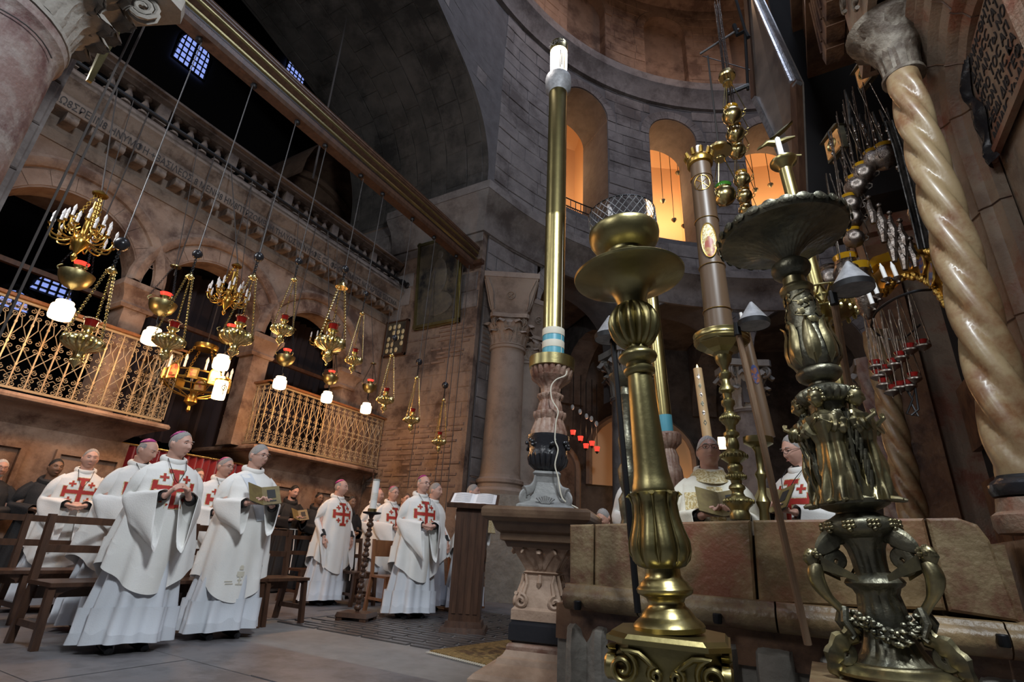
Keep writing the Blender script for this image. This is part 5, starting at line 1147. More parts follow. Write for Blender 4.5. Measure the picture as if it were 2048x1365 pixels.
glm=MB().lathe([(.22,1.0),(.26,1.05),(.30,1.35),(.33,1.42),(.28,1.38),(.22,1.1),(0,1.06)],20).mesh('red_glass',m_redg)
rimm=MB(); 
for i in range(20): rimm.ball((.36*math.cos(i*PI/10),.36*math.sin(i*PI/10),1.46),(.06,.06,.045),6,5)
rimm.torus((0,0,1.42),.34,.03,24,5); rimg=rimm.mesh('glass_rim',m_glass)
finm=MB().torus((0,0,-1.33),.085,.022,12,5,ax='y').mesh('bottom_ring',m_lamp)
def oil_lamp(X,body,hw,glass,crown,ball,br,label,bell=False,ztop=6.74,group='gadrooned brass oil lamps hanging from the beam'):
    p=onx(*body,X); R=hw/FPX*depth(p); t=thing('oil_lamp',label,'lamp',p,0,group); Ms=Matrix.Scale(R,4)
    inst('lamp_body',gadm,t,Ms); g=inst('red_glass',glm,t,Ms); inst('glass_rim',rimg,t,Ms); inst('bottom_ring',finm,t,Ms)
    zc=onx(*crown,X).z-p.z; zb=onx(*ball,X).z-p.z; cr=R*.42
    inst('crown',bellm if bell else crmm,t,T(0,0,zc,s=cr*(1.6 if bell else 1.25)))
    for i in range(3):
        a=i*2*PI/3+.5; chain((R*.93*math.cos(a),R*.93*math.sin(a),R*.22),(cr*.5*math.cos(a),cr*.5*math.sin(a),zc-cr*.3),R*.07,R*.02).build('chain',m_lamp,t)
    br_=br/FPX*depth(p); chain((0,0,zc+cr*.6),(0,0,zb-br_),R*.08,R*.03,8).build('hook_chain',m_iron,t)
    MB().ball((0,0,zb),(br_,br_,br_*1.05),18,12).build('egg_ball',m_blackm,t)
    MB().tube([(0,0,zb+br_),(0,0,ztop-p.z)],.007,5).build('cord',m_wire,t)
    return t
L1=[((165,690),38,0,(222,541),(242,488),15,'leftmost and largest gadrooned brass oil lamp, hanging in front of the left balcony'),
((337,686),31,0,(379,553),(394,509),10,'gadrooned brass oil lamp second from the left, in front of the first glowing jar pair'),
((473,677),32,0,(512,558),(519,515),10,'gadrooned brass oil lamp third from the left, above the glowing jar at the doorway'),
((564,662),23,0,(589,560),(597,523),8,'smaller gadrooned brass oil lamp fourth from the left, before the second arch pier'),
((660,690),31,0,(681,568),(686,536),8,'oil lamp under a flared bell crown, fifth from the left, beside a small candle chandelier'),
((707,723),18,0,(723,627),(729,587),6,'small gadrooned oil lamp sixth from the left, beside the small icon on the end wall'),
((770,802),18,0,(782,710),(787,676),7,'small oil lamp hanging just right of the last glowing jar'),
((823,842),17,0,(832,755),(835,723),7,'small oil lamp in front of the brick wall, second from the right'),
((878,886),15,0,(886,800),(888,770),7,'small lowest oil lamp at the right end of the row, by the wall corner')]
for i,(b0,hw,_,cr,ba,br,lb) in enumerate(L1): oil_lamp(-6.1,b0,hw,None,cr,ba,br,lb,bell=(i==4))
# extra fittings on the bell lamp: ring of arms and a heart-shaped chain
# ---- bowl lamps with red lights and glowing frosted jars under them
bowl=MB().lathe([(0,-.95),(.06,-.93),(.14,-.86),(.48,-.74),(.78,-.48),(.94,-.15),(1.0,.15),(1.0,.26),(.86,.34),(.55,.40),(.36,.48),(.30,.62),(.34,.74),(.42,.80),(0,.80)],64,k=0).mesh('bowl',m_brassd)
rgl=MB().lathe([(0,.78),(.28,.8),(.40,.98),(.46,1.1),(.40,1.06),(0,.95)],16,k=8).mesh('lit_red_glass',m_redl)
hnd=MB()
for i in range(3):
    a=i*2*PI/3; hnd.tube([((.9+.22*math.sin(PI*q/8))*math.cos(a),(.9+.22*math.sin(PI*q/8))*math.sin(a),.2+.5*q/8) for q in range(9)],.05,6)
hndm=hnd.mesh('handles',m_brassd)
jar=MB().lathe([(0,-1.05),(.70,-1.05),(.92,-.95),(1.0,-.7),(1.0,.30),(.94,.42),(.74,.50),(.72,.55),(.76,.60),(.76,.85),(.70,.92),(0,.92)],28).mesh('glowing_jar',m_lit)
J=[((152,555),30,(128,621),20,'leftmost bowl lamp with red glass and the largest glowing jar below it'),
((325,612),25,(307,673),17,'bowl lamp with glowing jar hanging at the right end of the left balcony'),
((458,672),21,(447,726),15,'bowl lamp with glowing jar partly behind the third oil lamp'),
((571,718),18,(562,766),12.5,'bowl lamp with glowing jar at the left corner of the right balcony'),
((661,758),15,(654,794),11,'bowl lamp with glowing jar over the middle of the right balcony rail'),
((739,775),14,(731,816),10.5,'rightmost bowl lamp with glowing jar, before the end wall')]
for (bx,by),hw,(jx,jy),jr,lb in J:
    p=onx(bx,by,-7.45); R=hw/FPX*depth(p); t=thing('bowl_lamp',lb,'lamp',p,0,'brass bowl lamps with glowing frosted jars'); Ms=Matrix.Scale(R,4)
    inst('bowl',bowl,t,Ms); inst('lit_red_glass',rgl,t,Ms); inst('handles',hndm,t,Ms)
    q=onx(jx,jy,-7.45); r=jr/FPX*depth(q); dz=q.z-p.z
    inst('glowing_jar',jar,t,T(0,0,dz,s=r)); MB().tube([(0,0,dz+r*.9),(.04,0,dz+r*1.4),(0,0,dz+r*1.8),(0,0,-R*.9)],.012,6).build('hook',m_iron,t)
    MB().tube([(0,0,R*3.6),(-8.1-p.x,0,6.84-p.z)],.006,5).build('cord',m_rope,t)
    for a in (0,2.1,4.2): chain((R*1.05*math.cos(a),R*1.05*math.sin(a),R*.7),(R*.12*math.cos(a),R*.12*math.sin(a),R*3.6),R*.06,R*.018,24).build('chain',m_iron,t)
    MB().lathe([(.5,-.1),(.52,0),(.3,.12),(.05,.2),(0,.3)],16,Matrix.Translation((0,0,R*3.6))@Matrix.Scale(R*.8,4)).build('crown_dish',m_lamp,t)
    point('jar_light',(q.x+.02,q.y,q.z-r*1.7),34,(1,.52,.22),.10)
p=onx(440,780,-7.4); r=.115
t=thing('monogram_lantern','glowing cylindrical lantern with dark monogram under the icon chandelier','lantern',p)
MB().lathe([(0,-.14),(.085,-.14),(.09,-.1),(.09,.1),(.08,.14),(0,.14)],20).build('glowing_glass',m_lit,t)
mm=MB(); mm.torus((.093,0,.02),.035,.006,14,4,ax='x'); mm.tube([(.095,0,-.09),(.095,0,.09)],.006,4); mm.tube([(.095,-.03,-.05),(.095,.03,.05)],.005,4); tag(mm.build('monogram',m_iron,t),kind='stuff')
MB().lathe([(.1,.13),(.1,.15),(.03,.2),(0,.22)],16).build('lantern_cap',m_gold,t); MB().tube([(0,0,.2),(0,0,1.6)],.006,5).build('cord',m_rope,t)
point('lantern_light',p+Vector((.2,0,0)),12,(1,.55,.22),.08)
# ---- chandeliers with electric candles
cdl=MB().lathe([(0,0),(.017,0),(.017,.09),(.013,.10),(.02,.12),(.02,.15),(.004,.20),(0,.2)],8).mesh('candle_bulb',m_bulb)
def arm_mesh(r0,r1,z,up):
    m=MB(); m.tube(spline([(r0,0,z),(r0+(r1-r0)*.4,0,z-.07),(r1*.9,0,z-.05),(r1,0,z+up)],5),.011,6); m.tube([(x,0,q) for x,q in spiral((r0+(r1-r0)*.55,z+.01),.035,.008,-1.8,4,12)],.007,5)
    m.lathe([(0,0),(.028,.0),(.036,.02),(0,.02)],10,T(r1,0,z+up-.01)); return m.mesh('arm',m_gold)
def chandelier(px,X,sc,tiers,label,ztop,cand=True):
    p=onx(px[0],px[1],X); t=thing('chandelier',label,'chandelier',p,0,'gilt chandeliers with electric candles'); t.scale=(sc,sc,sc)
    MB().lathe([(0,-.36),(.02,-.34),(.04,-.29),(.02,-.24),(.05,-.18),(.09,-.12),(.11,-.05),(.09,.02),(.04,.07),(.04,.3),(.06,.34),(.03,.40),(.03,.60),(0,.62)],24).build('stem',m_gold,t)
    for r,z,n in tiers:
        am=arm_mesh(.08,r,z,.06)
        for i in range(n): 
            a=2*PI*i/n+z*3; inst('arm',am,t,Matrix.Rotation(a,4,'Z')); inst('candle_bulb',cdl,t,Matrix.Rotation(a,4,'Z')@Matrix.Translation((r,0,z+.06)))
    for a in (0,2.1,4.2): chain((.2*math.cos(a),.2*math.sin(a),.1),(.03*math.cos(a),.03*math.sin(a),.75),.02,.006,18).build('chain',m_gold,t)
    MB().lathe([(.09,.72),(.1,.74),(.04,.79),(0,.82)],16).build('crown_dish',m_gold,t)
    MB().tube([(0,0,.8),((-8.1-p.x)/sc,0,(6.84-p.z)/sc)],.009/sc,6).build('rope',m_rope,t); return t
chandelier((163,478),-7.0,.84,((.36,-.02,12),(.24,.14,8)),'two-tier gilt chandelier in front of the leftmost arch, at the far left',6.7)
chandelier((455,598),-7.0,.73,((.36,-.02,12),(.24,.14,8)),'two-tier gilt chandelier in front of the middle arch',6.7)
chandelier((648,688),-7.5,.62,((.42,0,10),),'small single-tier gilt chandelier behind the bell-crowned oil lamp',6.7)
p=onx(393,762,-8.0); t=thing('icon_chandelier','gilt ring chandelier set with small framed icons over the doorway','chandelier',p,0,'gilt chandeliers with electric candles')
MB().torus((0,0,-.06),.44,.02,36,6).build('lower_hoop',m_gold,t); MB().torus((0,0,.06),.44,.012,36,6).build('upper_hoop',m_gold,t)
for i in range(10):
    a=2*PI*i/10; M_=Matrix.Rotation(a,4,'Z')@Matrix.Translation((.45,0,0))
    if i%2==0:
        m=MB(); pts=[(.0,-.08,-.1),(.0,.08,-.1)]+[(0,.08*math.cos(PI*k/8),.03+.10*math.sin(PI*k/8)) for k in range(9)]; m.tube(pts,.014,6,M_,closed=True); o=m.build('icon_frame',m_gold,t)
        MB().add([(0.004,y,z) for _,y,z in pts],[tuple(range(len(pts)))],M_).build('icon',m_icon,o,False)
    else: 
        m=MB(); m.box((0,0,0),(.03,.13,.16),M_); o=m.build('icon_frame',m_gold,t,False); MB().box((.017,0,0),(.006,.08,.1),M_).build('icon',m_icon,o,False)
    inst('candle_bulb',cdl,t,Matrix.Rotation(a+.3,4,'Z')@Matrix.Translation((.44,0,.08)))
    MB().tube([(.44*math.cos(a),.44*math.sin(a),-.07),(.3*math.cos(a),.3*math.sin(a),-.2),(.06*math.cos(a),.06*math.sin(a),-.27)],.008,5).build('scroll_arm',m_gold,t)
MB().lathe([(0,-.50),(.03,-.46),(.02,-.40),(.09,-.34),(.08,-.26),(.03,-.2),(0,-.2)],18).build('pendant',m_gold,t)
MB().lathe([(.16,.50),(.17,.52),(.17,.58),(.15,.57),(.15,.52)],24,k=0).build('top_crown',m_gold,t)
for a in range(4): chain((.42*math.cos(a*PI/2),.42*math.sin(a*PI/2),.06),(.15*math.cos(a*PI/2),.15*math.sin(a*PI/2),.52),.018,.005,16).build('chain',m_gold,t)
MB().tube([(0,0,.55),(-8.1-p.x,0,6.84-p.z)],.008,5).build('rope',m_rope,t)
# ---- loose ropes
def rope(label,x,y,X,z0,z1,r,mt=m_rope,cat='rope',g='ropes and wires of the hanging lamps'):
    p=onx(x,y,X); tag(MB().tube([(p.x,p.y,z0),(p.x+.01,p.y+.01,(z0+z1)/2),(p.x,p.y,z1)],r,6).build('rope' if mt is m_rope else 'wire',mt,None),label,cat,g)
for x,y,X,lb in ((170,260,-4.9,'left of the two thick ropes crossing the gallery at far left'),(188,262,-4.9,'right of the two thick ropes crossing the gallery at far left')): rope(lb,x,y,X,1.9,9,.009)
for x,y,lb in ((266,300,'dark knotted rope above the leftmost chandelier'),(396,410,'dark knotted rope between the first and second arches'),(540,420,'dark rope above the middle chandelier'),(612,540,'dark rope in front of the pier beside the third arch'),(706,560,'dark rope in front of the third arch')): rope(lb,x,y,-8.11,4.5,6.84,.009)
for x,y,z0,lb in ((850,700,1.9,'thin cord running down the end wall near the large painting'),(905,640,1.2,'leftmost of the cords in front of the large painting'),(915,640,1.2,'middle cord in front of the large painting'),(928,640,1.2,'rightmost cord in front of the large painting'),(790,560,2.0,'thin cord in front of the small icon wall')): 
    p=ony(x,y,8.3); tag(MB().tube([(p.x,p.y,z0),(p.x,p.y,7.1)],.009,5).build('rope',m_rope,None),lb,'rope','ropes and wires of the hanging lamps')
p=onx(775,60,-8.4); tag(MB().tube([(-7.6,5.0,7.3),(-7.7,5.0,9.6),(-7.8,5.0,11.9)],.02,6).build('rope',m_rope,None),'heavy dark rope rising from the beam against the great arch','rope','ropes and wires of the hanging lamps')
# ================================================================ lamps by the tomb facade
globe=MB().lathe([(0,-1.1),(.06,-1.08),(.12,-1.0),(.30,-.92),(.70,-.70),(.95,-.30),(1.0,.05),(.90,.42),(.68,.66),(.60,.74),(.66,.82),(0,.82)],40,k=0)
for i in range(3):
    a=i*2*PI/3; globe.tube([((x)*math.cos(a),(x)*math.sin(a),z) for x,z in ((.9,-.5),(1.2,-.35),(1.28,-.05),(1.08,.1),(1.2,.35),(1.4,.38))],.055,6)
gbg=globe.mesh('globe',m_lamp); gbs=globe.mesh('globe',m_silver)
cup=lambda mt:MB().lathe([(0,.72),(.55,.72),(.62,1.0),(.70,1.15),(.62,1.1),(0,.95)],20).mesh('glass_cup',mt)
cupg,cupa,cupc=cup(m_green),cup(m_amber),cup(m_glass)
def globe_lamp(p,R,me,cu,label,group,cm,L,crown=True):
    t=thing('globe_lamp',label,'lamp',p,0,group); Ms=Matrix.Scale(R,4); inst('globe',me,t,Ms); inst('glass_cup',cu,t,Ms)
    for i in range(3):
        a=i*2*PI/3; MB().tube([(R*1.35*math.cos(a),R*1.35*math.sin(a),R*.4),(R*.35*math.cos(a),R*.35*math.sin(a),L)],R*.05,5).build('rod',cm,t)
    if crown: MB().lathe([(R*.5,L-.01),(R*.52,L),(R*.45,L+R*.25),(R*.2,L+R*.4),(0,L+R*.42)],18).build('crown_dish',cm,t)
    return t
names=['uppermost','second','third','fourth','fifth','lowest']
for i,(x,y,hw) in enumerate(((1464,232,19),(1471,269,18),(1474,302,17),(1484,360,16),(1489,393,15),(1492,420,14))):
    p=atd(x,y,5.6-i*.0+ i*.25); globe_lamp(p,hw/FPX*depth(p),gbg,cupa,names[i]+' gold globe lamp in the stacked cluster left of the tomb canopy','gold globe lamps left of the canopy',m_lamp,.55,crown=i in (0,3))
p=atd(1449,392,5.6); t=globe_lamp(p,22/FPX*depth(p),gbg,cupg,'green-glass lotus lamp hanging below a pierced gold dish','gold globe lamps left of the canopy',m_lamp,.55)
pt_=atd(1432,303,5.6); MB().lathe([(.15,-.02),(.16,0),(.12,.05),(.02,.07),(0,.07)],24,Matrix.Translation((0,0,pt_.z-p.z))).build('pierced_dish',m_lamp,t)
MB().tube([(0,0,pt_.z-p.z),(0,0,atd(1405,115,5.6).z-p.z)],.012,6).build('rod',m_wire,t)
p0=atd(1478,330,5.7); fl=thing('chain_bundle','tight bundle of pale hanging chains above the gold globe lamps','chain',(p0.x,p0.y,0))
for k in range(6): 
    a=k; MB().tube([(.05*math.cos(a),.05*math.sin(a),6.0),(.035*math.cos(a),.035*math.sin(a),7.6),(.035*math.cos(a),.035*math.sin(a),atd(1418,10,5.7).z)],.007,5).build('chain',m_silver,fl)
MB().lathe([(.10,6.9),(.11,6.92),(.10,6.98),(.04,7.0),(0,7.0)],20).build('gold_collar',m_lamp,fl)
sb=thing('swing_bracket','iron wall brackets carrying the globe lamps beside the canopy','bracket',atd(1470,60,5.9))
def seg(t,pts,r,mt,D,nm='rod'): MB().tube([atd(x,y,D)-Vector(t.location) for x,y in pts],r,6).build(nm,mt,t)
seg(sb,[(1400,108),(1460,70),(1478,58)],.016,m_wire,5.9); seg(sb,[(1405,112),(1500,140)],.006,m_iron,5.9); seg(sb,[(1472,0),(1490,60),(1496,180)],.02,m_iron,5.9); seg(sb,[(1450,190),(1498,170)],.03,m_iron,5.9); seg(sb,[(1468,50),(1475,70),(1490,62),(1497,75)],.03,m_iron,5.9,'bracket_head')
# ---- canopy panel hung in front of the tomb
A=[atd(1490,-60,7.2),atd(1510,196,7.0),atd(1600,388,6.2),atd(1592,165,6.0),atd(1500,-40,6.6)]
def canopy():
    t=thing('canopy','dark hanging canopy panel with silvery moulded edges above the lamps left of the facade','canopy',A[2])
    o=Vector(t.location); a,b,c,d=A[0]-o,A[1]-o,A[2]-o,A[3]-o; d=c+(A[3]-A[2]); n=(b-c).cross(d-c).normalized()*.10
    a2=b+(A[0]-A[1]); 
    MB().hexa([c,b,d,a2,c+n,b+n,d+n,a2+n]).build('panel',m_leather2,t,False)
    MB().tube([d+(a2-d)*-.02,a2],.06,4).build('upper_moulding',m_silver2,t,False); MB().tube([d-n*.6,a2-n*.6],.025,6).build('upper_bead',m_silver2,t)
    MB().tube([b,c],.05,4).build('lower_moulding',m_silver2,t,False); MB().tube([c,d],.07,4).build('corner_post',m_wood,t,False)
    MB().tube([b,b+(A[0]-A[1])],.06,4).build('far_post',m_wood,t,False)
m_leather2=mat('dusty_dark_panel',(0.075,0.062,0.055),0.4,col2=(0.16,0.13,0.11),nscale=2,coat=.2); m_silver2=mat('dusty_silver_moulding',(0.42,0.42,0.44),0.35,.8,col2=(.2,.2,.21),nscale=12,bump=.3,bscale=30)
canopy()
# ---- eagle ornament
pe_=atd(1552,285,3.6); eg=thing('bird_ornament','gilded bird ornament with raised wing behind the small white candle','ornament',pe_)
MB().tube([(-.10,-.02,-.02),(-.06,-.02,.0),(0,0,-.01),(.07,.01,.01),(.13,.02,.02)],[.010,.022,.032,.02,.008],10).build('body',m_brassd,eg)
MB().tube([(-.10,-.02,-.02),(-.125,-.02,-.03),(-.135,-.02,-.045)],[.014,.009,.001],8).build('beak',m_brassd,eg)
w=MB(); w.grid([[(-.04+.17*i/8,-.03+.03*j/4,.03+.11*(i/8)**1.4+.025*math.sin(j*.9)*math.sin(PI*i/8)) for j in range(5)] for i in range(9)]); w.grid([[(-.04+.17*i/8,-.03+.03*j/4,.022+.11*(i/8)**1.4+.02*math.sin(j*.9)*math.sin(PI*i/8)) for j in range(5)] for i in range(9)]); w.build('wing',m_brassd,eg)
MB().tube([(0,0,-.03),(.02,.02,-.12),(.15,.05,-.14)],.008,6).build('perch',m_brassd,eg)
# ---- silver lamps with amber glass, in a curved row
row=[((1770,316),25,'amber-glass silver lamp at the top right end of the curved row'),((1746,322),20,'silver lamp second from the top of the curved row'),((1726,350),21,'amber-glass silver lamp third from the top of the curved row'),((1712,375),21,'silver lamp fourth from the top of the curved row'),((1700,412),20,'amber-glass silver lamp in the middle of the curved row'),((1704,440),20,'silver lamp just below the middle of the curved row'),((1708,478),19,'lowest round silver lamp of the curved row')]
for i,((x,y),hw,lb) in enumerate(row):
    p=atd(x,y,4.9-.0*i); globe_lamp(p,hw/FPX*depth(p),gbs,cupa,lb,'silver lamps with amber glass before the tomb',m_silver,.9,False)
for i,((x,y0,y1),lb) in enumerate((((1698,505,600),'long amber-topped embossed silver lamp, left one'),((1725,520,640),'long embossed silver lamp, right one'))):
    p=atd(x,(y0+y1)/2,5.0); h=(y1-y0)/2/FPX*depth(p)*1.1; t=thing('long_silver_lamp',lb,'lamp',p,0,'long embossed silver lamps')
    MB().lathe([(0,-h),(.03,-h*.95),(.05,-h*.8),(.09,-h*.55),(.12,-h*.1),(.12,h*.2),(.09,h*.5),(.10,h*.6),(0,h*.6)],40,k=10).build('embossed_body',m_silver,t)
    MB().lathe([(0,h*.6),(.08,h*.62),(.10,h*.85),(.0,h*.8)],20).build('glass_cup',m_amber,t); 
    for a in range(3): MB().tube([(.1*math.cos(a*2.1),.1*math.sin(a*2.1),h*.5),(.02*math.cos(a*2.1),.02*math.sin(a*2.1),h+.9)],.006,5).build('chain',m_silver,t)
# small beaded silver chains above the row
for i in range(9):
    x0,y0=1660+i*16,235+abs(i-5)*9; p=atd(x0,y0,4.95); q=atd(x0+12,y0+95,4.95); m=MB()
    m.tube([(0,0,0),(0,0,q.z-p.z)],.005,5)
    for k in range(5): m.ball((0,0,(q.z-p.z)*(.1+.2*k)),(.018,.018,.026),8,6)
    tag(m.build('beaded_chain',m_silver,None,loc=p),['leftmost','second','third','fourth','middle','sixth','seventh','eighth','rightmost'][i]+' beaded silver chain above the curved row of silver lamps','chain','beaded silver chains')
    if i in (0,2,4,7): m=MB(); m.tube([(0,0,.0),(0,0,.1),(.03,.05,.14),(.0,.1,.1)],.008,6); tag(m.build('iron_hook',m_iron,None,loc=p),'bent iron hook at the top of the '+{0:'leftmost',2:'third',4:'middle',7:'eighth'}[i]+' beaded silver chain','hook','hooks above the silver lamps')
# ---- blackened silver relief and icons
re=thing('silver_relief','tall blackened silver relief with fluted sides and small figures beside the twisted column','relief',atd(1835,400,4.7))
o=Vector(re.location); P=[]
rw=[(1772,245,1838,230),(1790,300,1858,290),(1810,380,1878,372),(1828,450,1892,440),(1842,510,1902,500)]
for (xa,ya,xb,yb) in rw: P.append((atd(xa,ya,4.75)-o,atd(xb,yb,4.55)-o))
Q=[]
for r in range(len(P)-1):
    for s in range(6):
        t=s/6; a=P[r][0].lerp(P[r+1][0],t); b_=P[r][1].lerp(P[r+1][1],t); Q.append([a.lerp(b_,k/40)+Vector((-.025*abs(math.sin(k*PI/4.5)),-.02*abs(math.sin(k*PI/4.5)),0)) for k in range(41)])
m=MB(); m.grid(Q); m.grid([[q+Vector((.04,.03,0)) for q in r] for r in Q]); m.build('fluted_sheet',m_leather,re)
for i in range(12):
    x,y=1740+i*7+(i%3)*14,420+(i*37)%95; p=atd(x,y,4.75)-o; m=MB()
    m.tube([p+Vector((0,0,-.14)),p+Vector((.01,0,-.05)),p+Vector((0,.01,.03)),p+Vector((.01,0,.1))],[.02,.034,.028,.012],8); m.ball(p+Vector((.01,0,.125)),.022,8,6); m.build('embossed_figure',m_silver,re)
for i in range(14):
    x,y=1690+i*14,180+((i*53)%60)+i*3; p=atd(x,y,5.2)-o; q=atd(x+10+((i*7)%18),y+70+((i*31)%50),5.2)-o; MB().tube([p,(p+q)/2+Vector((.02,0,.02)),q],[.012,.03,.012],8).build('hanging_drape',m_leather,re)
for (x,y),lb in (((1735,145),'framed glowing icon lantern high beside the facade capital'),((1672,290),'framed glowing icon lantern left of the silver chains')):
    p=atd(x,y,5.0); t=thing('icon_lantern',lb,'lantern',p,R_(-60),'framed icon lanterns'); s=.125
    MB().box((0,0,0),(s*2,.05,s*2.1)).build('frame',m_bronze,t,False)
    MB().box((0,-.03,0),(s*1.6,.02,s*1.7)).build('icon',mat('dim_lit_icon_'+str(x),(.55,.28,.10),.4,emit=(1,.45,.15),estr=.12,col2=(.2,.08,.03),nscale=14),t,False)
    MB().torus((0,-.042,0),s*.45,.012,18,5,ax='y').build('halo',m_brassd,t)
    MB().hexa([(-s*1.2,-.06,s*1.05),(s*1.2,-.06,s*1.05),(-s*1.2,.06,s*1.05),(s*1.2,.06,s*1.05),(-s*.5,-.02,s*1.7),(s*.5,-.02,s*1.7),(-s*.5,.02,s*1.7),(s*.5,.02,s*1.7)]).build('roof',m_bronze,t,False)
# ---- gilded scalloped shelf with enamel ovals
pg=atd(1850,560,4.75); gs=thing('gilded_icon_frame','gilded scalloped frame with oval blue enamel medallions and amber glass edge over the portal','frame',pg); o=Vector(pg)
arc=spline([atd(x,y,D)-o for x,y,D in ((1752,532,5.3),(1790,510,5.1),(1835,498,4.9),(1872,508,4.7),(1893,545,4.6),(1908,600,4.5))],6)
lowa=spline([atd(x,y,D)-o for x,y,D in ((1770,590,5.25),(1800,560,5.1),(1840,556,4.9),(1868,570,4.75),(1885,590,4.65),(1900,612,4.55))],6)
m=MB(); m.grid([[a,a.lerp(b_,.3)+Vector((-.04,-.03,0)),a.lerp(b_,.7)+Vector((-.03,-.02,0)),b_] for a,b_ in zip(arc,lowa)]); m.grid([[a+Vector((.03,.03,0)),b_+Vector((.03,.03,0))] for a,b_ in zip(arc,lowa)]); m.build('curved_band',m_gold,gs)
for arr,nm,rr in ((arc,'leaf_crest',.034),(lowa,'leaf_hem',.028)):
    for k in range(0,len(arr),1):
        m=MB(); p=arr[k]; 
        for q in range(3): m.ball(p+Vector((-.03+.012*q,-.03,.014*math.sin(k*2.2+q*2))),(rr*.8,rr*.7,rr),7,5)
        m.build(nm,m_gold,gs)
for t_,s in ((.40,.8),(.55,1),(.72,1.15)):
    k=int(t_*(len(arc)-1)); c=arc[k].lerp(lowa[k],.5)+Vector((-.06,-.05,0)); dd=(arc[k+1]-arc[k-1]).normalized(); uu=(arc[k]-lowa[k]).normalized(); n=14
    m=MB(); ring=[c+dd*(.052*s*math.cos(2*PI*i/n))+uu*(.078*s*math.sin(2*PI*i/n)) for i in range(n)]
    m.tube(ring,.010,6,closed=True); oo=m.build('medallion_rim',m_gold,gs); MB().add([p+Vector((-.004,-.004,0)) for p in ring],[tuple(range(n))]).build('enamel_oval',m_blue,oo,False)
m=MB(); m.grid([[a,a+Vector((0,0,-.06)),a+Vector((-.05,-.04,-.05)),a+Vector((-.05,-.04,.03))] for a in [atd(x,y,D)-o for x,y,D in ((1738,545,5.2),(1760,522,5.15),(1785,514,5.1),(1810,512,5.0),(1832,520,4.95))]],wv=True); m.build('amber_edge',m_amber,gs)
tag(gs,None)
for i,(x,y) in enumerate(((1768,548),(1790,545),(1752,580),(1742,600))):
    p=atd(x,y,4.7); t=thing('white_altar_candle','white candle before the gilded frame, '+['upper left','upper right','lower right','lowest left'][i]+' of the four','candle',p,0,'white candles before the gilded frame')
    t.rotation_euler=(0,R_(-6),0)
    MB().lathe([(0,-.06),(.016,-.06),(.016,.06),(.010,.075),(.004,.10),(0,.10)],10).build('white_candle',m_white,t); MB().lathe([(0,-.10),(.02,-.10),(.012,-.08),(.035,-.06),(.04,-.05),(0,-.055)],14).build('holder',m_silver,t)
# ---- iron arc with small silver lamps
pa=atd(1800,660,4.6); ia=thing('lamp_hoop','thin iron hoop of small hanging lamps under the gilded frame','hoop',pa); o=Vector(pa)
hoop=spline([atd(x,y,D)-o for x,y,D in ((1742,652,4.9),(1752,625,4.7),(1785,600,4.5),(1830,583,4.4),(1862,580,4.5))],6); MB().tube(hoop,.010,6).build('hoop_rod',m_iron,ia)
hoop2=spline([atd(x,y,D)-o for x,y,D in ((1742,652,4.9),(1760,672,5.0),(1800,680,5.0),(1840,650,4.8))],6); MB().tube(hoop2,.008,6).build('hoop_rod',m_iron,ia)
sl=MB().lathe([(0,-.95),(.06,-.9),(.10,-.7),(.2,-.55),(.55,-.40),(1.0,-.05),(1.0,.15),(.7,.35),(.45,.45),(0,.45)],24,k=8).mesh('silver_lamp_body',m_silver)
slg=MB().lathe([(0,.42),(.45,.42),(.72,1.0),(.60,.95),(0,.6)],16).mesh('dark_red_glass',m_redg)
pts=[(1757,755),(1772,745),(1788,732),(1802,718),(1820,702),(1846,694),(1768,772),(1784,785),(1800,778),(1818,775),(1752,735),(1828,760)]
for i,(x,y) in enumerate(pts):
    p=atd(x,y,4.75); R=14/FPX*depth(p); t=thing('hanging_votive_lamp',('small silver red-glass lamp, '+['first','second','third','fourth','fifth','rightmost'][i]+' in the upper row under the hoop') if i<6 else 'small silver red-glass lamp, '+['left end of the lower row under the hoop','second in the lower row under the hoop','middle of the lower row under the hoop','fourth in the lower row under the hoop','hanging at the outer left under the hoop','right end of the lower row under the hoop'][i-6],'lamp',p,0,'small silver votive lamps under the iron hoop'); Ms=Matrix.Scale(R,4)
    inst('silver_lamp_body',sl,t,Ms); inst('dark_red_glass',slg,t,Ms)
    L=.42+.04*(i%3)
    for a in (0,2.1,4.2): MB().tube([(R*.95*math.cos(a),R*.95*math.sin(a),R*.1),(.008*math.cos(a),.008*math.sin(a),L)],.004,4).build('chain',m_silver,t)
pk_=atd(1815,800,4.75); t=tag(MB().tube([(0,0,.12),(.03,0,0),(-.02,.02,-.10),(.04,0,-.13),(.02,.02,-.02),(.06,-.02,.08),(.05,0,-.08),(.0,.0,-.12)],.008,6).build('cable_coil',m_iron,None,loc=pk_),'tangled black cable coil hanging below the votive lamps','cable')
# silver lamp with clear glass behind the snuffer
p=atd(1660,560,5.6); globe_lamp(p,25/FPX*depth(p),gbs,cupc,'single round silver lamp with clear glass seen above the snuffer cone','silver lamps with amber glass before the tomb',m_silver,.7,False)
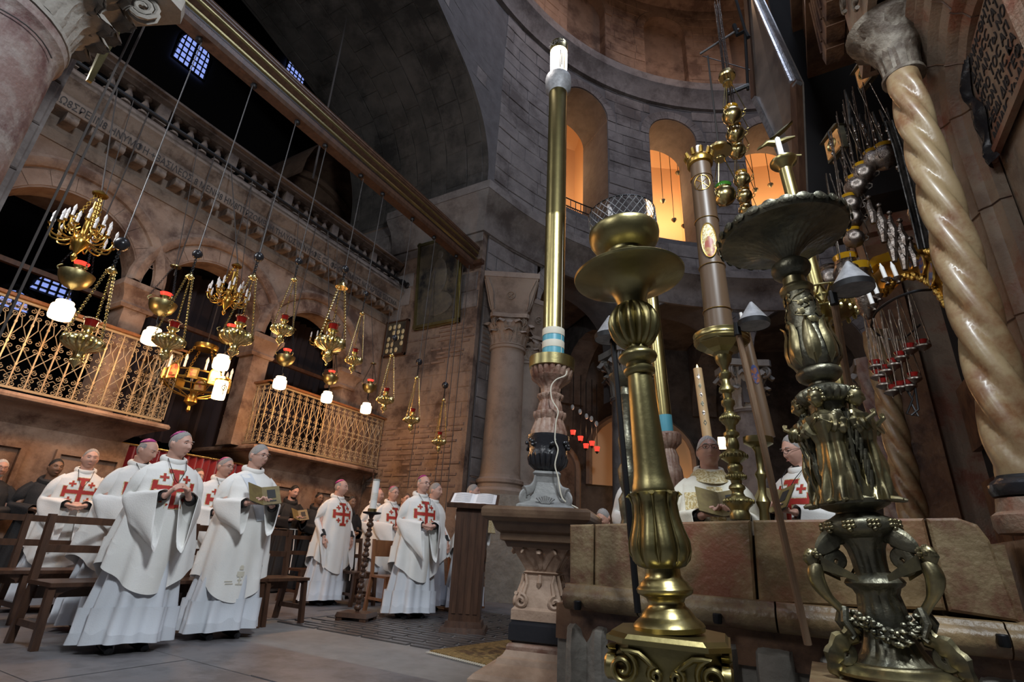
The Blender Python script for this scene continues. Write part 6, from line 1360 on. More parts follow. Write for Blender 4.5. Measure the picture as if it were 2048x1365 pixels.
# small lamps hanging inside the lit gallery windows
def winlamp(x,y0,y1,ph,lb):
    d=ray(x,y1); cxx=CX; R=11.2
    a=d.x**2+d.y**2; b_=-2*(d.x*CX+d.y*CY); c=CX*CX+CY*CY-R*R; s=(-b_+math.sqrt(b_*b_-4*a*c))/(2*a); p=CAMP+d*s
    ztop=16; t=thing('gallery_lamp',lb,'lamp',p,0,'small dark lamps hanging in the lit gallery')
    MB().lathe([(0,-.12),(.03,-.1),(.10,0),(.10,.03),(.03,.07),(0,.09)],12).build('lamp_bowl',m_bronze,t); MB().tube([(0,0,.08),(0,0,ztop-p.z)],.012,4).build('cord',m_iron,t)
for x,y,lb in ((1187,395,'dark lamp hanging in the left lit window'),(1326,402,'lower left lamp in the middle lit window'),(1356,346,'uppermost lamp in the middle lit window'),(1348,440,'lowest short lamp in the middle lit window'),(1368,452,'rightmost lamp in the middle lit window'),(1511,380,'dark lamp in the right lit window'),(1541,370,'dark dish lamp in the right lit window')): winlamp(x,0,y,0,lb)
# railing inside the left window
rl=thing('window_railing','black iron railing across the foot of the left lit window','railing',cyl(R_(148.4),RR+.5,10.08))
o=Vector(rl.location)
for z in (0.02,.25,.5,.78): MB().tube([cyl(R_(148.4+k*1.3),RR+.5,10.1+z)-o for k in range(-4,5)],.02,5).build('rail_bar',m_iron,rl)
for k in range(-14,15): MB().tube([cyl(R_(148.4+k*.37),RR+.5,10.1+(.02 if k%2 else .25))-o,cyl(R_(148.4+k*.37),RR+.5,10.1+(.5 if k%3 else .78))-o],.014,4).build('upright',m_iron,rl)
tag(MB().ball((0,0,0),(.12,.12,.15),14,10).build('glowing_bulb',m_lit,None,loc=atd(1187,423,14.5)),'bright warm bulb at the foot of the left lit window','bulb')
# red votive lamps seen deep in the ambulatory
for i,(x,y) in enumerate(((1146,866),(1161,878),(1184,888),(1194,899),(1172,893))):
    p=atd(x,y,15.5); t=thing('red_votive_lamp',['leftmost glowing red votive lamp, beside the marble candlestick','glowing red votive lamp second from the left in the ambulatory','glowing red votive lamp in the middle of the ambulatory group','rightmost and lowest glowing red votive lamp in the ambulatory','small red votive lamp just left of the middle one in the ambulatory'][i],'lamp',p,0,'red votive lamps in the ambulatory')
    MB().lathe([(0,-.07),(.06,-.07),(.085,.07),(0,.07)],14).build('red_glass',m_redl,t); MB().lathe([(0,-.14),(.02,-.13),(.065,-.07),(0,-.065)],12).build('holder',m_bronze,t); MB().tube([(0,0,.1),(0,0,2.0)],.012,4).build('cord',m_iron,t)
for i,(x,y) in enumerate(((1145,815),(1160,824),(1173,833),(1183,838),(1193,848))):
    tag(MB().ball((0,0,0),(.055,.055,.085),12,8).build('egg_ornament',m_white,None,loc=atd(x,y,15.2)),['leftmost and highest','second','middle','fourth','rightmost and lowest'][i]+' pale egg ornament above the red votive lamps','ornament','pale eggs above the red votive lamps')
tag(MB().box((0,0,0),(.15,.15,.26)).build('glowing_lantern',m_lit,None,False,loc=atd(1444,887,13.0)),'glowing lantern beside the head of the cream-robed priest','lantern')
point('ambulatory_light',atd(1444,887,12.6),40,(1,.55,.22),.2); point('recess_light',atd(1180,860,15.5),18,(1,.5,.25),.2); point('bay_light',cyl(R_(124),12.6,2.6),45,(1,.55,.25),.2)
# ================================================================ balcony railings
def scroll_bay(w):
    m=MB(); r=.0055
    def sp(cx,cz,r0,a0,tu,sgn): m.tube([(0,x,z) for x,z in spiral((cx,cz),r0,.006,a0,a0+sgn*tu*2*PI,11)],r,4,cap=False)
    h=w/2
    for s in (-1,1):
        for cz,up in ((.985,-1),(.90,1),(.60,-1),(.50,1),(.24,-1),(.135,1),(.06,-1)):
            sp(s*h*.48,cz,.034,(-PI/2 if up>0 else PI/2),1.3,s*up)
        m.tube([(0,s*h*.95,.30),(0,0,.40),(0,-s*h*.95,.50)],r,4); m.tube([(0,s*h*.9,.63),(0,s*.01,.76),(0,s*h*.5,.88)],r,4)
        m.tube([(0,s*h*.95,.20),(0,s*h*.5,.17),(0,0,.20)],r,4)
    return m
baymesh={}
def railing(label,segs):
    t=thing('balcony_railing',label,'railing',(segs[0][0][0],segs[0][0][1],2.34),0,'gilt iron balcony railings')
    o=Vector(t.location)
    bar=MB().box((0,0,.53),(.016,.016,1.06)); 
    for z in (.30,.55,.8): bar.box((0,0,z),(.026,.026,.028))
    bar=bar.mesh('upright_bar',m_rail,False)
    for a,b in segs:
        a=Vector((*a,2.34))-o; b=Vector((*b,2.34))-o; L=(b-a).length; n=round(L/.162); w=L/n; ang=math.atan2((b-a).y,(b-a).x)-PI/2
        k=round(w,3)
        if k not in baymesh: baymesh[k]=scroll_bay(w).mesh('scroll_panel',m_rail,True)
        for i in range(n+1): inst('upright_bar',bar,t,Matrix.Translation(a+(b-a)*(i/n)))
        for i in range(n): inst('scroll_panel',baymesh[k],t,Matrix.Translation(a+(b-a)*((i+.5)/n))@Matrix.Rotation(ang,4,'Z'))
        for z,rr,mt,nm in ((.015,.012,m_rail,'bottom_rail'),(1.06,.014,m_rail,'iron_top_rail')):
            MB().box((0,0,0),(.03,L+.03,.03),Matrix.Translation((a+b)/2+Vector((0,0,z)))@Matrix.Rotation(ang,4,'Z')).build(nm,mt,t,False)
        m=MB(); m.box((0,0,0),(.13,L+.12,.035),Matrix.Translation((a+b)/2+Vector((0,0,1.10)))@Matrix.Rotation(ang,4,'Z')); m.build('wooden_handrail',m_woodr,t,False)
railing('gilt scrollwork railing of the left balcony with wooden handrail',[((-8.2,.2),(-8.2,3.98)),((-8.2,3.98),(-9.3,3.98))])
railing('gilt scrollwork railing of the right balcony above the standing clergy',[((-8.2,5.56),(-8.2,8.48)),((-8.2,5.56),(-9.35,5.56))])
# dark tie rods, blind and back curtain inside the arcade
gi=thing('tie_rod','dark wooden tie beam crossing the gallery arches at capital height','beam',(-9.12,0,4.15))
MB().box((0,3.2,0),(.08,10.4,.07)).build('beam_bar',m_wood,gi,False)
cv=thing('dark_curtain','dark hanging curtain inside the two right arches of the gallery','curtain',(-9.9,5.9,2.3)); m=MB()
m.grid([[( .07*math.sin(j*1.7)+.02*math.sin(j*.6),-2.0+4.4*j/90,z) for z in (0,1.5,3.2)] for j in range(91)]); m.build('curtain_cloth',mat('dark_drape',(.035,.024,.028),.9),cv)
# red curtain in the doorway between the balconies
rc=thing('red_curtain','crimson velvet curtain hung on a brass rail in the doorway between the balconies','curtain',(-8.75,4.8,0))
m=MB(); m.grid([[(.035*math.sin(j*.95)+.01*math.sin(j*.31),-.98+1.96*j/110,z) for z in (.35,1.2,2.0)] for j in range(111)]); m.build('velvet',m_curt,rc)
MB().tube([(.03,-1.05,2.02),(.03,1.05,2.02)],.018,8).build('brass_rail',m_lamp,rc); MB().tube([(.06,-.15,2.02),(.10,-.22,1.3)],.016,8).build('brass_prop',m_lamp,rc)
# ================================================================ paintings on the end wall
def frame(name,label,x0,x1,z0,z1,w,mt,pm,cat,tilt=0.0):
    t=thing(name,label,cat,((x0+x1)/2,8.50,z0),0); t.rotation_euler=(R_(tilt),0,0); W_=x1-x0; H_=z1-z0
    MB().box((0,-.02,H_/2),(W_-w,.03,H_-w)).build('canvas',pm,t,False)
    for (a,b,c,d,) in ((-W_/2,-W_/2+w,0,H_),(W_/2-w,W_/2,0,H_),(-W_/2,W_/2,0,w),(-W_/2,W_/2,H_-w,H_)):
        m=MB(); m.hexa([(a,-.03,c),(b,-.03,c),(a,.02,c),(b,.02,c),(a,-.03,d),(b,-.03,d),(a,.02,d),(b,.02,d)]) ; m.box(((a+b)/2,-.05,(c+d)/2),((b-a)*.55 if b-a<W_*.5 else (b-a),.04,(d-c)*.55 if d-c<H_*.5 else (d-c))); m.build('frame_rail',mt,t,False)
    return t
a=ony(845,500,8.5); b=ony(828,662,8.5); c=ony(920,640,8.5)
fp=frame('large_painting','large darkened painting in a gilt and black frame on the end wall under the beam',b.x,c.x,b.z,7.75,.12,m_brassd,m_paint,'painting',6)
m=MB(); m.ball((0,0,0),(.22,.01,.45),16,10,T(.05,-.045,1.25)); m.ball((0,0,0),(.09,.01,.11),12,8,T(.05,-.045,1.78)); m.ball((0,0,0),(.45,.01,.3),16,8,T(0,-.042,.55)); m.build('faint_figure',mat('dim_painted_figure',(.10,.085,.06),.5,col2=(.05,.045,.04),nscale=6),fp)
fq=frame('small_icon','small dark icon with rows of gilt figures on the end wall',-8.52,-7.85,4.95,5.85,.05,m_wood,m_paint,'icon')
for i in range(4):
    for j in range(5):
        if (i*5+j)%4!=3: MB().ball((0,0,0),(.05,.012,.065),8,6,T(-.21+i*.14,-.042,.14+j*.15)).build('icon_figure',m_goldc,fq)
# ================================================================ seats
def leg_(m,x,y,z0,z1,s=.045,dx=0,dy=0): 
    h=s/2; m.hexa([(x-h+dx,y-h+dy,z0),(x+h+dx,y-h+dy,z0),(x-h+dx,y+h+dy,z0),(x+h+dx,y+h+dy,z0),(x-h,y-h,z1),(x+h,y-h,z1),(x-h,y+h,z1),(x+h,y+h,z1)]); return m
def chair(x,y,rz,label,mt,solid=False,w=.44,group='wooden chairs'):
    t=thing('chair',label,'chair',(x,y,0),rz,group)   # faces local -Y
    MB().box((0,0,.44),(w,.42,.028)).build('seat',mt,t,False); MB().box((0,-.19,.40),(w-.06,.02,.06)).build('apron',mt,t,False)
    for s in (-1,1):
        leg_(MB(),s*(w/2-.03),-.18,0,.43,.045,s*.02,-.03).build('leg',mt,t,False)
        leg_(MB(),s*(w/2-.03),.19,0,.44,.045,s*.02,.03).build('leg',mt,t,False)
        m=leg_(MB(),s*(w/2-.03),.26,.44,.92,.04,0,-.07); m.build('back_post',mt,t,False)
        MB().box((s*(w/2-.02),0,.16),(.025,.38,.035)).build('stretcher',mt,t,False)
    if solid: MB().box((0,.245,.80),(w-.06,.022,.22)).build('back_panel',mt,t,False)
    else:
        for z in (.88,.66): MB().box((0,.255-(.92-z)*.14,z),(w-.05,.022,.055)).build('back_rail',mt,t,False)
    MB().box((0,-.19,.14),(w-.06,.025,.035)).build('stretcher',mt,t,False); return t
RZ=PI/2   # faces +X, towards the tomb
def bench(x,y0,n,label,pitch=.62):
    t=thing('bench',label,'bench',(x,y0,0),0,'dark linked benches of the front row'); L=n*pitch
    MB().box((0,L/2,.445),(.42,L,.03)).build('seat',m_wood,t,False)
    MB().box((-.13,L/2,.37),(.03,L-.1,.09)).build('seat_rail',m_wood,t,False)
    for i in range(n+1):
        yy=i*pitch; yy=min(max(yy,.03),L-.03)
        leg_(MB(),.16,yy,0,.43,.05,.06,-.0).build('leg',m_wood,t,False); leg_(MB(),-.16,yy,0,.43,.05,-.06,0).build('leg',m_wood,t,False)
        leg_(MB(),-.26,yy,.44,.96,.05,.06,0).build('back_post',m_wood,t,False)
        MB().box((0,yy,.16),(.36,.03,.045)).build('stretcher',m_wood,t,False)
        if i<n:
            m=MB(); P=[]
            for k in range(9): 
                a=PI*k/8; P.append([(.16,yy+pitch/2-math.cos(a)*pitch*.45,.43),(.16,yy+pitch/2-math.cos(a)*pitch*.42,.43-.09*(1-math.sin(a)))])
            m.grid(P); m.build('apron_arch',m_wood,t,False)
    for z in (.92,.69): MB().box((-.255+(.96-z)*.1,L/2,z),(.024,L,.06)).build('back_rail',m_wood,t,False)
bench(-5.40,2.1,3,'dark bench in the front row at left, behind the foremost bishop',.64); bench(-5.42,4.05,1,'short dark bench end beside the deacon',.55); bench(-6.75,1.2,3,'second dark bench at the far left edge, behind the front one')
chair(-6.80,5.88,RZ-.1,'dark wooden chair left of the gold-crossed bishop in the middle',m_wood); chair(-6.15,6.3,RZ-.1,'dark wooden chair just left of the turned candle stand',m_wood)
chair(-5.35,6.15,RZ-.25,'reddish wooden chair with solid back panel beside the bishop with folded hands',m_woodr,True); chair(-5.05,7.6,RZ-.2,'brown wooden chair partly behind the bishop near the lectern',m_woodr,True)
chair(-6.2,7.6,RZ,'dark wooden chair half hidden behind the middle bishops',m_wood)
# ================================================================ lectern
lt=thing('lectern','tall dark wooden lectern with slanted top, open papers and carved emblem','lectern',(-3.66,5.55,0),R_(28))
MB().box((0,0,.03),(.52,.46,.06),t=.94).build('base_plate',m_wood,lt,False)
MB().box((0,0,.09),(.42,.36,.06),t=.95).build('base_step',m_wood,lt,False)
MB().hexa([(-.175,-.14,.12),(.175,-.14,.12),(-.175,.14,.12),(.175,.14,.12),(-.19,-.15,1.30),(.19,-.15,1.30),(-.19,.15,1.42),(.19,.15,1.42)]).build('column',m_wood,lt,False)
for x in (-.12,-.04,.04,.12): MB().box((x,-.148,.72),(.045,.012,1.05)).build('front_slat',m_wood,lt,False)
em=MB(); M_=T(.183,0,.80,rz=PI/2,rx=0)@Matrix.Rotation(PI/2,4,'X'); em.torus((0,0,0),.07,.010,20,5,M_)
for k in range(4): em.tube([(0,0,0),(.065*math.cos(k*PI/2),.065*math.sin(k*PI/2),0)],.012,5,M_)
em.tube([(0,-.07,0),(0,-.17,0)],.01,5,M_); em.build('carved_emblem',m_wood,lt)
tp=MB(); M_=T(0,0,1.42,rx=R_(24)); tp.box((0,0,0),(.60,.44,.03),M_); tp.build('slanted_top',m_wood,lt,False); MB().box((0,-.225,.02),(.60,.03,.05),M_).build('book_ledge',m_wood,lt,False)
pp_=thing('open_papers','open white sheets of music lying on the lectern','papers',(lt.location.x,lt.location.y,1.42),R_(28)); M_=Matrix.Rotation(R_(24),4,'X')
for s in (-1,1):
    m=MB(); m.grid([[(s*.27*k/6,-.18+.36*j/2,.022+.015*math.sin(PI*k/6)) for j in range(3)] for k in range(7)],M=M_); m.build('page',m_paper,pp_)
m=MB(); 
for s in (-1,1):
    for j in range(9): m.box((s*.135,-.14+j*.035,.038),(.2,.004,.001),M_)
tag(m.build('printed_lines',m_ink,pp_,False),kind='stuff')
# ================================================================ turned stand with white candle
cs=thing('turned_candle_stand','dark turned wooden candle stand on a block foot in the middle of the floor','stand',(-4.98,5.2,0),R_(20))
MB().box((0,0,.07),(.40,.34,.05),t=.92).build('block_foot',m_wood,cs,False)
for sx in (-1,1):
    for sy in (-1,1): MB().box((sx*.15,sy*.12,.025),(.08,.08,.05)).build('foot_pad',m_wood,cs,False)
pr=[(0,.09)]; z=.09
for i in range(9):
    pr+=[(.022,z),(.022,z+.02),(.042,z+.035),(.046,z+.05),(.04,z+.07),(.024,z+.085),(.032,z+.10),(.036,z+.115)]; z+=.118
pr+=[(.02,z),(.03,z+.03),(.04,z+.05),(.0,z+.05)]
MB().lathe(pr,16).build('turned_stem',m_wood,cs); ztop=z+.05
MB().lathe([(0,ztop),(.04,ztop),(.11,ztop+.015),(.12,ztop+.03),(.11,ztop+.035),(0,ztop+.02)],24).build('drip_dish',m_iron,cs)
pc=thing('paschal_candle','white candle with printed emblem in a brass cup and glass shade on the turned stand','candle',(-4.98,5.2,ztop+.025))
MB().lathe([(0,0),(.055,0),(.058,.05),(0,.05)],20).build('brass_cup',m_brass,pc); MB().lathe([(0,.05),(.045,.05),(.045,.42),(0,.42)],20).build('wax',m_white,pc)
m=MB(); 
for j in range(6): m.torus((0,0,.16+j*.016),.0455,.002,16,3)
tag(m.build('printed_emblem',m_brass,pc),kind='stuff'); MB().lathe([(.05,.40),(.062,.46),(.064,.56),(.062,.56),(.060,.46),(.048,.40)],20).build('glass_shade',m_glass,pc)
# ================================================================ rug
rg=thing('rug','patterned olive and brown rug lying on the floor in front of the pedestal table','rug',(-2.2,5.3,0.012),R_(-10))
m=MB(); m.box((0,0,0.004),(1.55,2.35,.014)); m.build('rug_border',m_rugb,rg,False); MB().box((0,0,.0075),(1.25,2.05,.012)).build('rug_field',m_rug,rg,False)
fr=MB()
for i in range(60): 
    for s in (-1,1): fr.box((-.76+i*.0258,s*1.20,.003),(.010,.06,.004))
tag(fr.build('fringe',m_cream2,rg,False),kind='stuff')
# ================================================================ big pink column with capital, upper left
cpx=atd(60,60,4.6); bc=thing('great_column','huge pink marble column with leafy capital filling the upper left corner','column',(-4.72,.27,0))
rC=.50
MB().lathe([(0,.6),(rC*1.02,.6),(rC*1.03,1.5),(rC,3.0),(rC*.97,4.05),(rC*.985,4.10),(rC*1.03,4.13),(rC*1.03,4.20),(0,4.20)],56).build('shaft',m_pink,bc)
MB().lathe([(0,0),(.72,0),(.72,.25),(.64,.28),(.66,.36),(.6,.42),(.55,.46),(.58,.54),(.5,.6),(0,.6)],48).build('base',m_col,bc)
e=bpy.data.objects.new('capital',None); C.objects.link(e); e.parent=bc; e.location=(0,0,4.2); e.rotation_euler=(0,0,R_(18)); capital(e,m_cap,rC*.97,rC*1.62,.95,16)
MB().box((0,0,5.4),(1.5,1.5,.5)).build('impost',m_cap,bc,False)
MB().tube([(rC*1.02*math.cos(a),rC*1.02*math.sin(a),3.98+.05*math.sin(a*3)) for a in [-2.4+i*.12 for i in range(28)]],.005,5).build('cable',m_wire,bc)
pl=MB(); pl.box((-5.62,.74,3.3),(.5,.42,6.6)); wpl=struct('corner_pier',pl,m_rot)  # stone pier beside the great column, tagged as structure
for i in range(13): block(lambda u,o,z: Vector((-5.37+(-o),u,z)),.55,.93,.2+i*.48,.2+(i+1)*.48,.02,.006).build('stone_block',m_rot,wpl,False)
bp=thing('gilt_banner_pole','gilded wooden bracket under the capital at upper left','bracket',atd(205,110,5.7)); MB().hexa([(-.08,-.04,.5),(.08,-.04,.5),(-.08,.04,.5),(.08,.04,.5),(-.04,-.02,-.35),(0.0,-.02,-.35),(-.04,.02,-.35),(0,.02,-.35)][4:]+[(-.08,-.04,.5),(.08,-.04,.5),(-.08,.04,.5),(.08,.04,.5)]).build('gilded_board',m_brassd,bp,False)
# ================================================================ people
def remesh(mb,vs,name,mt):
    me=bpy.data.meshes.new('t'); me.from_pydata(mb.v,[],mb.f); o=bpy.data.objects.new('t',me); C.objects.link(o)
    md=o.modifiers.new('r','REMESH'); md.mode='VOXEL'; md.voxel_size=vs; md2=o.modifiers.new('s','SMOOTH'); md2.iterations=2; md2.factor=.5
    dg=bpy.context.evaluated_depsgraph_get(); dg.update(); r=bpy.data.meshes.new_from_object(o.evaluated_get(dg)); bpy.data.objects.remove(o); bpy.data.meshes.remove(me)
    r.name=name; r.shade_smooth(); r.materials.clear(); r.materials.append(mt); return r
def hand(m,w,d,n,curl,s=1.0,side=1):
    w=Vector(w); d=Vector(d).normalized(); n=(Vector(n)-d*Vector(n).dot(d)).normalized(); e=d.cross(n)*side
    m.tube([w-d*.03,w+d*.01,w+d*.045,w+d*.085,w+d*.094],[.024*s,.026*s,.030*s,.031*s,.020*s],10,flat=.55)
    for i,(l,o) in enumerate(((.068,-.030),(.078,-.010),(.072,.010),(.056,.028))):
        p=w+d*(.084-.004*abs(i-1.5))+e*o; a=curl*(.55+.08*i); q=p+(d*math.cos(a)+n*math.sin(a))*l*.42; a2=a*2.0; r=q+(d*math.cos(a2)+n*math.sin(a2))*l*.33; a3=a*2.9; t=r+(d*math.cos(a3)+n*math.sin(a3))*l*.27
        m.tube([p-d*.012,p,q,r,t],[.0095*s,.0092*s,.0085*s,.0078*s,.0062*s],7)
    p=w+d*.022-e*.026; m.tube([p,p+d*.028-e*.018+n*.010,p+d*.055-e*.020+n*.022,p+d*.075-e*.014+n*.026],[.012*s,.0108*s,.0095*s,.007*s],7)
POSES={ # elbow, wrist, hand dir, palm normal (for the figure's +X side; mirrored)
 'clasp':((.235,-.03,1.12),(.085,-.30,1.17),(-.45,-.35,.75),(-1,.1,-.1),.55),
 'book':((.25,-.04,1.12),(.115,-.30,1.15),(-.75,-.40,.15),(-.2,.35,.9),.75),
 'fold':((.26,-.03,1.10),(.07,-.27,1.09),(-.85,-.30,-.15),(-.3,.6,-.3),.7),
 'down':((.27,.0,1.10),(.25,-.14,.90),(-.05,-.25,-.9),(-1,0,0),.35)}
bodyc={}
def body_mesh(pose,yaw,pitch,fat,mt):
    k=(pose,yaw,pitch,fat,mt.name)
    if k in bodyc: return bodyc[k]
    mb=MB(); n=72; P=[]
    R_h=Matrix.Translation(HC)@Matrix.Rotation(R_(yaw),4,'Z')@Matrix.Rotation(R_(pitch),4,'X')
    for i in range(65):
        th=PI*(i/64)*.998+.001; P.append([R_h@headpt(th,2*PI*j/n,1.0,fat) for j in range(n)])
    mb.grid(P,wv=True,cap=True)
    for s in (-1,1):
        m=MB(); m.ball((s*.079,.006,-.004),(.010,.018,.031),12,10,R_h@Matrix.Rotation(s*R_(12),4,'Z')); m.ball((s*.083,.0,.0),(.006,.008,.014),8,6,R_h); mb.add(m.v,m.f)
    nb=R_h@Vector((0,.022,-.055))
    mb.tube([nb,nb.lerp(Vector((0,.03,1.46)),.5),Vector((0,.03,1.47)),Vector((0,.02,1.40))],[.060+fat*.012,.060+fat*.014,.068+fat*.01,.10],18)
    mb.tube([(0,.02,1.42),(0,.015,1.32),(0,.01,1.1),(0,.0,.95)],[.12,.15,.145,.15],16,flat=.7)
    el,wr,hd,pn,cu=POSES[pose]
    for s in (-1,1):
        S_=lambda v: Vector((s*v[0],v[1],v[2]))
        mb.tube([S_((.12,.02,1.375)),S_((.155,.012,1.34)),S_(el)+Vector((-s*.012,0,0)),S_(el).lerp(S_(wr),.5),S_(wr)],[.05,.040,.034,.033,.026],10)
        hand(mb,S_(wr),S_(hd),S_(pn),cu,1.0,s)
    me=remesh(mb,.0058,'body',mt)
    # legs hidden beneath the clothes, joined to the same figure
    bm=bmesh.new(); bm.from_mesh(me)
    lg=MB()
    for s in (-1,1): lg.tube([(s*.09,.0,1.0),(s*.10,-.0,.52),(s*.11,.01,.08)],[.085,.06,.042],10)
    vs=[bm.verts.new(v) for v in lg.v]; 
    for f in lg.f:
        try: bm.faces.new([vs[i] for i in f])
        except ValueError: pass
    bm.to_mesh(me); bm.free(); me.shade_smooth(); bodyc[k]=me; return me
meshc={}
def cached(k,fn):
    if k not in meshc: meshc[k]=fn()
    return meshc[k]
def cloth_grid(rows,nf,seed,n=108,amp=1.0,front=None):
    """rows: (z, rx, ry, cy, foldamp)"""
    rn=random.Random(seed); ph=[rn.uniform(0,6.28) for _ in range(6)]; P=[]
    for i,(z,rx,ry,cy,fa) in enumerate(rows):
        row=[]
        for j in range(n):
            a=2*PI*j/n; t=i/len(rows)
            f=.55*math.sin(nf*a+ph[0]+1.2*math.sin(2*a+ph[1])+t*.6)+.30*math.sin((nf*1.7//1)*a+ph[2]-t*1.1)+.25*math.sin(3*a+ph[3]+t*2)
            f=math.copysign(abs(f)**.8,f)
            row.append((rx*(1+fa*amp*f)*math.cos(a),cy+ry*(1+fa*amp*f)*math.sin(a),z+ (.012*math.sin(2*a+ph[4]) if i==0 else 0)))
        P.append(row)
    return P
def interp(st,m):
    out=[]
    for i in range(len(st)-1):
        for k in range(m):
            t=k/m; t2=t*t*(3-2*t); out.append(tuple(a+(b-a)*t for a,b in zip(st[i],st[i+1])))
    out.append(st[-1]); return out
def robe_mesh(kind,seed,mt):
    st=[(.075,.33,.25,0,.16),(.35,.29,.22,0,.15),(.75,.235,.185,0,.11),(1.05,.20,.155,0,.06),(1.3,.19,.14,.01,.02),(1.40,.175,.11,.015,.0)]
    if kind=='habit': st=[(.04,.30,.24,0,.14),(.4,.26,.20,0,.12),(.98,.20,.165,0,.07),(1.02,.185,.15,0,.04),(1.3,.20,.14,.01,.02),(1.40,.18,.11,.015,0),(1.47,.09,.085,.02,0)]
    if kind=='trousers': st=[(.85,.19,.14,0,.02),(1.0,.185,.14,0,.02),(1.3,.205,.14,.01,.02),(1.42,.17,.10,.015,0),(1.48,.075,.07,.02,0)]
    rows=interp(st,7); P=cloth_grid(rows,9,seed); m=MB(); m.grid(P,wv=True)
    # inner hem so the cloth has thickness
    m.grid([P[0],[(x*.97,y*.97,z+.006) for x,y,z in P[0]],[(x*.96,y*.96,z+.25) for x,y,z in P[0]]],wv=True)
    return m.mesh({'habit':'habit','trousers':'jacket'}.get(kind,'alb'),mt,True,80)
def tabard(seed,mt,long=.42,nm='chasuble',wide=1.0):
    st=[(long,.335*wide,.235,-.0,.12),(long+.25,.32*wide,.225,0,.10),(.95,.285*wide,.205,-.0,.07),(1.15,.255*wide,.19,-.0,.05),(1.30,.235,.165,.0,.025),(1.385,.215,.13,.01,.01),(1.43,.165,.105,.015,0),(1.462,.11,.09,.02,0),(1.485,.08,.078,.02,0)]
    rows=interp(st,6); P=cloth_grid(rows,6,seed); m=MB()
    # hem rises at the sides, dips front and back
    for i,r in enumerate(P):
        w=max(0,1-i/16)
        for j in range(len(r)):
            a=2*PI*j/len(r); x,y,z=r[j]; r[j]=(x,y,z+w*.22*abs(math.cos(a))**2.0)
    m.grid(P,wv=True); m.grid([P[0],[(x*.975,y*.975,z+.006) for x,y,z in P[0]],[(x*.96,y*.96,z+.2) for x,y,z in P[0]]],wv=True)
    return m,nm
def sleeve(m,pose,s,sag,seed,wr_open=.07):
    el,wr,_,_,_=POSES[pose]; S_=lambda v: Vector((s*v[0],v[1],v[2])); rn=random.Random(seed+s)
    sh=S_((.165,.015,1.385)); e=S_(el)+Vector((s*.01,.015,.01)); w=S_(wr); w=e+(w-e)*.93
    pts=[sh+Vector((-s*.03,0,.0)),sh.lerp(e,.35)+Vector((s*.012,0,.005)),sh.lerp(e,.75)+Vector((s*.008,.01,0)),e,e.lerp(w,.35),e.lerp(w,.7),w]
    pts=spline(pts,4); N=len(pts); n=30; P=[]
    for i,p in enumerate(pts):
        t=i/(N-1); d=(pts[min(i+1,N-1)]-pts[max(i-1,0)]).normalized()
        if d.z<-.55 and t<.5: ax2=Vector((0,1,0)); ax1=d.cross(ax2).normalized()*(-1); ax2=ax1.cross(d).normalized()
        else:
            ax2=Vector((0,0,1)); ax1=d.cross(ax2); ax1=ax1.normalized() if ax1.length>.01 else Vector((1,0,0))
        side=.066+.004*t+.006*math.sin(t*9); up=.066-.014*t; dn=.08+sag*max(0,(t-.30)/.70)**1.1
        if t<.45: up=.066; dn=.070+.05*t; 
        row=[]
        blend=min(1,max(0,(t-.25)/.3)); down=(Vector((0,0,-1))*blend+ax1*0)
        for j in range(n):
            a=2*PI*j/n; c,sn=math.cos(a),math.sin(a)
            v=ax1*(side*c*(1 if sn>0 else (1-.35*blend*(-sn)**1)))
            if sn>=0: v+=(Vector((0,0,1))*blend+ax2*(1-blend))*up*sn
            else: v+=(Vector((0,0,1))*blend+ax2*(1-blend))*dn*sn*(1)+Vector((0,.10*blend*sn*sag/.3,0))
            v*=1+.05*math.sin(a*5+t*6+seed)
            row.append(p+v)
        P.append(row)
    m.grid(P,wv=True); L=P[-1]; c=pts[-1]; q=pts[-5]
    m.grid([L,[c+(x-c)*.93 for x in L],[q+(x-c)*.8 for x in L]],wv=True)
def vest_mesh(pose,seed,mt,kind):
    if kind=='deacon': m,nm=tabard(seed,mt,.30,'dalmatic',.92); sag=.20
    elif kind=='alb': m,nm=tabard(seed,mt,.62,'surplice',.85); sag=.14
    elif kind=='none': m=MB(); nm='sleeves'; sag=.07
    else: m,nm=tabard(seed,mt); sag=.36
    for s in (-1,1): sleeve(m,pose,s,sag,seed)
    return m.mesh(nm,mt,True,80)
def project(me,pts2d,polys,off,name,mt,parent,zc=0):
    key=me.name
    tree=cached(('bvh',key),lambda: BVHTree.FromPolygons([v.co for v in me.vertices],[p.vertices for p in me.polygons]))
    vs=[]
    for x,z in pts2d:
        h=tree.ray_cast(Vector((x,-1.5,z)),Vector((0,1,0)))
        while h[0] is not None and h[0].y<-.262: h=tree.ray_cast(h[0]+Vector((0,.004,0)),Vector((0,1,0)))
        y=h[0].y if h[0] else -.2
        vs.append((x,y-off,z))
    m=MB(); m.add(vs,polys); o=bpy.data.objects.new(name,cached(('prj',key,name,off,mt.name,len(vs)),lambda: m.mesh(name,mt,True,60))); C.objects.link(o); o.parent=parent; return o
def rects(rs,st=.012):
    P=[];F=[]
    for x0,x1,z0,z1 in rs:
        nx=max(1,int((x1-x0)/st)); nz=max(1,int((z1-z0)/st)); b=len(P)
        for i in range(nx+1):
            for j in range(nz+1): P.append((x0+(x1-x0)*i/nx,z0+(z1-z0)*j/nz))
        for i in range(nx):
            for j in range(nz): a=b+i*(nz+1)+j; F.append((a,a+nz+1,a+nz+2,a+1))
    return P,F
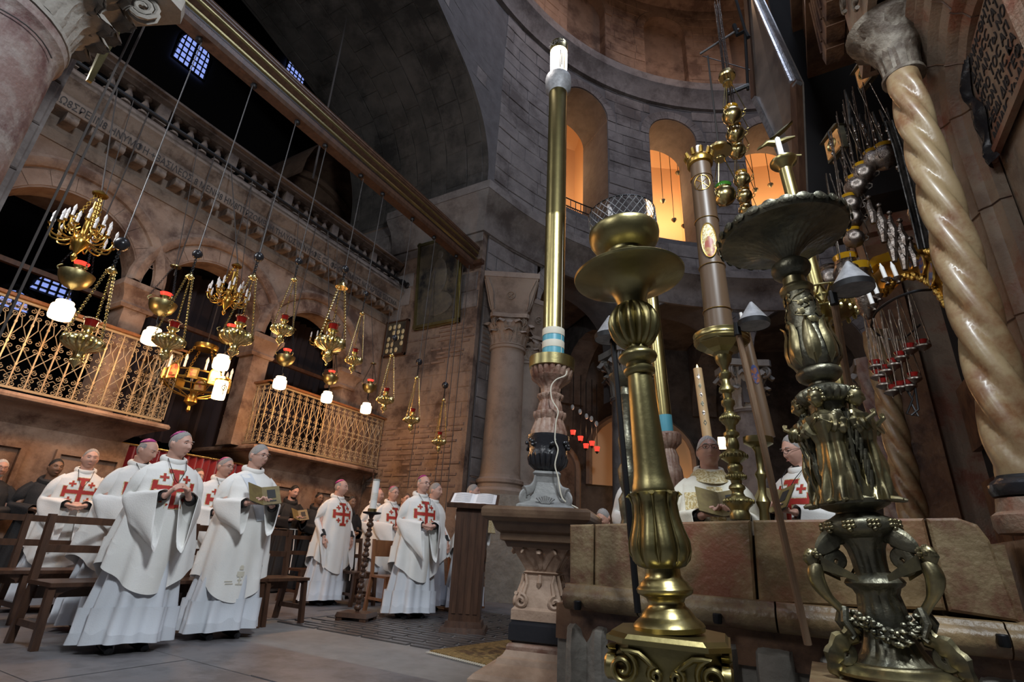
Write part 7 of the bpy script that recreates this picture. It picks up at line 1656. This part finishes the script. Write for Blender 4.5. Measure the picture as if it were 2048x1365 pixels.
def jcross(zc,s,e=0):
    r=[(-.021*s-e,.021*s+e,zc-.155*s-e,zc+.155*s+e),(-.155*s-e,-.021*s-e,zc-.020*s-e,zc+.020*s+e),(.021*s+e,.155*s+e,zc-.020*s-e,zc+.020*s+e)]
    for q in (-1,1):
        r.append((-.058*s-e,.058*s+e,zc+q*.145*s-.016*s-e,zc+q*.145*s+.016*s+e)); r.append((q*.145*s-.016*s-e,q*.145*s+.016*s+e,zc-.058*s-e,zc+.058*s+e))
        for p in (-1,1):
            cx,cz=q*.088*s,zc+p*.088*s; r.append((cx-.009*s-e*.5,cx+.009*s+e*.5,cz-.032*s-e*.5,cz+.032*s+e*.5)); r.append((cx-.032*s-e*.5,cx+.032*s+e*.5,cz-.009*s-e*.5,cz+.009*s+e*.5))
    return r
def hairm(style,mt,bump=1):
    def f():
        m=MB(); P=[]; n=56; rn=random.Random(3)
        for i in range(17):
            row=[]
            for j in range(n):
                ph=2*PI*j/n; c=math.cos(ph)   # c=1 at the front
                lim={'short':1.02-.0*c,'full':1.05,'bald':1.0,'bob':1.0,'curly':1.05}[style]
                hi=1.95-1.22*max(0,c)**.7 if style!='bob' else 2.05-1.22*max(0,c)**.7
                if abs(math.sin(ph))>.75 and c>-.1: hi=min(hi,1.45)
                lo=0.0
                if style=='bald': lo=1.0 if c<.2 else 1.25; hi=max(hi,lo+.02) if c<.15 else lo+.02
                th=lo+(hi-lo)*i/16; ed=min(1,(hi-th)/.35)
                k=1.008+.045*ed+(.02*math.sin(ph*17+th*5)+.015*math.sin(th*23+ph*5)+.012*math.sin(ph*31-th*11))*(1.4 if style=='curly' else .75)
                if style in('bob',): k+=.05*max(0,th-1.1)
                p=headpt(max(.002,th),ph,1.0001 if False else k); row.append(p)
            P.append(row)
        m.grid(P,wv=True,cap=style!='bald'); return m.mesh('hair',mt,True,80)
    return cached(('hair',style,mt.name),f)
def capm():
    m=MB(); P=[]
    for i in range(9):
        th=.78*i/8; P.append([headpt(max(.002,th),2*PI*j/32,1.115+.0*i) for j in range(32)])
    P.append([headpt(.79,2*PI*j/32,1.06) for j in range(32)]); M_=Matrix.Rotation(R_(-24),4,'X'); m.grid(P,wv=True,M=M_)
    for k in range(8): m.tube([M_@headpt(max(.003,.78*i/6),k*PI/4,1.122) for i in range(7)],.0012,4)
    m.ball(M_@Vector((0,0,.133)),.004,6,5); return m.mesh('skullcap',m_purple,True,60)
def glassm():
    m=MB()
    for s in (-1,1):
        m.tube([(s*.031+.024*math.cos(2*PI*i/18),-.108+.004*math.cos(2*PI*i/18)*s*-1*-1,.010+.017*math.sin(2*PI*i/18)) for i in range(18)],.0016,5,closed=True)
        m.tube([(s*.055,-.105,.014),(s*.078,-.05,.012),(s*.083,.0,.006)],.0016,5)
    m.tube([(-.008,-.109,.013),(0,-.112,.015),(.008,-.109,.013)],.0016,5); return m.mesh('glasses',m_iron)
def eyes(parent,Mh,skin,brow):
    for s in (-1,1):
        e=inst('eye',cached('eye',lambda: MB().ball((0,0,0),.0122,14,10).mesh('eye',m_eye)),parent,Mh@Matrix.Translation((s*.031,-.0748,.0125)))
        inst('pupil',cached('pupil',lambda: MB().ball((0,0,0),(.0048,.003,.0048),10,6).mesh('pupil',m_pupil)),e,Matrix.Translation((0,-.0112,-.001)))
        inst('eyelid',cached(('lid',skin.name),lambda: MB().tube([(-.016,.003,.002),(-.008,-.0095,.0065),(0,-.0120,.0078),(.008,-.0095,.0065),(.016,.003,.002)],[.003,.0050,.0056,.0050,.003],8).mesh('eyelid',skin)),parent,Mh@Matrix.Translation((s*.031,-.0765,.0105)))
        inst('eyebrow',cached(('brow',brow.name),lambda: MB().tube([(-.019,.006,-.003),(-.006,-.003,.003),(.008,-.004,.003),(.02,.008,-.002)],[.0015,.0030,.0032,.0015],6).mesh('eyebrow',brow)),parent,Mh@Matrix.Translation((s*.032,-.092,.034)))
    inst('lips',cached('lips',lambda: MB().tube([(-.022,.009,0),(-.01,-.001,.001),(0,-.003,0),(.01,-.001,.001),(.022,.009,0)],[.001,.0036,.004,.0036,.001],6).mesh('lips',m_lip)),parent,Mh@Matrix.Translation((0,-.0985,-.0585)))
def bookm(w=.15,h=.21):
    def f():
        m=MB()
        for s in (-1,1): m.hexa([(0,0,0),(s*w,-.05,0),(0,.006,0),(s*w,-.044,0),(0,0,h),(s*w,-.05,h),(0,.006,h),(s*w,-.044,h)])
        return m.mesh('cover',m_book,False)
    def g():
        m=MB()
        for s in (-1,1): m.grid([[(s*w*.96*k/6,.012-.045*(k/6)+.014*math.sin(PI*k/6),.006),(s*w*.96*k/6,.012-.045*(k/6)+.014*math.sin(PI*k/6),h-.006)] for k in range(7)])
        return m.mesh('pages',m_paper,True)
    def p():
        m=MB(); m.add([(.04,-.016,.07),(.11,-.0395,.07),(.11,-.0395,.17),(.04,-.016,.17)],[(0,1,2,3)]); m.add([(.03,-.013,.03),(.11,-.0395,.03),(.11,-.0395,.045),(.03,-.013,.045)],[(0,1,2,3)]); return m.mesh('cover_print',m_ink,False)
    return cached('bkc',f),cached('bkp',g),cached('bkpr',p)
def person(px,H,face,label,kind='bishop',pose='fold',hair='short',hm=None,cap=False,glasses=False,beard=None,skin=None,yaw=0,pitch=0,fat=0.3,seed=1,mt=None,book=False,group=None,cross=True,loc=None,escale=1.0):
    hm=hm or m_grey; skin=skin or m_skin
    s=H/1.755
    if loc is None: p=onz(px[0],px[1],H); loc=(p.x,p.y)
    t=thing('person',label,'person',(loc[0],loc[1],0),R_(face)+PI/2,group); t.scale=(s,s,s)
    Mh=Matrix.Translation(HC)@Matrix.Rotation(R_(yaw),4,'Z')@Matrix.Rotation(R_(pitch),4,'X')
    inst('body',body_mesh(pose,yaw,pitch,fat,skin),t); eyes(t,Mh,skin,hm if hair!='bald' else m_grey)
    h=inst('hair',hairm(hair,hm),t,Mh)
    if cap: inst('skullcap',cached('cap',capm),t,Mh)
    if glasses: inst('glasses',cached('gls',glassm),t,Mh)
    if beard: inst('beard',cached(('beard',beard.name),lambda: MB().grid([[headpt(1.62+1.35*i/10,-1.35+2.7*j/20,1.0)+Vector((0,-.010*math.sin(PI*i/10)-.004,-.012*math.sin(PI*i/10)))*(1) for j in range(21)] for i in range(11) if i>3 or False]).mesh('beard',beard)),t,Mh)
    rob=None
    if kind in ('bishop','deacon','priest','alb'):
        mt=mt or m_cloth
        inst('alb',cached(('alb',seed%3),lambda: robe_mesh('alb',seed%3+1,m_alb if kind!='x' else mt)),t)
        k2={'bishop':'chasuble','priest':'chasuble','deacon':'deacon','alb':'alb'}[kind]
        rob=cached(('vest',pose,seed%3,mt.name,k2),lambda: vest_mesh(pose,seed%3+5,mt,k2)); inst(rob.name.split('.')[0],rob,t)
        inst('collar',cached(('col',mt.name),lambda: MB().tube([((.088+.008*math.sin(3*a))*math.cos(a),.022+(.082+.008*math.sin(3*a))*math.sin(a),1.487+.028*math.sin(a)) for a in [2*PI*i/28 for i in range(28)]],.021,8,closed=True,flat=1.5).mesh('collar',mt,True,80)),t)
        inst('clerical_collar',cached('ccol',lambda: MB().lathe([(.066,1.475),(.068,1.525),(.062,1.53),(.06,1.48)],24,T(0,.025,0)).mesh('clerical_collar',m_blackc)),t)
        for q in (-1,1):
            el,wr,_,_,_=POSES[pose]; a=Vector((q*el[0],el[1],el[2])); b=Vector((q*wr[0],wr[1],wr[2]))
            inst('cuff',cached(('cuff',pose,q),lambda: MB().tube([a.lerp(b,.55),a.lerp(b,.92)],[.045,.037],12).mesh('cuff',m_blackc)),t)
        MB_=cached('hoodfold',lambda: None)
        if kind=='bishop' and cross:
            P_,F_=rects(jcross(1.235,1.0,.006)); project(rob,P_,F_,.004,'cross_edging',m_goldc,t)
            P_,F_=rects(jcross(1.235,1.0)); project(rob,P_,F_,.007,'red_cross_emblem',m_red,t)
            inst('pectoral_chain',cached('pch',lambda: MB().tube([(-.075,-.05,1.49),(-.06,-.15,1.40),(-.02,-.195,1.31),(0,-.205,1.285),(.02,-.195,1.31),(.06,-.15,1.40),(.075,-.05,1.49)],.003,5).mesh('pectoral_chain',m_iron)),t)
        if kind=='priest':
            P_,F_=rects([(-.052,.052,.62,1.36)]); project(rob,P_,F_,.005,'gold_orphrey',m_goldc,t)
            P_,F_=rects([(-.20,-.052,1.20,1.32),(.052,.20,1.20,1.32)]); project(rob,P_,F_,.0055,'gold_crossband',m_goldc,t)
            inst('gold_collar',cached('gcol',lambda: MB().grid([[((.095+.045*k)*math.cos(a),.022+(.088+.06*k)*math.sin(a)*(1.15 if math.sin(a)<0 else 1),1.505-.055*k+.02*math.sin(a)-.05*k*max(0,-math.sin(a))) for k in (0,.5,1)] for a in [2*PI*i/30 for i in range(30)]],wu=True).mesh('gold_collar',m_goldc)),t)
        if kind=='deacon':
            P_,F_=rects([(-.05,.05,.36,.375),(-.04,.04,.50,.56),(-.012,.012,.44,.50)]); 
            project(rob,*rects([(-.032,.032,.525,.56),(-.026,.026,.515,.525),(-.007,.007,.46,.515),(-.018,.018,.485,.495),(-.03,.03,.45,.46),(-.018,.018,.575,.605),(-.012,.012,.605,.612)]),.006,'embroidered_chalice',m_cream2,t)
            for q in (-1,1):
                for k in range(4): P2,F2=rects([(q*(.05+.02*k)-.004,q*(.05+.02*k)+.004,.44+.01*k,.50+.006*k)]); 
                project(rob,*rects([(min(q*.05,q*.12),max(q*.05,q*.12),.455,.462),(min(q*.06,q*.13),max(q*.06,q*.13),.475,.481)]),.006,'embroidered_wheat',m_cream2,t)
            P_,F_=rects([(-.045,.045,.9,1.40)]); 
            st=MB(); st.grid([[(-.10+.20*i/10-.05,-1,1.42-.42*i/10),(-.10+.20*i/10+.04,-1,1.44-.42*i/10)] for i in range(11)])
            project(rob,[(v[0],v[2]) for v in st.v],st.f,.007,'stole',m_alb,t)
    elif kind=='monk':
        inst('habit',cached(('hab',seed%2),lambda: robe_mesh('habit',seed%2+1,m_blackc)),t); rob=cached(('vest',pose,0,m_blackc.name,'none'),lambda: vest_mesh(pose,2,m_blackc,'none')); inst('sleeves',rob,t)
        inst('hood',cached('hood',lambda: MB().tube([((.10+.015*math.sin(2*a))*math.cos(a),.03+.10*math.sin(a),1.46+.045*math.sin(a)) for a in [2*PI*i/24 for i in range(24)]],.036,8,closed=True,flat=1.4).mesh('hood',m_blackc)),t)
        inst('rope_belt',cached('belt',lambda: MB().torus((0,0,1.0),.19,.010,28,6).tube([(.06,-.19,1.0),(.07,-.23,.7),(.06,-.27,.3)],.009,6).mesh('rope_belt',m_white)),t)
    elif kind=='coat':
        inst('jacket',cached('jk',lambda: robe_mesh('trousers',1,m_blackc)),t); inst('sleeves',cached(('vest',pose,0,m_blackc.name,'none'),lambda: vest_mesh(pose,2,m_blackc,'none')),t)
        for q in (-1,1): inst('trouser_leg',cached(('tr',q),lambda: MB().tube([(q*.09,0,.9),(q*.10,-.005,.5),(q*.105,.01,.09),(q*.105,.01,.06)],[.10,.078,.068,.066],14).mesh('trouser_leg',m_jeans)),t)
    for q in (-1,1): inst('shoe',cached(('shoe',q),lambda: MB().tube([(q*.11,.07,.045),(q*.11,.0,.05),(q*.115,-.10,.038),(q*.12,-.17,.028)],[.040,.046,.046,.030],12,flat=.8).mesh('shoe',m_blackm)),t)
    if book:
        bk=thing('open_book',book[0],'book',(loc[0],loc[1],0),R_(face)+PI/2,'open booklets held in hands'); bk.scale=(s,s,s)
        bc_,bp_,bq_=bookm(); Mb=Matrix.Translation((book[1] if len(book)>1 else 0,-.375,1.145))@Matrix.Rotation(R_(-38),4,'X')
        inst('cover',bc_,bk,Mb); inst('pages',bp_,bk,Mb); inst('cover_print',bq_,bk,Mb)
    return t
F0=8  # general facing, towards the tomb
person((368,862),1.72,F0-18,'bishop standing foremost at left in white chasuble with red cross, hands clasped, magenta cap','bishop','clasp','short',m_grey,True,yaw=28,seed=1)
person((522,888),1.77,F0-20,'grey-haired man in white dalmatic with chalice embroidery, glasses and olive booklet','deacon','book','bob',m_grey,glasses=True,yaw=22,pitch=4,seed=2,mt=m_cloth,book=('olive booklet held open by the man in the white dalmatic',))
person((188,897),1.74,F0-25,'bareheaded bishop in white with red cross behind the front bench','bishop','fold','short',m_grey,yaw=4,seed=2)
person((300,878),1.76,F0-8,'bald bishop with magenta cap looking down, just behind the foremost bishop','bishop','fold','bald',m_grey,True,yaw=30,pitch=16,seed=0)
person((455,914),1.76,F0-20,'grey-haired bishop with glasses between the foremost bishop and the man in the dalmatic','bishop','fold','full',m_grey,True,True,yaw=24,seed=1)
person((118,917),1.64,F0-22,'young man in black habit by the left wall panels','monk','fold','short',m_blackh,skin=m_skind,yaw=12,seed=1)
person((8,918),1.56,F0-20,'white-bearded man with glasses and dark coat cut off by the left edge','coat','fold','full',m_whiteh,glasses=True,beard=m_whiteh,yaw=10)
person((398,936),1.76,F0-15,'man half hidden between two bishops in front of the red curtain','monk','fold','short',m_brownh,yaw=15,seed=0)
person((590,970),1.76,F0-15,'bearded man in black habit with booklet behind the man in the dalmatic','monk','book','short',m_blackh,beard=m_blackh,pitch=14,seed=0,book=('booklet held open by the bearded man in black habit',))
person((640,985),1.70,F0-20,'man in black habit with glasses left of the middle bishop','monk','fold','short',m_blackh,glasses=True,skin=m_skind,seed=1)
person((684,959),1.76,F0-12,'bishop in white with red cross and magenta cap in the middle, arms at his sides','bishop','down','bald',m_grey,True,yaw=26,seed=1)
person((704,992),1.60,F0-20,'dark figure half hidden behind the middle bishop','monk','fold','short',m_blackh,skin=m_skind,seed=0)
person((757,977),1.82,F0-8,'bishop with magenta cap, left of the pair behind the white candle','bishop','fold','bald',m_whiteh,True,yaw=14,seed=2)
person((788,972),1.80,F0-20,'bishop with dark glasses and magenta cap, right of the pair behind the white candle','bishop','fold','short',m_grey,True,True,yaw=4,seed=0)
person((812,986),1.84,F0-25,'dark-clothed man with glasses behind the bishops','monk','fold','short',m_brownh,glasses=True,seed=1)
person((848,950),1.80,F0-28,'bishop with folded hands, glasses and red cross standing left of the lectern','bishop','fold','bald',m_grey,True,True,yaw=10,seed=1)
person((871,965),1.80,F0-12,'bareheaded priest in white directly behind the bishop at the lectern','alb','down','short',m_grey,yaw=15,seed=2)
person((946,968),1.84,F0-10,'priest in white holding a yellow folder, right of the lectern','alb','fold','short',m_grey,glasses=False,yaw=16,pitch=-4,seed=1)
fo=onz(946,968,1.84); tag(MB().box((0,0,0),(.22,.02,.26),Matrix.Translation((fo.x+.36,fo.y-.03,1.22))@Matrix.Rotation(PI/2-.2,4,'Z')@Matrix.Rotation(R_(-25),4,'X')).build('folder',m_goldc,None,False),'yellow folder held by the priest right of the lectern','folder')
person((1044,1020),1.72,F0-40,'person in black jacket and pale trousers seen behind the pedestal table','coat','fold','short',m_brownh,loc=(-4.55,9.05))
tag(MB().box((0,0,0),(.28,.20,.006),Matrix.Translation((-4.42,8.72,1.12))@Matrix.Rotation(.5,4,'X')).build('sheet',m_paper,None,False),'white sheet held by the person in pale trousers','paper')
person((1208,1016),1.32,-100,'man with dark grey hair bowing his head behind the parapet, left of the black pole','monk','fold','short',m_grey,pitch=24,seed=0)
person((1413,871),1.80,-72,'bishop in cream chasuble with gold brocade cross, glasses and white hair behind the parapet','priest','book','bob',m_whiteh,True,True,yaw=0,pitch=-8,seed=1,mt=m_cream,book=('booklet held open by the cream-robed bishop',))
person((1300,880),1.90,-80,'priest in white whose head is hidden by the shaft of the big brass candlestick','alb','fold','short',m_grey,seed=1,mt=m_cloth)
person((1590,868),1.95,-125,'bishop with magenta cap and glasses reading, half hidden by the angel candlestick','bishop','book','full',m_grey,True,True,yaw=-18,pitch=16,seed=2,book=('booklet held by the reading bishop beside the angel candlestick',))
